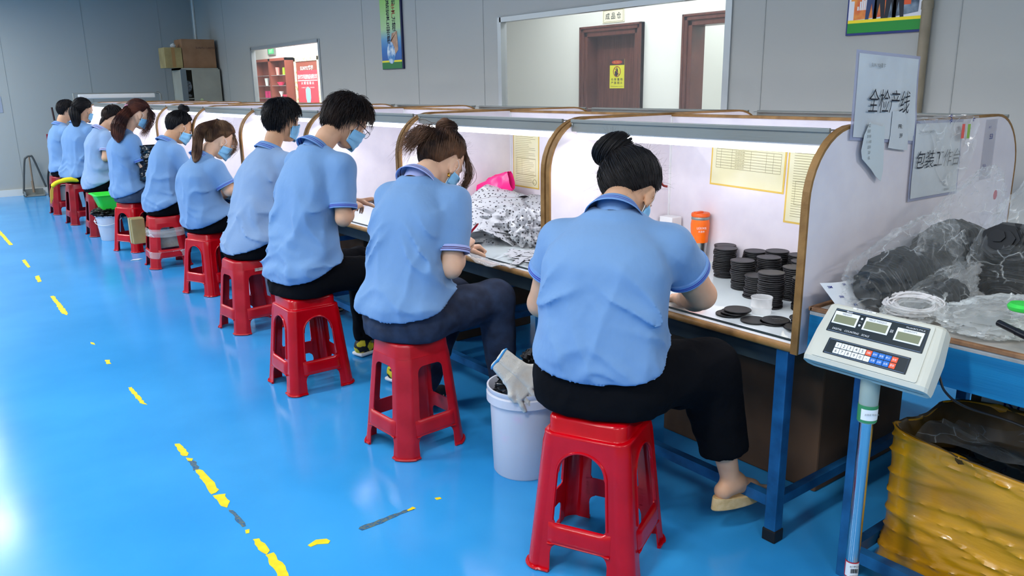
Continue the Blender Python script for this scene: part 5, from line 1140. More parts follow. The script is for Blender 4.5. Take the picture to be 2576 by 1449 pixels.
PEOPLE.append(person((1.84, 7.66), .46, 4, (1.955, 7.685, 1.135), (2.085, 7.71, 1.222), -2, 30, 'slim person in a blue polo with a high black bun and a mask', shw=.135, gb=.88, ga=.9, sleeve=.74, hem=.05, kneeR=(2.25, 7.52, .52), kneeL=(2.25, 7.8, .52),
    hair=bun_hair('hair_black', (-.035, .0, .165), .036, 1000, sr=.0015), hm='hair_black', res=.009, sres=.011, seed=5, skin='skin_tan', fold=1.1))
tail4 = [(1.77, 8.55, 1.27), (1.73, 8.52, 1.18), (1.72, 8.5, 1.09)]
PEOPLE.append(person((1.79, 8.64), .485, 2, (1.81, 8.66, 1.195), (1.975, 8.68, 1.325), -6, 26, 'person in a blue polo and grey jeans with a red brown ponytail', shw=.165, gb=1.1, ga=1.15, armg=1.1, hem=.07, kneeR=(2.2, 8.46, .54), kneeL=(2.2, 8.8, .54), pants='jeansgrey', pantr=(.11, .085, .06),
    hair=tail_hair('hair_red', (-.098, -.01, .03), tail4, [.03, .052, .06, .05, .02], 1300, tiem='tiepink', front=side_locks(-.06, .06, 220, .17, .05, .016, .02), sr=.0017, curl=.006), hm='hair_red', res=.009, sres=.010, seed=4, skin='skin_light', wrR=(2.12, 8.6, .86), wrL=(2.2, 8.74, .86)))
PEOPLE.append(person((1.73, 9.9), .475, 4, (1.835, 9.91, 1.175), (1.985, 9.93, 1.255), 0, 38, 'half hidden person in a pale blue polo bending behind the long ponytail', polo='polo_pale', knit='cuff_pale', stripe='stripe_dark', shw=.15, hem=.05,
    elR=(1.81, 9.70, .85), wrR=(2.0, 9.78, .84), hair=tail_hair('hair_dark', (-.085, .0, .10), [(1.87, 9.9, 1.25), (1.84, 9.9, 1.19)], [.02, .02, .01], 500, sr=.002), hm='hair_dark', res=.010, sres=.011, seed=3, fold=.9))
tail2 = [(1.76, 10.86, 1.30), (1.765, 10.84, 1.18), (1.79, 10.82, 1.09)]
PEOPLE.append(person((1.71, 10.9), .49, 24, (1.79, 10.91, 1.225), (1.875, 10.95, 1.338), 30, 20, 'person in a blue polo with loose black hair tied low on the back', shw=.165, gb=1.08, hem=.08, hair=tail_hair('hair_black', (-.095, .03, -.02), tail2, [.05, .06, .05, .035, .015], 900, tie=False, sr=.002), hm='hair_black', mask=True, res=.010, sres=.011, seed=2, fold=1.0))
PEOPLE.append(person((1.70, 11.97), .49, 5, (1.75, 11.98, 1.175), (1.86, 12.0, 1.318), 12, 16, 'farthest person, in a blue polo with short cropped black hair', shw=.17, hem=.07, hair=short_hair('hair_black', 900, .04, .012, 0, .1, sr=.002), hm='hair_black', mask=False, res=.011, sres=.012, seed=11, fold=.8))
# ------------------------------------------------------------------ things on and under the benches
GZ = .7357
M['disc'] = bump(mat('disc_black', srgb(24, 24, 27), .42, spec=.4), 200, .1, .0006); M['discrim'] = mat('disc_rim', srgb(15, 15, 18), .5)
def disc_mesh():
    q = MB(); prof = [(.0005, 0), (.044, 0), (.047, .0008), (.0485, .0025), (.0485, .0048), (.0475, .0064), (.0462, .0068), (.0455, .0062), (.0440, .0061), (.0005, .0061)]
    q.lathe(prof, n=36, m=[0, 0, 1, 1, 1, 1, 0, 0, 0]); return q.mesh('black_disc')
_dm = disc_mesh(); _dm.materials.append(M['disc']); _dm.materials.append(M['discrim']); _dn = [0]
def disc(x, y, z, label, group, tx=0, ty=0):
    o = bpy.data.objects.new('black_disc', _dm); COL.objects.link(o); o.location = (x, y, z); o.rotation_euler = (math.radians(tx), math.radians(ty), _dn[0]); _dn[0] += 1; o['_o'] = [x, y, z]
    return tag(o, label, 'disc', group)
ORD = 'first second third fourth fifth sixth seventh eighth ninth tenth eleventh twelfth thirteenth fourteenth fifteenth sixteenth seventeenth eighteenth nineteenth twentieth twenty-first'.split()
STK = [('far left stack by the orange tumbler', 2.775, 2.115, 17), ('stack just behind the far left one', 2.885, 2.205, 15), ('second stack from the left', 2.655, 1.935, 16), ('short stack behind the second one', 2.872, 2.045, 15),
       ('leaning stack behind the clear cup', 2.585, 1.815, 12), ('middle stack in the centre of the group', 2.758, 1.885, 17), ('tallest front stack beside the clear cup', 2.50, 1.695, 18), ('front right stack against the divider edge', 2.565, 1.59, 16),
       ('back row stack left of centre', 2.885, 1.935, 17), ('back row stack against the back panel', 2.885, 1.83, 17), ('highest back right stack by the divider', 2.88, 1.64, 20), ('right stack behind the tallest front stack', 2.67, 1.71, 17), ('back stack between the tall right ones', 2.79, 1.745, 17), ('right stack half hidden by the divider edge', 2.73, 1.60, 15)]
for nm, x, y, n in STK:
    rs = random.Random(hash(nm) % 1000 if False else int(x * 977 + y * 331)); z = GZ; dx = dy = 0
    for k in range(n):
        sl = .0035 if k > 4 else .006; dx += rs.uniform(-sl, sl); dy += rs.uniform(-sl, sl); dx *= .8; dy *= .8
        disc(x + dx, y + dy, z, ('topmost black disc of the %s' if k == n - 1 else ('lowest black disc of the %s' if k == 0 else ORD[n - 1 - k] + ' black disc from the top of the %s')) % nm, 'discs of the ' + nm, rs.uniform(-.3, .3), rs.uniform(-.3, .3)); z += .0074
LOOSE = [(2.300, 1.725, GZ, 'lower black disc of the small pile at the left front table edge'), (2.312, 1.712, GZ + .0075, 'middle black disc of the small pile at the left front edge'), (2.322, 1.706, GZ + .015, 'top black disc of the small pile at the left front edge'),
         (2.298, 1.615, GZ, 'single flat black disc between the two small front piles'), (2.335, 1.555, GZ + .0075, 'lettered black disc on top of the middle front pile'), (2.330, 1.562, GZ, 'black disc under the lettered one in the front pile'),
         (2.345, 1.475, GZ, 'bottom black disc of the front pile by the divider'), (2.325, 1.455, GZ + .0075, 'second black disc of the front pile by the divider'), (2.37, 1.462, GZ + .015, 'third black disc of the front pile by the divider'), (2.385, 1.478, GZ + .0225, 'top black disc of the front pile by the divider'),
         (2.325, 1.985, GZ, 'black disc lying under the nearest worker\'s forearm')]
for x, y, z, lb in LOOSE: disc(x, y, z, lb, 'loose black discs at the table front')
_ds = [o for o in COL.objects if o.get('label') == 'lettered black disc on top of the middle front pile'][0]
lettering('SUNYU', (2.345, 1.55, GZ + .0075 + .0063), (0, -1, 0), (1, 0, 0), .008, M['inkgrey'], _ds, lift=.0002)
lettering('NO.3', (2.325, 1.55, GZ + .0075 + .0063), (0, -1, 0), (1, 0, 0), .006, M['inkgrey'], _ds, lift=.0002)
# orange steel tumbler
t = thing('tumbler', (2.895, 2.36, GZ), 'orange and steel travel tumbler standing at the back panel', 'tumbler'); c = (2.895, 2.36, GZ)
q = MB(); q.lathe([(.001, 0), (.028, 0), (.031, .004), (.031, .03), (.034, .075), (.037, .10)], c, 32); q.build('steel_base', bump(mat('brushed_steel', srgb(190, 192, 190), .28, 1), 60, .05, .001, stretch=(1, 1, 14)), t)
q = MB(); q.lathe([(.0375, .10), (.0385, .104), (.0385, .12), (.043, .165), (.0435, .185), (.041, .20), (.040, .206)], c, 32); g = q.build('orange_sleeve', mat('orange_plastic', srgb(252, 110, 16), .35), t)
q = MB(); q.lathe([(.040, .206), (.0415, .208), (.0415, .217), (.040, .219)], c, 32); q.build('steel_ring', M['alu'], t)
q = MB(); q.lathe([(.040, .219), (.0425, .221), (.0425, .232), (.039, .237), (.030, .2375), (.001, .236)], c, 32); q.box(2.855, 2.905, 2.35, 2.37, GZ + .234, GZ + .244, b=.003); q.build('lid', mat('orange_lid', srgb(240, 96, 20), .4), t)
d0 = unit(A(-.66, -.75, 0)); u0 = unit(np.cross(A(0, 0, 1), d0)); pc_ = A(*c) + d0 * .0428 + A(0, 0, .165)
lettering('LEXXIS', pc_ + A(0, 0, .006), u0, UPV, .010, M['white'], g); lettering('乐喜杯', pc_ - A(0, 0, .010), u0, UPV, .009, M['white'], g)
# clear cup
M['clear'] = mat('clear_plastic', (.93, .95, .95), .08, spec=.6, alpha=.32); M['clearfilm'] = None
q = MB(); q.lathe([(.001, 0), (.035, 0), (.037, .004), (.037, .022), (.039, .024), (.039, .028), (.037, .03), (.038, .055), (.0395, .06), (.0385, .0615), (.036, .055), (.035, .006), (.001, .004)], (2.405, 1.665, GZ), 32)
q.build('clear_cup', M['clear'], org=(2.405, 1.665, GZ), label='small clear plastic cup in front of the black stacks', cat='cup')
q = MB(); q.box(2.86, 2.93, 2.50, 2.58, GZ, .935, b=.004); q.build('carton', M['white'], org=(2.895, 2.54, GZ), label='slim white carton standing behind the nearest worker\'s arm', cat='box')
# laminated sheets on the back panels
M['lam'] = mottle(mat('laminated_paper', rough=.3, coat=.3), srgb(232, 224, 178), srgb(238, 231, 194), 5); M['lamedge'] = mat('laminate_edge', srgb(226, 190, 90), .3)
def laminated(y0, y1, z0, z1, tilt, label, kind, Y=2.9445, mods=0):
    yc, zc = (y0 + y1) / 2, (z0 + z1) / 2; hy, hz = (y1 - y0) / 2, (z1 - z0) / 2; R = rotm('X', tilt); o = (Y, yc, zc)
    t = thing('laminated_sheet', o, label, 'sheet', 'laminated instruction sheets on the back panels')
    q = MB(); q.box(-.0016, 0, -hy, hy, -hz, hz, R=R, o=o); q.build('border', M['lamedge'], t); q = MB(); q.box(-.0022, -.0014, -hy + .008, hy - .008, -hz + .008, hz - .008, R=R, o=o); q.build('paper', M['lam'], t)
    U, V = R @ U_R, R @ UPV; P = lambda u, v: A(*o) + U * u + V * v + A(-.0024, 0, 0); q = MB()
    def bar(u0, u1, v, w=.0009): q.add([P(u0, v - w), P(u1, v - w), P(u1, v + w), P(u0, v + w)], [(0, 1, 2, 3)])
    def vb(u, v0, v1, w=.0007): q.add([P(u - w, v0), P(u + w, v0), P(u + w, v1), P(u - w, v1)], [(0, 1, 2, 3)])
    rs = random.Random(int(y0 * 100)); v = hz - .03
    if kind == 'form':
        for k in range(3): bar(-hy * .85, hy * rs.uniform(.2, .7), v, .0012); v -= .011
        v -= .012; v0 = v
        for k in range(8): bar(-hy * .85, hy * .88, v); v -= .012
        for u in (-.85, -.72, -.42, .1, .5, .68, .88): vb(hy * u, v0, v + .012)
        for k in range(7): lettering('检验标准' if k % 2 else '作业内容', P(-hy * .2, v0 - .006 - .012 * k), U, V, .005, M['inkyellow'], t, w=.05, name='print_line')
    else:
        while v > -hz + .03:
            bar(-hy * .8, hy * rs.uniform(.2, .8), v, .0010); v -= .0105
        bar(-hy * .7, hy * .75, 0); bar(-hy * .7, hy * .75, -hz * .55); vb(-hy * .7, -hz * .55, 0); vb(hy * .75, -hz * .55, 0); vb(-hy * .3, -hz * .55, 0)
    q.build('printed_lines', M['inkyellow'], t); return t
laminated(1.962, 2.352, 1.095, 1.335, 1.5, 'yellowed laminated form with a table above the black stacks', 'form')
laminated(1.66, 1.955, .97, 1.325, 1.0, 'yellowed laminated text sheet beside the form, by the divider', 'text')
t = laminated(3.59, 3.835, .962, 1.31, .5, 'yellowed laminated text sheet with a stamp above the dotted heap', 'text')
q = MB(); q.tube([(2.9415, 3.63 + .016 * math.cos(a), 1.0 + .016 * math.sin(a)) for a in np.linspace(0, 6.28, 19)[:-1]], .0012, 5, closed=True); q.build('round_stamp', M['inkyellow'], t)
laminated(2.70, 2.95, .97, 1.31, .4, 'yellowed laminated sheet hidden beyond the second divider', 'text')
# ---- dotted grey sheets and scraps on the second bench
md = mat('dotted_sheet', srgb(206, 208, 208), .45); N, L, bs = nt(md); v_ = coords(md, (1, 1, 1)); vo = N.new('ShaderNodeTexVoronoi'); vo.inputs['Scale'].default_value = 48; vo.inputs['Randomness'].default_value = .55; L.new(v_, vo.inputs['Vector'])
rp = N.new('ShaderNodeValToRGB'); rp.color_ramp.interpolation = 'CONSTANT'; rp.color_ramp.elements[0].color = (*srgb(52, 50, 54), 1); rp.color_ramp.elements[1].position = .27; rp.color_ramp.elements[1].color = (*srgb(180, 182, 186), 1); L.new(vo.outputs['Distance'], rp.inputs[0]); L.new(rp.outputs[0], bs.inputs['Base Color']); M['dots'] = md
def sheet(c, w, h, yaw, pitch, roll, bend, label, seed, m='dots', name='dotted_sheet', group='dotted grey sheets in the heap', cat='sheet'):
    R = np.array(Matrix.Rotation(math.radians(yaw), 3, 'Z') @ Matrix.Rotation(math.radians(pitch), 3, 'Y') @ Matrix.Rotation(math.radians(roll), 3, 'X')); of = np.random.RandomState(seed).rand(3) * 9; q = MB()
    def fn(u, v):
        x, y = (u - .5) * w, (v - .5) * h; z = -bend * (u - .5) ** 2 * w * 3 + .018 * (float(vnoise(A(u * 2.5, v * 2.5, seed))) - .5) + .008 * (float(vnoise(A(u * 7, v * 7, seed))) - .5); p = A(*c) + R @ A(x, y, z); p[2] = max(p[2], GZ + .001 + .002 * float(vnoise(A(u * 5, v * 5, 3)))); return p
    q.grid(fn, 16, 14); o = q.build(name, M[m], org=(c[0], c[1], GZ), label=label, cat=cat, group=group); so = o.modifiers.new('thickness', 'SOLIDIFY'); so.thickness = .0015; return o
SH = [((2.70, 3.66, .965), .32, .24, 10, -14, 14, .30, 'topmost dotted grey sheet arched over the back of the heap'), ((2.56, 3.52, .91), .38, .20, -25, -6, 24, .12, 'long pale dotted sheet lying diagonally across the heap top'),
      ((2.52, 3.42, .845), .34, .26, -20, 18, 20, .18, 'wide dotted sheet bending down at the front of the heap'), ((2.62, 3.82, .90), .30, .22, 30, 22, -12, .25, 'rolled dotted sheet on the left flank of the heap below the pink bag'),
      ((2.48, 3.32, .80), .26, .14, -40, 30, 20, .15, 'narrow dotted sheet leaning at the right front of the heap'), ((2.42, 3.68, .785), .30, .24, 12, 14, -8, .1, 'flat dotted sheet sloping toward the writing hand'),
      ((2.33, 3.52, .752), .30, .2, -10, 4, 0, .02, 'dotted sheet lying flat in front of the heap'), ((2.40, 3.86, .80), .28, .2, 40, 16, 10, .2, 'dotted sheet at the far left end of the heap'), ((2.60, 3.26, .84), .24, .2, 70, 34, 0, .2, 'dotted sheet standing against the divider at the right of the heap'),
      ((2.80, 3.50, .90), .3, .26, 5, -24, 6, .2, 'dotted sheet at the back of the heap under the laminated sheet')]
for k, (c, w, h, ya, pi_, ro, be, lb) in enumerate(SH): sheet(c, w, h, ya, pi_, ro, be, lb, k)
crumple('scrap_heap', (2.62, 3.58, .775), .27, M['dots'], 21, 'crumpled heap of grey dotted film scraps under the sheets', 'scraps', (.95, 1.2, .50), freq=4.5, amp=.30, n=40)['kind'] = 'stuff'
crumple('film_bag', (2.56, 3.20, .83), .10, M['dots'], 33, 'shiny crinkled film bundle at the right end of the heap', 'bundle', (1, 1, 1.0), freq=6, amp=.3, n=30)
for k, (x, y, lb) in enumerate(((2.40, 3.02, 'small pile of dotted cut pieces beside the nearest worker\'s shoulder'), (2.34, 2.90, 'lower small pile of dotted cut pieces at the front edge'))):
    q = MB(); rs = random.Random(k)
    for i in range(26):
        a = rs.uniform(0, 3.14); cx, cy = x + rs.gauss(0, .05), y + rs.gauss(0, .04); z = GZ + .001 + .0012 * i * .4; w, h = rs.uniform(.02, .045), rs.uniform(.012, .03); U, V = A(math.cos(a), math.sin(a), rs.uniform(-.12, .12)), A(-math.sin(a), math.cos(a), rs.uniform(-.12, .12)); P = A(max(cx, 2.24), cy, z + .004)
        q.add([P - U * w - V * h, P + U * w - V * h, P + U * w + V * h, P - U * w + V * h], [(0, 1, 2, 3)])
    o = q.build('cut_pieces', M['dots'], org=(x, y, GZ), label=lb, cat='scraps', kind='stuff'); so = o.modifiers.new('thickness', 'SOLIDIFY'); so.thickness = .0008
# pink bag hanging up behind the heap
q = MB()
def pk(u, v):
    P0_, P1_ = A(2.62, 3.98, .80), A(2.80, 3.66, 1.02); w = .05 + .035 * math.sin(v * 3.1) ; c = P0_ + (P1_ - P0_) * v; a = (u) * 2 * math.pi; n = float(ridge(A(u * 5, v * 6, 2)))
    return c + A(0, .4, .9) * w * math.cos(a) * (.75 + .5 * n) + A(-1, 0, .2) * .025 * math.sin(a) * (.5 + n)
q.grid(pk, 40, 26, closed_u=True); pb = q.build('pink_bag', mat('pink_plastic', srgb(246, 40, 130), .3, sss=.1), org=(2.7, 3.85, .76), label='bright pink plastic bag with a ring handle leaning in the corner', cat='bag')
q = MB(); q.tube([A(2.70, 3.74, .95) + A(-.04, 0, 0) + A(0, -.045 * math.cos(a), .03 * math.sin(a) + .012 * -math.cos(a)) for a in np.linspace(0, 6.28, 21)[:-1]], .0035, 6, closed=True); q.build('ring_handle', M['maskwhite'] if 'maskwhite' in M else M['masklight'], pb)
# cloth in the writing worker's lap, pen in the hand
sheet((2.13, 2.93, .74), .22, .26, 10, 28, 10, .3, 'grey translucent film sheet under the writing worker\'s arm', 55, 'film', 'film_sheet', None, 'sheet') if 'film' in M else None
q = MB(); a, b_ = aty(1172, 598, 2.93), aty(1200, 566, 2.90); q.tube([a - (b_ - a) * .6, a, b_], [.005, .0055, .005], 10); pn = q.build('marker_pen', mat('pen_red', srgb(200, 24, 44), .35), org=a, label='red marker pen held in the writing worker\'s fist', cat='pen')
q = MB(); q.tube([b_, b_ + (b_ - a) * .12], [.0045, .003], 10); q.build('pen_end', M['inkred'], pn)
# clear bags on the farther benches
def cfilm(name, c0=(.9, .93, .94), a=.10, r=.10):
    # thin crinkled film: mostly see-through, shiny along creases and at grazing angles
    m = bpy.data.materials.new(name); m.use_nodes = True; N, L = m.node_tree.nodes, m.node_tree.links; N.clear()
    out = N.new('ShaderNodeOutputMaterial'); tr = N.new('ShaderNodeBsdfTransparent'); gl = N.new('ShaderNodeBsdfPrincipled'); mx = N.new('ShaderNodeMixShader'); gl.inputs['Base Color'].default_value = (*c0, 1); gl.inputs['Roughness'].default_value = r; gl.inputs['Specular IOR Level'].default_value = 1.0
    tc = N.new('ShaderNodeTexCoord'); n1 = N.new('ShaderNodeTexVoronoi'); n1.feature = 'DISTANCE_TO_EDGE'; n1.inputs['Scale'].default_value = 9; n0 = N.new('ShaderNodeTexNoise'); n0.inputs['Scale'].default_value = 7; vm = N.new('ShaderNodeVectorMath'); vm.operation = 'MULTIPLY_ADD'; vm.inputs[1].default_value = (.16, .16, .16); L.new(tc.outputs['Object'], n0.inputs['Vector']); L.new(n0.outputs['Color'], vm.inputs[0]); L.new(tc.outputs['Object'], vm.inputs[2]); L.new(vm.outputs[0], n1.inputs['Vector'])
    a2 = n1; rp = N.new('ShaderNodeValToRGB'); rp.color_ramp.elements[0].position = 0; rp.color_ramp.elements[0].color = (min(1, a * 7),) * 3 + (1,); rp.color_ramp.elements[1].position = .03; rp.color_ramp.elements[1].color = (a, a, a, 1); L.new(a2.outputs[0], rp.inputs[0]); nm = N.new('ShaderNodeTexNoise'); nm.inputs['Scale'].default_value = 5; L.new(tc.outputs['Object'], nm.inputs['Vector']); rm = N.new('ShaderNodeValToRGB'); rm.color_ramp.elements[0].position = .46; rm.color_ramp.elements[1].position = .6; rm.color_ramp.elements[0].color = (a, a, a, 1); L.new(nm.outputs[0], rm.inputs[0]); dk = N.new('ShaderNodeMath'); dk.operation = 'MINIMUM'; L.new(rp.outputs[0], dk.inputs[0]); L.new(rm.outputs[0], dk.inputs[1])
    lw = N.new('ShaderNodeLayerWeight'); lw.inputs['Blend'].default_value = .12; ad = N.new('ShaderNodeMath'); ad.operation = 'MULTIPLY_ADD'; ad.inputs[1].default_value = .28; L.new(lw.outputs['Facing'], ad.inputs[0]); L.new(dk.outputs[0], ad.inputs[2]); ad.use_clamp = True
    bp = N.new('ShaderNodeBump'); bp.inputs['Strength'].default_value = .5; bp.inputs['Distance'].default_value = .01; L.new(a2.outputs[0], bp.inputs['Height']); L.new(bp.outputs[0], gl.inputs['Normal'])
    L.new(ad.outputs[0], mx.inputs[0]); L.new(tr.outputs[0], mx.inputs[1]); L.new(gl.outputs[0], mx.inputs[2]); L.new(mx.outputs[0], out.inputs[0]); return m
M['film'] = cfilm('clear_film', a=.045); M['filmmilky'] = cfilm('milky_film', (.86, .89, .88), .26, .2)
crumple('clear_bag', (2.42, 4.32, .83), .12, M['film'], 41, 'crinkled clear plastic bag on the third bench by the glasses worker\'s hands', 'bag', (1, 1, .8), freq=5, amp=.3, n=26)
crumple('clear_bag', (2.45, 6.75, .83), .13, M['film'], 42, 'crinkled clear plastic bag before the leaning worker', 'bag', (1, 1.1, .75), freq=5, amp=.3, n=26)
sheet((2.14, 2.96, .76), .2, .24, 10, 34, 10, .3, 'grey film sheet hanging over the edge below the writing hand', 55, 'filmmilky', 'film_sheet', None, 'sheet')
# black bag of parts between the jeans worker and the slim worker
q = MB()
def bb(u, v): a = u * 2 * math.pi; n = float(ridge(A(u * 9, v * 12, 4))); r = .06 + .03 * n + .012 * float(ridge(A(u * 22, v * 30, 1))); p = aty(378, 365 + 88 * (1 - v) , 8.42); return A(p[0] + r * math.cos(a), 8.42 + r * math.sin(a), p[2])
q.grid(bb, 60, 44, closed_u=True); p_ = aty(378, 453, 8.42); q.build('black_bag', mat('black_film', srgb(14, 15, 17), .18, spec=.8), org=(p_[0], 8.42, p_[2]), label='crinkled shiny black bag held before the worker in grey jeans', cat='bag')
# ---- buckets
def bucket(x, y, r0, r1, h, label, lip=True, handle=False, m=None):
    t = thing('bucket', (x, y, 0), label, 'bucket'); m = m or M['pail']
    q = MB(); pr = [(.001, 0), (r0 - .004, 0), (r0, .006), (r0 + (r1 - r0) * .8, h * .83)]
    if lip: pr += [(r1 + .004, h * .835), (r1 + .012, h * .84), (r1 + .012, h * .93), (r1 + .004, h * .945), (r1 + .010, h * .965), (r1 + .010, h), (r1 + .003, h), (r1, h * .98)]
    else: pr += [(r1, h * .97), (r1 + .008, h * .97), (r1 + .008, h), (r1, h)]
    pr += [(r0 - .006, .012), (.001, .010)]; q.lathe(pr, (x, y, 0), 48); q.build('body', m, t)
    if handle:
        q = MB(); q.tube([(x + (r1 + .01) * math.cos(a), y + (r1 + .01) * math.sin(a), h * .86 - .06 * math.sin(a / 1 - 2.6)) for a in np.linspace(2.6, 5.74, 20)], .003, 6); q.tube([(x - r1 - .012, y - .05, h * .80), (x - r1 - .014, y + .0, h * .80)], .007, 8); q.build('handle', M['white'], t)
    return t
M['pail'] = mottle(mat('pail_white', rough=.45), srgb(206, 208, 216), srgb(216, 218, 226), 4)
M['pailstain'] = mottle(mat('pail_stained', rough=.45), srgb(204, 206, 216), srgb(214, 196, 214), 7, 4, .6, .72)
bucket(1.882, 2.402, .130, .142, .375, 'big white bucket with black bags and work gloves between the two nearest stools', m=M['pailstain'])
crumple('black_bag', (1.895, 2.40, .355), .125, mat('bag_black_film', srgb(13, 14, 16), .2, spec=.8), 51, 'shiny black bin bag stuffed in the big white bucket', 'bag', (.95, .95, .62), freq=5, amp=.35, n=34)
crumple('black_bag', (1.975, 2.44, .425), .06, M['black'], 52, 'black crumpled bag end rising at the back of the bucket', 'bag', (1, 1, 1), freq=6, amp=.4, n=26)
M['cotton'] = bump(mottle(mat('cotton_glove', rough=.95), srgb(206, 202, 192), srgb(190, 176, 158), 12, 3, .55, .8), 240, .5, .002)
def glove(o, d, side, nrm, label, s=1.0):
    d, nrm = unit(d), unit(nrm); t = unit(np.cross(nrm, d)); P = lambda a, b, c=0: A(*o) + d * a * s + t * b * s + nrm * c * s; pts = [P(-.13, 0), P(.2, 0)]; Z = Solid(np.min(pts, 0) - .1, np.max(pts, 0) + .1, .0032)
    for b, w in ((-.028, .018), (-.010, .020), (.010, .020), (.028, .018)): Z.cone(P(-.125, b * 1.0), P(-.02, b * 1.05), .017 * s, .017 * s, .01); Z.cone(P(-.03, b), P(.075, b * 1.25), w * s, .018 * s, .01)
    for b, L in ((-.042, .055), (-.015, .07), (.013, .068), (.040, .052)): Z.chain([P(.075, b * 1.1), P(.075 + L * .55, b * 1.25, -.006), P(.075 + L, b * 1.3, -.022)], [.0125 * s, .0125 * s, .0105 * s], .0015)
    Z.chain([P(.0, side * .035), P(.035, side * .062), P(.065, side * .066, -.01)], [.016 * s, .0135 * s, .011 * s], .01)
    Z.ripple(lambda Q: np.where((Q - A(*o)) @ d < -.02 * s, -.0016 * np.sin((Q - A(*o)) @ t * 900), 0) - .001 * ridge(Q * 40), .02)
    g = link('work_glove', Z.mesh('work_glove', A(*o), 1), M['cotton'], None, A(*o), label, 'glove', 'cotton gloves on the bucket'); q = MB(); q.tube([P(-.128, .046 * math.cos(a), .02 * math.sin(a)) for a in np.linspace(0, 6.28, 25)[:-1]], .0045, 6, closed=True); q.build('blue_hem', mat('hem_blue', srgb(60, 140, 200), .9), g); return g
g0, g1_ = aty(1290, 945, 2.32), aty(1355, 985, 2.30)
_ga, _gb = aty(1262, 896, 2.37), aty(1352, 968, 2.28); _gd = _gb - _ga; _gs = np.linalg.norm(_gd) / .23
glove(_ga + unit(_gd) * .13 * _gs, _gd, 1, (-.35, -.55, .75), 'upper white cotton work glove with a blue hem on the bucket', _gs)
glove(_ga + unit(_gd) * .13 * _gs + A(-.035, .0, -.03), _gd + A(-.02, 0, -.03), -1, (-.4, -.5, .75), 'lower white cotton work glove tucked beneath the upper one', _gs)
bucket(2.02, 5.72, .115, .135, .36, 'white bucket under the bench behind the stickered stool')
bucket(1.70, 9.40, .095, .125, .27, 'small white pail with a wire handle beneath the green basin', lip=False, handle=True)
crumple('black_bag', (1.70, 9.40, .30), .13, M['black'], 54, 'black bag with round holes bulging out of the small white pail', 'bag', (1.15, 1.15, .42), freq=5, amp=.3, n=28)
# green basin, cardboard box, taped box
bx, by, bz = 1.74, 9.42, .335
gb_ = thing('basin', (bx, by, bz), 'bright green square plastic basin resting on the small white pail', 'basin')
def rr(hw, hd, rad, z, n=8):
    out = []
    for sx, sy, a0 in ((1, 1, 0), (-1, 1, 90), (-1, -1, 180), (1, -1, 270)):
        for k in range(n): a = math.radians(a0 + 90 * k / (n - 1)); out.append((bx + sx * (hw - rad) + rad * math.cos(a), by + sy * (hd - rad) + rad * math.sin(a), z))
    return out
V = []; F = []; pr = [(.10, .12, .03, bz), (.14, .16, .035, bz + .13), (.148, .168, .035, bz + .14), (.150, .170, .035, bz + .152), (.172, .192, .04, bz + .156), (.172, .192, .04, bz + .162), (.146, .166, .035, bz + .162), (.138, .158, .035, bz + .13), (.096, .116, .03, bz + .006)]
for p in pr: V += rr(*p)
n_ = 32
for j in range(len(pr) - 1):
    for i in range(n_): F.append((j * n_ + i, j * n_ + (i + 1) % n_, (j + 1) * n_ + (i + 1) % n_, (j + 1) * n_ + i))
F += [list(range(n_))[::-1], [(len(pr) - 1) * n_ + i for i in range(n_)]]
q = MB(); q.add(V, F, 0, True); q.build('body', mat('basin_green', srgb(58, 224, 62), .35, sss=.25), gb_)
q = MB(); q.lathe([(.001, 0), (.05, .0), (.055, .02), (.03, .06), (.001, .068)], (bx - .02, by, bz + .007), 20); q.lathe([(.001, 0), (.045, .0), (.05, .02), (.03, .055), (.001, .06)], (bx + .04, by + .06, bz + .007), 20)
q.build('green_lumps', mat('lump_green', srgb(30, 120, 40), .5), org=(bx, by, bz), label='dark round items lying in the green basin', cat='goods')
t = carton(1.98, 2.16, 7.86, 8.16, .05, .44, M['cardolive'], 'tan taped carton between the taped stool and the one beyond') if False else None
q = thing('cardboard_box', (1.64, 7.83, .2), 'small tan carton taped to the side of the clear-taped stool', 'box'); b = MB(); b.box(1.585, 1.70, 7.76, 7.90, .20, .43, b=.006); b.build('box_body', M['cardolive'], q); b = MB(); b.box(1.58, 1.585, 7.81, 7.85, .2, .43); b.box(1.58, 1.70, 7.81, 7.85, .43, .433); b.build('packing_tape', mat('tape_beige', srgb(176, 156, 100), .25), q)
# clear tape around the taped stool
tp = thing('clear_tape', (1.83, 7.62, 0), 'shiny clear packing tape wound around the sixth stool', 'tape')
for z, hh in ((.31, .028), (.335, .02), (.125, .03)):
    q = MB(); hf = .178 - (.04) * z / .4 + .006; R_ = rotm('Z', -4)
    def tf(u, v):
        a = u * 2 * math.pi; c_, s_ = math.cos(a), math.sin(a); n = (abs(c_) ** 6 + abs(s_) ** 6) ** (1 / 6); k = hf / n; return A(1.83, 7.62, 0) + R_ @ A(c_ * k, s_ * k, z + (v - .5) * hh * 2 + .006 * math.sin(a * 3 + z * 30) + .004 * float(vnoise(A(u * 20, v * 3, z * 50))))
    q.grid(tf, 60, 6, closed_u=True); q.build('tape_band', cfilm('tape_film_%d' % int(z * 1000), (.95, .93, .86), .28, .08), tp)
q = MB(); q.box(1.74, 1.93, 7.55, 7.72, .17, .30, b=.01); q.build('packet', mottle(mat('packet_grey', rough=.4), srgb(150, 144, 134), srgb(190, 186, 176), 14), org=(1.83, 7.63, .17), label='greyish packet taped inside the stool frame', cat='packet')
q = MB(); q.box(1.60, 1.74, 11.93, 12.05, .17, .36, b=.004); q.build('white_box', mat('box_white_dull', srgb(196, 196, 190), .6), org=(1.67, 11.99, .17), label='white box inside the farthest stool', cat='box')
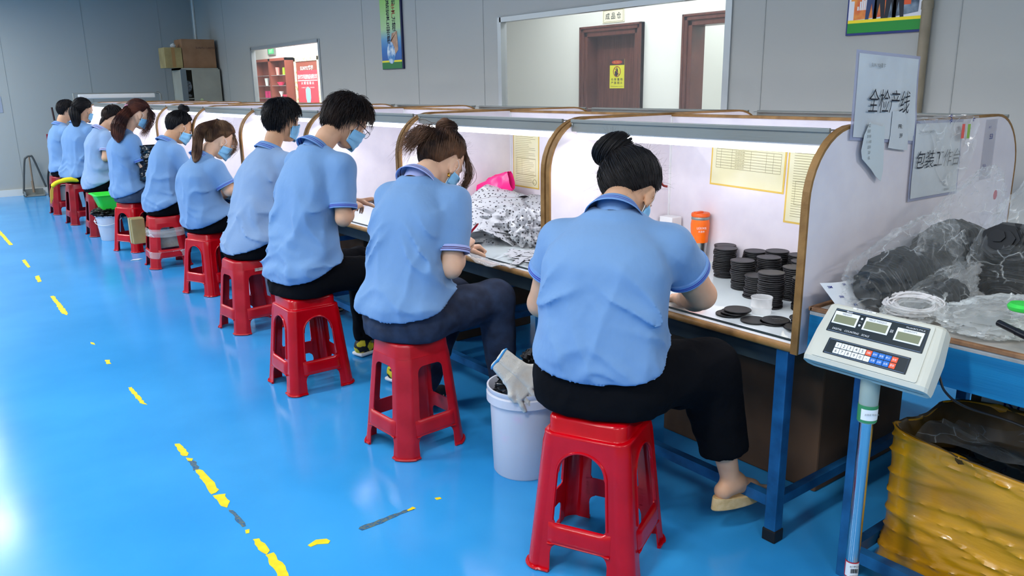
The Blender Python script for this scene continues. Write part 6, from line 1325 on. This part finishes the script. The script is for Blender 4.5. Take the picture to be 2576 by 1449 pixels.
p_ = atz(343, 655, 0); q = MB(); q.prism([(-.05, 0), (-.02, .03), (.03, .028), (.06, .01), (.02, -.005), (-.02, .006)], (p_[0], p_[1], .002), (1, 0, 0), (0, 1, 0), (0, 0, 1), .006); q.build('paper_scrap', M['white'], org=(p_[0], p_[1], 0), label='small white paper scrap on the floor beside the taped stool', cat='paper')
# sticker on stool four
s4 = [o for o in COL.objects if o.get('label', '').startswith('pinkish red stool')][0]
bpy.context.view_layer.update()
q = MB(); q.box(-.02, .045, -.1535, -.1525, .405, .425); me_ = q.mesh('silver_sticker'); st_ = link('silver_sticker', me_, mottle(mat('sticker_silver', rough=.3), srgb(150, 120, 110), srgb(200, 190, 180), 60), s4, s4['_o'])
# yellow cloth and brown plush on the ninth stool
pts = [aty(u, v, 10.75) for u, v in ((130, 470), (142, 460), (165, 453), (190, 452), (208, 456), (214, 448))]
q = MB(); q.tube(smoothpath(pts, 5), [.012] + [.03] * 8 + [.036] * 9 + [.026] * 8, 12, flat=.8); yc_ = q.build('yellow_cloth', bump(mat('yellow_cloth', srgb(232, 212, 20), .7), 60, .5, .004), org=pts[2], label='rolled bright yellow cloth lying across the far red stool', cat='cloth')
q = MB()
for k in range(4): q.tube(smoothpath([aty(131 + k, 468, 10.75), aty(127 + 2 * k, 485, 10.75), aty(129 + k * 1.4, 512 - 4 * k, 10.75)], 4), .006, 6)
q.build('straps', mat('strap_yellow', srgb(206, 166, 60), .6), yc_)
pts = [aty(u, v, 11.3) for u, v in ((150, 443), (162, 442), (175, 443), (190, 442), (205, 443), (214, 444))]
q = MB(); P_ = smoothpath(pts, 6); q.tube(P_, [.036 + .010 * abs(math.sin(i * .52)) for i in range(len(P_))], 12); q.build('brown_plush_roll', bump(mottle(mat('plush_brown', rough=1), srgb(88, 52, 24), srgb(120, 74, 34), 30), 300, 1, .006), org=pts[0], label='brown knotted plush roll behind the yellow cloth', cat='cloth')
# dark cartons stored under the benches
M['carddark'] = mottle(mat('carton_dark_brown', rough=.85), srgb(84, 62, 46), srgb(98, 74, 56), 5)  # darker brown than the other cardboard
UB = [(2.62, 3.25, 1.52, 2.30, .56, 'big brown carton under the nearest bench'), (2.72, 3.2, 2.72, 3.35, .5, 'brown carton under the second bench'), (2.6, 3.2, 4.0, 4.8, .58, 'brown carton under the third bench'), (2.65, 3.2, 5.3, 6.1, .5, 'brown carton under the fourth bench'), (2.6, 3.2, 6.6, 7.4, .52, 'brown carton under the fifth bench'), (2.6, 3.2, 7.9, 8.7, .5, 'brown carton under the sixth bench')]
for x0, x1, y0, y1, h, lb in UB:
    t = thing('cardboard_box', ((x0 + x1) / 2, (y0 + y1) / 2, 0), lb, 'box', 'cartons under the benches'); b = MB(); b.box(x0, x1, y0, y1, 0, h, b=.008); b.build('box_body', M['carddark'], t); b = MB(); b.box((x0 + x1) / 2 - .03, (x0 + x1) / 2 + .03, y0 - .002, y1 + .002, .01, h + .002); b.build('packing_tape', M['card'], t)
# ------------------------------------------------------------------ packing station on the right
TX0, TZ = 2.20, .862
pt_ = thing('packing_table', (2.6, .6, 0), 'blue painted packing table with a worn wooden edge at the right', 'table')
b = MB(); b.box(TX0, 3.35, -.35, 1.345, TZ - .022, TZ - .006); b.build('tabletop', mottle(mat('top_plywood', rough=.6), srgb(150, 146, 140), srgb(190, 186, 180), 8), pt_)
b = MB(); b.box(TX0 - .004, TX0 + .012, -.35, 1.345, TZ - .010, TZ + .004, b=.003); b.box(TX0 - .004, 2.9, 1.335, 1.349, TZ - .010, TZ + .004, b=.003); b.build('wooden_edge', mottle(mat('worn_wood', rough=.7), srgb(112, 76, 50), srgb(156, 112, 76), 20), pt_)
b = MB(); b.box(TX0, TX0 + .03, -.35, 1.343, .725, TZ - .012, b=.003); b.box(TX0, 3.3, 1.315, 1.345, .725, TZ - .024); b.build('apron', M['bluewood'], pt_)
for x in (2.222, 3.3):
    for y in (1.155, -.30):
        q = MB(); q.box(x - .024, x + .024, y - .024, y + .024, 0, .73, b=.003); q.build('leg', M['bluemetal'], pt_)
b = MB(); b.box(2.205, 2.24, -.3, 1.15, .07, .11); b.box(2.22, 3.3, 1.135, 1.165, .07, .11); b.build('foot_rail', M['bluemetal'], pt_)
# yellow taped box
xb, yb, zb_ = 2.31, 1.13, .485
yb_ = thing('taped_box', (2.55, .85, 0), 'large open carton wrapped all over in yellow tape under the packing table', 'box')
q = MB()
def yf(u, v):
    # around the box: rounded rectangle, sagging rim
    a = u * 2 * math.pi; c_, s_ = math.cos(a), math.sin(a); e = 5; n = (abs(c_) ** e + abs(s_) ** e) ** (1 / e); x, y = .235 * c_ / n, .30 * s_ / n
    w = 1 + .02 * math.sin(a * 5 + v * 3) * v + .025 * (1 - v); z = v * (zb_ + .012 * math.sin(a * 3 + .6)); p = A(xb + .235 + x * w, yb - .30 + y * w, z)
    r = float(ridge(A(a * 1.1 + v * 1.5, v * 7 + a * .8, 3))) ** 6; r2 = float(ridge(A(a * .9, v * 13 - a * 1.2, 8))) ** 8; d = unit(A(x, y, 0)); return p + d * (.012 * r + .010 * r2)
q.grid(yf, 150, 60, closed_u=True); o = q.build('box_wall', bump(mottle(mat('yellow_tape_wrap', rough=.3, coat=.3), srgb(176, 122, 10), srgb(212, 152, 14), 3, 5, stretch=(1, 1, 2.5)), 9, .4, .01, 4, (1, 1, 3)), yb_); so = o.modifiers.new('thickness', 'SOLIDIFY'); so.thickness = .012; so.offset = -1
q = MB()
def rimf(u, v): a = u * 2 * math.pi; p = yf(u, 1.0); c = A(xb + .235, yb - .3, p[2]); return p + (c - p) * (.02 + .28 * v) * (.6 + .4 * math.sin(a * 2) ** 2) + A(0, 0, -.13 * v ** 1.3 + .004)
q.grid(rimf, 80, 8, closed_u=True); o = q.build('folded_flaps', bump(mottle(mat('flap_brown', rough=.35), srgb(60, 44, 18), srgb(96, 70, 22), 6), 12, .4, .01), yb_); so = o.modifiers.new('thickness', 'SOLIDIFY'); so.thickness = .004
crumple('black_liner', (xb + .235, yb - .3, .33), .22, mat('liner_black', srgb(16, 16, 16), .25, spec=.7), 61, 'dark plastic liner lying inside the yellow taped box', 'bag', (.82, 1.1, .4), freq=4, amp=.22, n=34)
sheet_ = MB()
def cf(u, v): p = A(xb + .06 + .36 * u, yb - .06 - .5 * v, .44 + .03 * math.sin(u * 5 + v * 3) + .03 * float(ridge(A(u * 4, v * 4, 1)))); return p
sheet_.grid(cf, 26, 26); o = sheet_.build('clear_sheet', M['film'], org=(xb + .2, yb - .3, .40), label='clear film sheet lying over the open yellow taped box', cat='film')
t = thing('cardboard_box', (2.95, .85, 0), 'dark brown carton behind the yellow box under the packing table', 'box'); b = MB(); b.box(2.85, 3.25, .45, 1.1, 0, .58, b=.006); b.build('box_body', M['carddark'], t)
q = MB(); q.box(2.835, 2.848, .82, 1.06, .42, .56, b=.002); nb_ = q.build('red_edged_card', M['white'], org=(2.84, .94, .42), label='white card with a red border behind the pole', cat='card')
q = MB(); q.box(2.834, 2.8345, .82, 1.06, .55, .56); q.box(2.834, 2.8345, .82, 1.06, .42, .43); q.build('red_border', M['inkred'], nb_); lettering('Ro', (2.8338, .95, .49), U_R, UPV, .05, M['inkblue'], nb_)
# ---- counting scale
sc = thing('counting_scale', (2.035, 1.045, 0), 'beige digital counting scale head on a steel pole', 'scale')
YL, YR = 1.222, .868; ym = (YL + YR) / 2; hw = (YL - YR) / 2
sang = 36.0                       # face leans back
Ff = unit(A(math.sin(math.radians(sang)), 0, math.cos(math.radians(sang))))    # up along the face
O0 = A(1.975, ym, .790); FU = U_R; FV = Ff; FN = np.cross(FU, FV)            # outward normal of the face
FP = lambda u, v, w=0: O0 + FU * u + FV * v + FN * w
FL = .172
def roundslab(q, w0, w1, v0, v1, t0, t1, rad, m=0, n=6):
    # plate lying on the face: trapezoid outline with rounded corners between heights t0..t1
    cs = [(w0 - rad, v0 + rad, 270), (w1 - rad, v1 - rad, 0), (-w1 + rad, v1 - rad, 90), (-w0 + rad, v0 + rad, 180)]; out = []
    for cx, cy, a0 in cs:
        for k in range(n): a = math.radians(a0 + 90 * k / (n - 1)); out.append((cx + rad * math.cos(a), cy + rad * math.sin(a)))
    V = [FP(u, v, t0) for u, v in out] + [FP(u, v, t1) for u, v in out]; k = len(out)
    q.add(V, [list(range(k))[::-1], [k + i for i in range(k)]] + [(i, (i + 1) % k, k + (i + 1) % k, k + i) for i in range(k)], m)
# housing: lofted sections from front lip to back
q = MB(); secs = []
for (v, wn, wd, inset) in ((-.006, -.030, -.050, .012), (-.008, -.004, -.060, .0), (.004, .002, -.064, .0), (FL * .5, .003, -.070, .004), (FL - .006, .002, -.064, .014), (FL + .002, -.004, -.050, .018), (FL + .002, -.02, -.03, .022)):
    h = hw - inset; r = .014; secs.append([FP(-h, v, wd + r), FP(-h + .0, v, wn - r), FP(-h + r * .4, v, wn - r * .3), FP(-h + r * 1.2, v, wn), FP(h - r * 1.2, v, wn), FP(h - r * .4, v, wn - r * .3), FP(h, v, wn - r), FP(h, v, wd + r), FP(h - r, v, wd), FP(-h + r, v, wd)])
V = [p for s_ in secs for p in s_]; n_ = 10; F = [(j * n_ + i, j * n_ + (i + 1) % n_, (j + 1) * n_ + (i + 1) % n_, (j + 1) * n_ + i) for j in range(len(secs) - 1) for i in range(n_)] + [list(range(n_))[::-1], [(len(secs) - 1) * n_ + i for i in range(n_)]]
M['beige'] = bump(mottle(mat('scale_beige', rough=.42), srgb(200, 198, 184), srgb(208, 206, 192), 5), 200, .05, .0006)
q.add(V, F, 0, False); hs_ = q.build('housing', M['beige'], sc); bv = hs_.modifiers.new('soft_edges', 'BEVEL'); bv.width = .004; bv.segments = 2; bv.limit_method = 'ANGLE'
q = MB(); roundslab(q, .150, .142, .006, FL - .006, .0025, .0055, .006); q.build('face_frame', M['beige'], sc)
M['panelnavy'] = mat('panel_navy', srgb(12, 28, 32), .35)
PV0, PV1 = .086, .158; KV0, KV1 = .020, .068
q = MB(); roundslab(q, .136, .132, PV0, PV1, .005, .0064, .002); dp_ = q.build('display_panel', M['panelnavy'], sc)
q = MB(); roundslab(q, .118, .116, KV0, KV1, .005, .0064, .002); kp_ = q.build('key_panel', M['panelnavy'], sc)
for pan, w_, a, b__ in ((dp_, .134, PV0, PV1), (kp_, .116, KV0, KV1)):
    q = MB(); q.tube([FP(-w_ + .003, a + .003, .0066), FP(w_ - .003, a + .003, .0066), FP(w_ - .004, b__ - .003, .0066), FP(-w_ + .004, b__ - .003, .0066)], .0007, 4, closed=True); q.build('border_line', mat('line_bluegrey', srgb(120, 140, 170), .5) if pan is dp_ else bpy.data.materials['line_bluegrey'], pan)
for uc, tx in ((-.094, 'WEIGHT'), (-.004, 'PIECE WEIGHT'), (.088, 'QUANTITY')):
    vc = .131 - (0 if uc < .05 else .008) ; q = MB(); q.box(uc - .036, uc + .036, vc - .019, vc + .019, .0064, .0078, b=.0006, R=np.array([FU, FV, FN]).T, o=O0); fr_ = q.build('display_frame', M['white'], dp_)
    q = MB(); q.box(uc - .031, uc + .031, vc - .015, vc + .008, .0079, .0083, R=np.array([FU, FV, FN]).T, o=O0); q.build('lcd_window', mat('lcd_' + tx.split()[0].lower(), srgb(138, 140, 110), .15), dp_)
    lettering(tx, FP(uc, vc + .0135, .0079), FU, FV, .0055, M['inkgrey'], dp_, w=.006 * len(tx) * .62 + .006)
lettering('DIGITAL', FP(-.105, .097, .0066), FU, FV, .0055, M['white'], dp_, shear=.2); lettering('COUNTING', FP(-.062, .097, .0066), FU, FV, .0055, M['white'], dp_, shear=.2); lettering('SCALE', FP(-.022, .097, .0066), FU, FV, .0055, M['white'], dp_, shear=.2)
lettering('Baosn', FP(-.090, .1545 - .0005, .0066), FU, FV, .0052, M['white'], dp_, shear=.25, bold=.01); lettering('Model:BCS-TYI-X', FP(.098, .1475, .0066), FU, FV, .0042, M['white'], dp_, w=.05)
lettering('去皮\n置零', FP(.0405, .127, .0066), FU, FV, .009, M['white'], dp_)
for v in (.142, .122):
    q = MB(); q.lathe([(.001, 0), (.0032, 0), (.0032, .0012), (.001, .0014)], FP(-.0495, v, .0064), 14, R=np.array([FU, FV, FN]).T); q.build('indicator_lamp', M['white'], dp_)
lettering('SMPL', FP(-.0495, .132, .0066), FU, FV, .003, M['inkgrey'], dp_)
keys = [('1', 0, 1, 'w'), ('2', 1, 1, 'w'), ('3', 2, 1, 'w'), ('4', 3, 1, 'w'), ('5', 4, 1, 'w'), ('清', 5, 1, 'o'), ('取样', 6, 1, 'b'), ('单重', 7, 1, 'b'), ('累计', 8, 1, 'b'), ('去皮', 9, 1, 'o'), ('6', 0, 0, 'w'), ('7', 1, 0, 'w'), ('8', 2, 0, 'w'), ('9', 3, 0, 'w'), ('0', 4, 0, 'w'), ('.', 5, 0, 'w'), ('设置', 6, 0, 'b'), ('总数', 7, 0, 'b'), ('总重', 8, 0, 'b'), ('置零', 9, 0, 'o')]
KM = {'w': M['white'], 'o': mat('key_orange', srgb(240, 90, 50), .5), 'b': mat('key_blue', srgb(20, 110, 200), .5)}
for ch, i, r, k in keys:
    u = -.082 + i * .0178; v = .034 + r * .0175; q = MB(); q.box(u - .0083, u + .0083, v - .0078, v + .0078, .0064, .0082, b=.0007, R=np.array([FU, FV, FN]).T, o=O0); ke = q.build('key', KM[k], kp_)
    w_ = lettering(ch, FP(u, v, .0084), FU, FV, .0085 if k == 'w' and ch != '.' else (.002 if ch == '.' else .006), M['black'] if k == 'w' else M['masklight'], ke, w=None if k == 'w' else .011, name='key_mark', lift=.0002)
q = MB(); q.box(-.088, -.022, FL - .009, FL - .001, .0028, .0034, R=np.array([FU, FV, FN]).T, o=O0); st_ = q.build('white_label', M['white'], sc); lettering('95 NO:005 479', FP(-.055, FL - .005, .0036), FU, FV, .005, M['inkgrey'], st_)
pc = A(2.038, 1.045, 0); q = MB(); q.tube([pc, pc + A(0, 0, .70)], .0185, 28); q.build('pole', mat('pole_chrome', srgb(200, 205, 208), .16, 1), sc)
q = MB(); q.lathe([(.024, 0), (.025, .004), (.026, .13), (.024, .135)], pc + A(0, 0, .625), 28); q.build('pole_socket', mat('socket_grey', srgb(150, 166, 160), .5), sc)
q = MB(); q.lathe([(.0262, 0), (.0266, .05)], pc + A(0, 0, .628), 28); q.lathe([(.0268, .008), (.0268, .040)], pc + A(0, 0, .628), 14, m=1, a0=170, a1=290); sk = q.build('green_label', [mat('label_green', srgb(60, 140, 90), .5), M['white']], sc)
d0 = unit(A(-.62, -.78, 0)); u0 = unit(np.cross(A(0, 0, 1), d0)); lettering('合格证 检验员', pc + d0 * .0272 + A(0, 0, .655), u0, UPV, .006, M['inkgrey'], sk)
q = MB(); q.lathe([(.0188, 0), (.0190, .052)], pc + A(0, 0, .135), 28); q.lathe([(.0192, .004), (.0192, .048)], pc + A(0, 0, .135), 20, m=1, a0=150, a1=310); sk = q.build('maker_label', [mat('label_red', srgb(190, 50, 60), .5), M['white']], sc)
lettering('电子秤公司', pc + d0 * .0196 + A(0, 0, .175), u0, UPV, .007, M['ink'], sk, w=.028); lettering('售后服务电话', pc + d0 * .0196 + A(0, 0, .145), u0, UPV, .004, M['ink'], sk, w=.024)
q = MB()
for k in range(12): q.box(-.011 + k * .0018, -.0102 + k * .0018 + (.0005 if k % 3 else 0), -.007, .007, 0, .0002, R=np.array([u0, UPV, d0]).T, o=pc + d0 * .0195 + A(0, 0, .160))
q.build('bar_marks', M['black'], sk)
q = MB(); q.box(pc[0] - .16, pc[0] + .14, pc[1] - .26, pc[1] + .02, 0, .05, b=.008); q.build('platform', M['alu'], sc)
q = MB(); q.tube(smoothpath([FP(hw - .008, .06, -.06), FP(hw + .01, .03, -.09), A(2.16, .84, .70), A(2.24, .72, .66), A(2.25, .4, .60), A(2.25, .1, .64)], 6), .0035, 6); q.build('power_cord', M['black'], sc)
# ---- sheets taped on the end divider
YP = BENCH_Y[0] + .0062
UX, = (A(1, 0, 0),)
M['sleeve'] = mat('plastic_sleeve', srgb(172, 176, 206), .25, alpha=.75); M['sheetp'] = bump(mottle(mat('sheet_paper', rough=.3, coat=.4), srgb(208, 212, 218), srgb(224, 228, 232), 5), 8, .4, .01)
def sleeve(px, label, big, small='SUN YU | 鑫宇', seed=0, w=None):
    P = [aty(u, v, YP - .004) for u, v in px]; o = P[0]; t = thing('sign_sheet', (P[3] + P[2]) / 2, label, 'sign')
    q = MB()
    def gf(k, off):
        def fn(u, v): a = P[0] * (1 - u) * (1 - v) + P[1] * u * (1 - v) + P[2] * u * v + P[3] * (1 - u) * v; c = (P[0] + P[1] + P[2] + P[3]) / 4; p = c + (a - c) * k; return p + A(0, -off - .004 * float(vnoise(A(u * 3, v * 4, seed))), 0)
        return fn
    q.grid(gf(1, 0), 14, 18); b = q.build('plastic_sleeve', M['sleeve'], t); q = MB(); q.grid(gf(.93, .002), 14, 18); b = q.build('paper', M['sheetp'], t)
    U = unit(P[1] - P[0]); V = unit(P[0] - P[3]); c = (P[0] + P[1] + P[2] + P[3]) / 4; W = np.linalg.norm(P[1] - P[0]); Hh = np.linalg.norm(P[0] - P[3]); return t, U, V, c, W, Hh
t, U, V, c, W, Hh = sleeve([(2155, 124), (2313, 142), (2300, 362), (2134, 352)], 'plastic-sleeved sign sheet taped upright on the divider top, with a tall four character title', '全检产线')
lettering('全检产线', c + U * .005 + A(0, -.0105, -.01), U, UPV + U * .08, .074, M['ink'], t, w=W * .66, bold=-.005); lettering('SUN YU|鑫宇', c - U * W * .22 + V * Hh * .36 + A(0, -.0105, 0), U, V, .016, M['inkgrey'], t)
q = MB()
for k, cc in enumerate(((200, 60, 60), (40, 40, 120), (80, 150, 200), (170, 40, 60))): pass
t, U, V, c, W, Hh = sleeve([(2298, 304), (2424, 300), (2404, 486), (2280, 508)], 'plastic-sleeved sign sheet on the divider face with a tall five character title', '包装工作台', seed=3)
lettering('包装工作台', c + A(0, -.0105, .004), U, UPV + U * .1, .062, M['ink'], t, w=W * .88, shear=.1, bold=-.005); lettering('SUN YU 鑫宇', c - U * W * .22 + V * Hh * .36 + A(0, -.0105, 0), U, V, .012, M['inkgrey'], t); lettering('全检车间', c + U * W * .22 - V * Hh * .40 + A(0, -.0105, 0), U, V, .010, M['inkgrey'], t)
P = [aty(u, v, YP - .020)[[0, 2]] for u, v in ((2190, 308), (2196, 312), (2222, 318), (2227, 312), (2222, 430), (2216, 456), (2204, 444), (2192, 426), (2170, 400), (2168, 380), (2176, 340))]
q = MB(); q.prism(P, (0, YP - .018, 0), (1, 0, 0), UPV, (0, -1, 0), .001); t = q.build('torn_paper', mat('paper_cool', srgb(206, 214, 218), .7), org=(P[0][0], YP - .018, P[5][1]), label='torn white paper strip with handwritten notes taped over the upper sheet', cat='paper')
for k, s in enumerate(('PR2', '333', '3/18', '1 110', '230', '23', '5L')): p = aty(2186, 316 + k * 13.5, YP - .02); lettering(s, (p[0], YP - .0202, p[2]), (1, 0, 0), UPV, .009, M['inkgrey'], t)
P = [aty(u, v, YP - .012)[[0, 2]] for u, v in ((2246, 280), (2276, 278), (2284, 340), (2282, 378), (2258, 376), (2234, 372), (2240, 340))]
q = MB(); q.prism(P, (0, YP - .012, 0), (1, 0, 0), UPV, (0, -1, 0), .001); t = q.build('note_tape', M['sheetp'], org=(P[0][0], YP - .012, P[5][1]), label='note under clear tape marked PR beside the torn paper strip', cat='paper')
p = aty(2265, 318, YP - .014); lettering('PR:', (p[0], YP - .0142, p[2]), (1, 0, 0), UPV, .014, M['black'], t); p = aty(2266, 341, YP - .014); lettering('39', (p[0], YP - .0142, p[2]), (1, 0, 0), UPV, .014, M['black'], t)
# plastic bag draped over the divider edge
q = MB()
D_ = [(2312, 292), (2345, 284), (2380, 286), (2412, 290), (2466, 292)]
def dfn(u, v):
    x = 2.80 + .45 * u; top = BZT + .006; dep = .20 * math.sin(math.pi * min(max((u - .2) / .85, 0), 1)) ** .8 + .02
    s = v * (dep + .06); 
    if s < .03: return A(x, YP + .035 - s, top + .004 * math.sin(u * 30))
    return A(x + .01 * math.sin(v * 9 + u * 5), YP - .004 - .02 * float(ridge(A(u * 6, v * 5, 2))), top - (s - .03))
q.grid(dfn, 44, 26); t = q.build('draped_bag', cfilm('drape_film', (.93, .94, .96), .22, .1), org=(3.0, YP, 1.2), label='clear marked plastic bag draped over the divider top edge', cat='bag')
for s, u, v, m_ in (('PR', 2392, 300, M['inkblue']), ('6', 2450, 300, M['inkblue'])): p = aty(u, v, YP - .03); lettering(s, (p[0], YP - .03, p[2]), unit(A(.4, 0, -1)), unit(A(1, 0, .4)), .02, m_, t)
for nm, u, v, m_ in (('red_mark', 2423, 330, mat('mark_red', srgb(240, 100, 90), .5)), ('green_mark', 2437, 330, mat('mark_green', srgb(150, 190, 80), .5))): p = aty(u, v, YP - .028); q = MB(); q.box(p[0] - .012, p[0] + .01, YP - .0285, YP - .028, p[2] - .026, p[2] + .026); q.build(nm, m_, t)
for s, u, v in (('=', 2488, 320), ('53', 2491, 343), ('11', 2472, 419)): p = aty(u, v, YP - .002); lettering(s, (p[0], YP - .002, p[2]), (1, 0, 0), UPV, .018, M['inkblue'], None, name='pen_mark') if False else None
p1, p2_, p3 = aty(2488, 320, YP), aty(2491, 343, YP), aty(2474, 419, YP); q = MB(); q.box(p2_[0] - .055, p2_[0] + .045, YP - .003, YP - .001, p3[2] - .05, p1[2] + .03); t = q.build('tape_patch', mat('tape_patch', srgb(214, 212, 224), .2, alpha=.3), org=(p2_[0], YP, p3[2]), label='clear tape patch with blue pen marks on the divider face', cat='tape')
for s, p, h in (('= !', p1, .012), ('53', p2_, .02), ('11:', p3, .02)): lettering(s, (p[0], YP - .0035, p[2]), (1, 0, 0), UPV, h, M['inkblue'], t)
p = aty(2503, 490, YP); q = MB(); q.lathe([(.001, 0), (.016, 0), (.016, .0015), (.001, .0018)], p, 20, R=rotm('X', 90), sy=1.2); q.build('red_sticker', mat('sticker_red', srgb(206, 100, 110), .5), org=p, label='round red sticker on the divider face near the right edge', cat='sticker')
# ---- black ribbed parts in clear bags
def ribbed(path, wid, hei, n, label, seed, tw=0.0):
    P = smoothpath(path, 8); rs = random.Random(seed); q = MB(); T, N_, B_ = frames(P); k = len(P)
    for i in range(n):
        t = i / (n - 1) * (k - 1); a = int(min(t, k - 2)); fr = t - a; c = P[a] * (1 - fr) + P[a + 1] * fr; d = unit(P[a + 1] - P[a]); up_ = unit(A(0, 0, 1) - d * d[2]); s_ = np.cross(d, up_); sc_ = .30 + .70 * math.sin(math.pi * i / (n - 1)) ** .45
        w, h = wid * sc_ * rs.uniform(.86, 1.06), hei * sc_ * rs.uniform(.88, 1.06); an = rs.uniform(-.25, .25); U_ = s_ * math.cos(an) + up_ * math.sin(an); V_ = -s_ * math.sin(an) + up_ * math.cos(an); dd = unit(d + A(rs.uniform(-.2, .2), rs.uniform(-.2, .2), rs.uniform(-.2, .2)))
        c = c + U_ * rs.uniform(-.008, .008) + V_ * rs.uniform(-.008, .008); pts = [(math.cos(x) * w * (1 + .05 * math.cos(7 * x)), math.sin(x) * h * (1 + .05 * math.cos(7 * x))) for x in np.linspace(0, 6.283, 22)[:-1]]
        pts = [(u, max(v, -(c[2] - TZ - .004))) for u, v in pts]; q.prism(pts, c, U_, V_, dd, .0045)
    return q.build('ribbed_parts', mat('ribbed_black', srgb(9, 12, 17), .5) if 'ribbed_black' not in bpy.data.materials else bpy.data.materials['ribbed_black'], org=(P[0][0], P[0][1], TZ), label=label, cat='parts', kind='stuff')
ribbed([(2.26, 1.21, .92), (2.34, 1.20, .945), (2.45, 1.20, .955), (2.56, 1.20, .94), (2.68, 1.19, .90)], .085, .075, 52, 'left bundle of black ribbed rings packed in a clear bag', 1)
ribbed([(2.72, 1.24, .93), (2.80, 1.25, .97), (2.93, 1.25, .98), (3.06, 1.2, .96)], .09, .09, 44, 'back bundle of black ribbed rings behind the clear bag folds', 2)
ribbed([(2.60, .985, 1.085), (2.67, .98, 1.06), (2.70, .98, 1.0), (2.69, .98, .93), (2.65, .97, .89)], .085, .065, 52, 'right upright bundle of black ribbed rings in a clear bag', 3)
ribbed([(2.36, 1.08, .89), (2.46, 1.08, .91), (2.56, 1.07, .90)], .06, .05, 26, 'low bundle of dark green black rings in front', 4)
def film(pts_fn, nu, nv, name, label, m, org): q = MB(); q.grid(pts_fn, nu, nv); return q.build(name, m, org=org, label=label, cat='bag')
def bagfn(c, r, seed, top=1.0, fr=5, amp=.25, open_=False):
    of = np.random.RandomState(seed).rand(3) * 9
    def fn(u, v):
        a = u * 2 * math.pi; e = (v * (.92 if open_ else 1) - .5) * math.pi * .99; d = A(math.cos(e) * math.cos(a), math.cos(e) * math.sin(a), math.sin(e)); k = 1 + amp * (float(ridge(d * fr + of)) - .5) + .10 * (float(ridge(d * fr * 2.7 + of)) - .5) + .05 * (float(ridge(d * fr * 6 + of)) - .5); p = A(*c) + d * A(*r) * k
        if d[2] > .3: p = p + A(.35 * (d[2] - .3) ** 2, 0, top * (d[2] - .3) ** 2 * .35)
        p[2] = max(p[2], TZ + .002); return p
    return fn
def bag(c, r, seed, label, m='film', top=1.0, amp=.25, fr=5): q = MB(); q.grid(bagfn(c, r, seed, top, fr, amp), 90, 56, closed_u=True); return q.build('clear_bag', M[m], org=(c[0], c[1], TZ), label=label, cat='bag', group='clear plastic bags on the packing table')
bag((2.47, 1.19, .955), (.27, .11, .11), 71, 'clear crinkled bag around the left black bundle, open at the top', top=.3)
bag((2.72, 1.14, 1.02), (.17, .10, .15), 72, 'large clear bag with shiny creases in the middle of the table', top=.5, fr=6)
bag((2.67, .975, .99), (.085, .10, .13), 73, 'tall clear bag around the right black bundle', top=.8)
bag((2.46, 1.07, .91), (.15, .07, .06), 74, 'clear bag around the low green black bundle', top=.1)
bag((2.34, 1.09, .885), (.11, .07, .04), 75, 'milky clear bag with white cord behind the scale head', 'filmmilky', .1, .35)
bag((2.40, .90, .885), (.14, .12, .035), 76, 'flat milky bag spread at the table front right of the scale', 'filmmilky', .0, .4)
bag((2.62, .76, .89), (.22, .12, .04), 77, 'milky crumpled bag at the right picture edge', 'filmmilky', .0, .4)
bag((2.98, .92, .97), (.12, .12, .14), 78, 'pale crinkled bag behind the right bundle at the picture edge', 'filmmilky', .4, .35)
# white cord bundle, printed liner sheet, green lid, black tool
q = MB(); rs = np.random.RandomState(5)
for k in range(24):
    ce, ra, rb, th = A(2.325, 1.085, TZ + .042) + rs.randn(3) * A(.008, .008, .004), rs.uniform(.055, .085), rs.uniform(.02, .036), rs.uniform(-.25, .25); e1, e2 = unit(A(.62, -.78, th * .4)), unit(A(.5, .4, .76 + th))
    P = [ce + e1 * math.cos(t) * ra + e2 * math.sin(t) * rb for t in np.linspace(0, 6.2832, 25)[:-1]]; q.tube([A(p[0], p[1], max(p[2], TZ + .005)) for p in P], .0030, 6, closed=True)
q.build('cord_bundle', mat('cord_white', srgb(226, 222, 224), .8), org=(2.34, 1.10, TZ), label='looped bundle of white elastic cord behind the scale head', cat='cord')
q = MB(); cR = aty(2098, 735, 1.30)
def lf_(u, v): return aty(2062 + 60 * u + 14 * v, 712 - 14 * u + 62 * v, 1.30) + A(0, -.03 * math.sin(u * 2.6) - .05 * v + .0, 0)
q.grid(lf_, 12, 12); t = q.build('printed_liner', mat('liner_white', srgb(220, 222, 226), .4), org=(cR[0], 1.28, TZ), label='white adhesive liner sheet with blue printed marks at the table corner', cat='paper')
for k, (u, v) in enumerate(((.15, .15), (.55, .1), (.9, .2), (.25, .5), (.7, .45), (.45, .8), (.85, .75))):
    p = lf_(u, v); a1 = unit(lf_(u + .05, v) - p); a2 = unit(p - lf_(u, v + .05)); lettering('3M', p + unit(np.cross(a1, a2)) * .001, a1, a2, .009, M['inkblue'], t, bold=.02)
p = atz(2572, 772, .955); q = MB(); q.lathe([(.001, 0), (.03, 0), (.034, .004), (.036, .012), (.030, .020), (.001, .021)], (p[0], p[1], .945), 28); q.build('round_cap', mat('lid_green', srgb(60, 220, 80), .35), org=(p[0], p[1], .945), label='bright green round lid at the right picture edge', cat='lid')
a, b_ = atz(2512, 812, .925), atz(2590, 850, .915); q = MB(); q.tube([a, a + (b_ - a) * .6], .009, 12); q.tube([a + (b_ - a) * .6, a + (b_ - a) * .64], .0105, 12); q.tube([a + (b_ - a) * .64, b_], .010, 12); q.build('black_tool', mat('tool_black', srgb(22, 22, 26), .25), org=a, label='black cylindrical tool lying at the table front by the right edge', cat='tool')
q = MB(); q.box(2.93, 2.955, 1.04, 1.075, 1.168, 1.19) if False else None
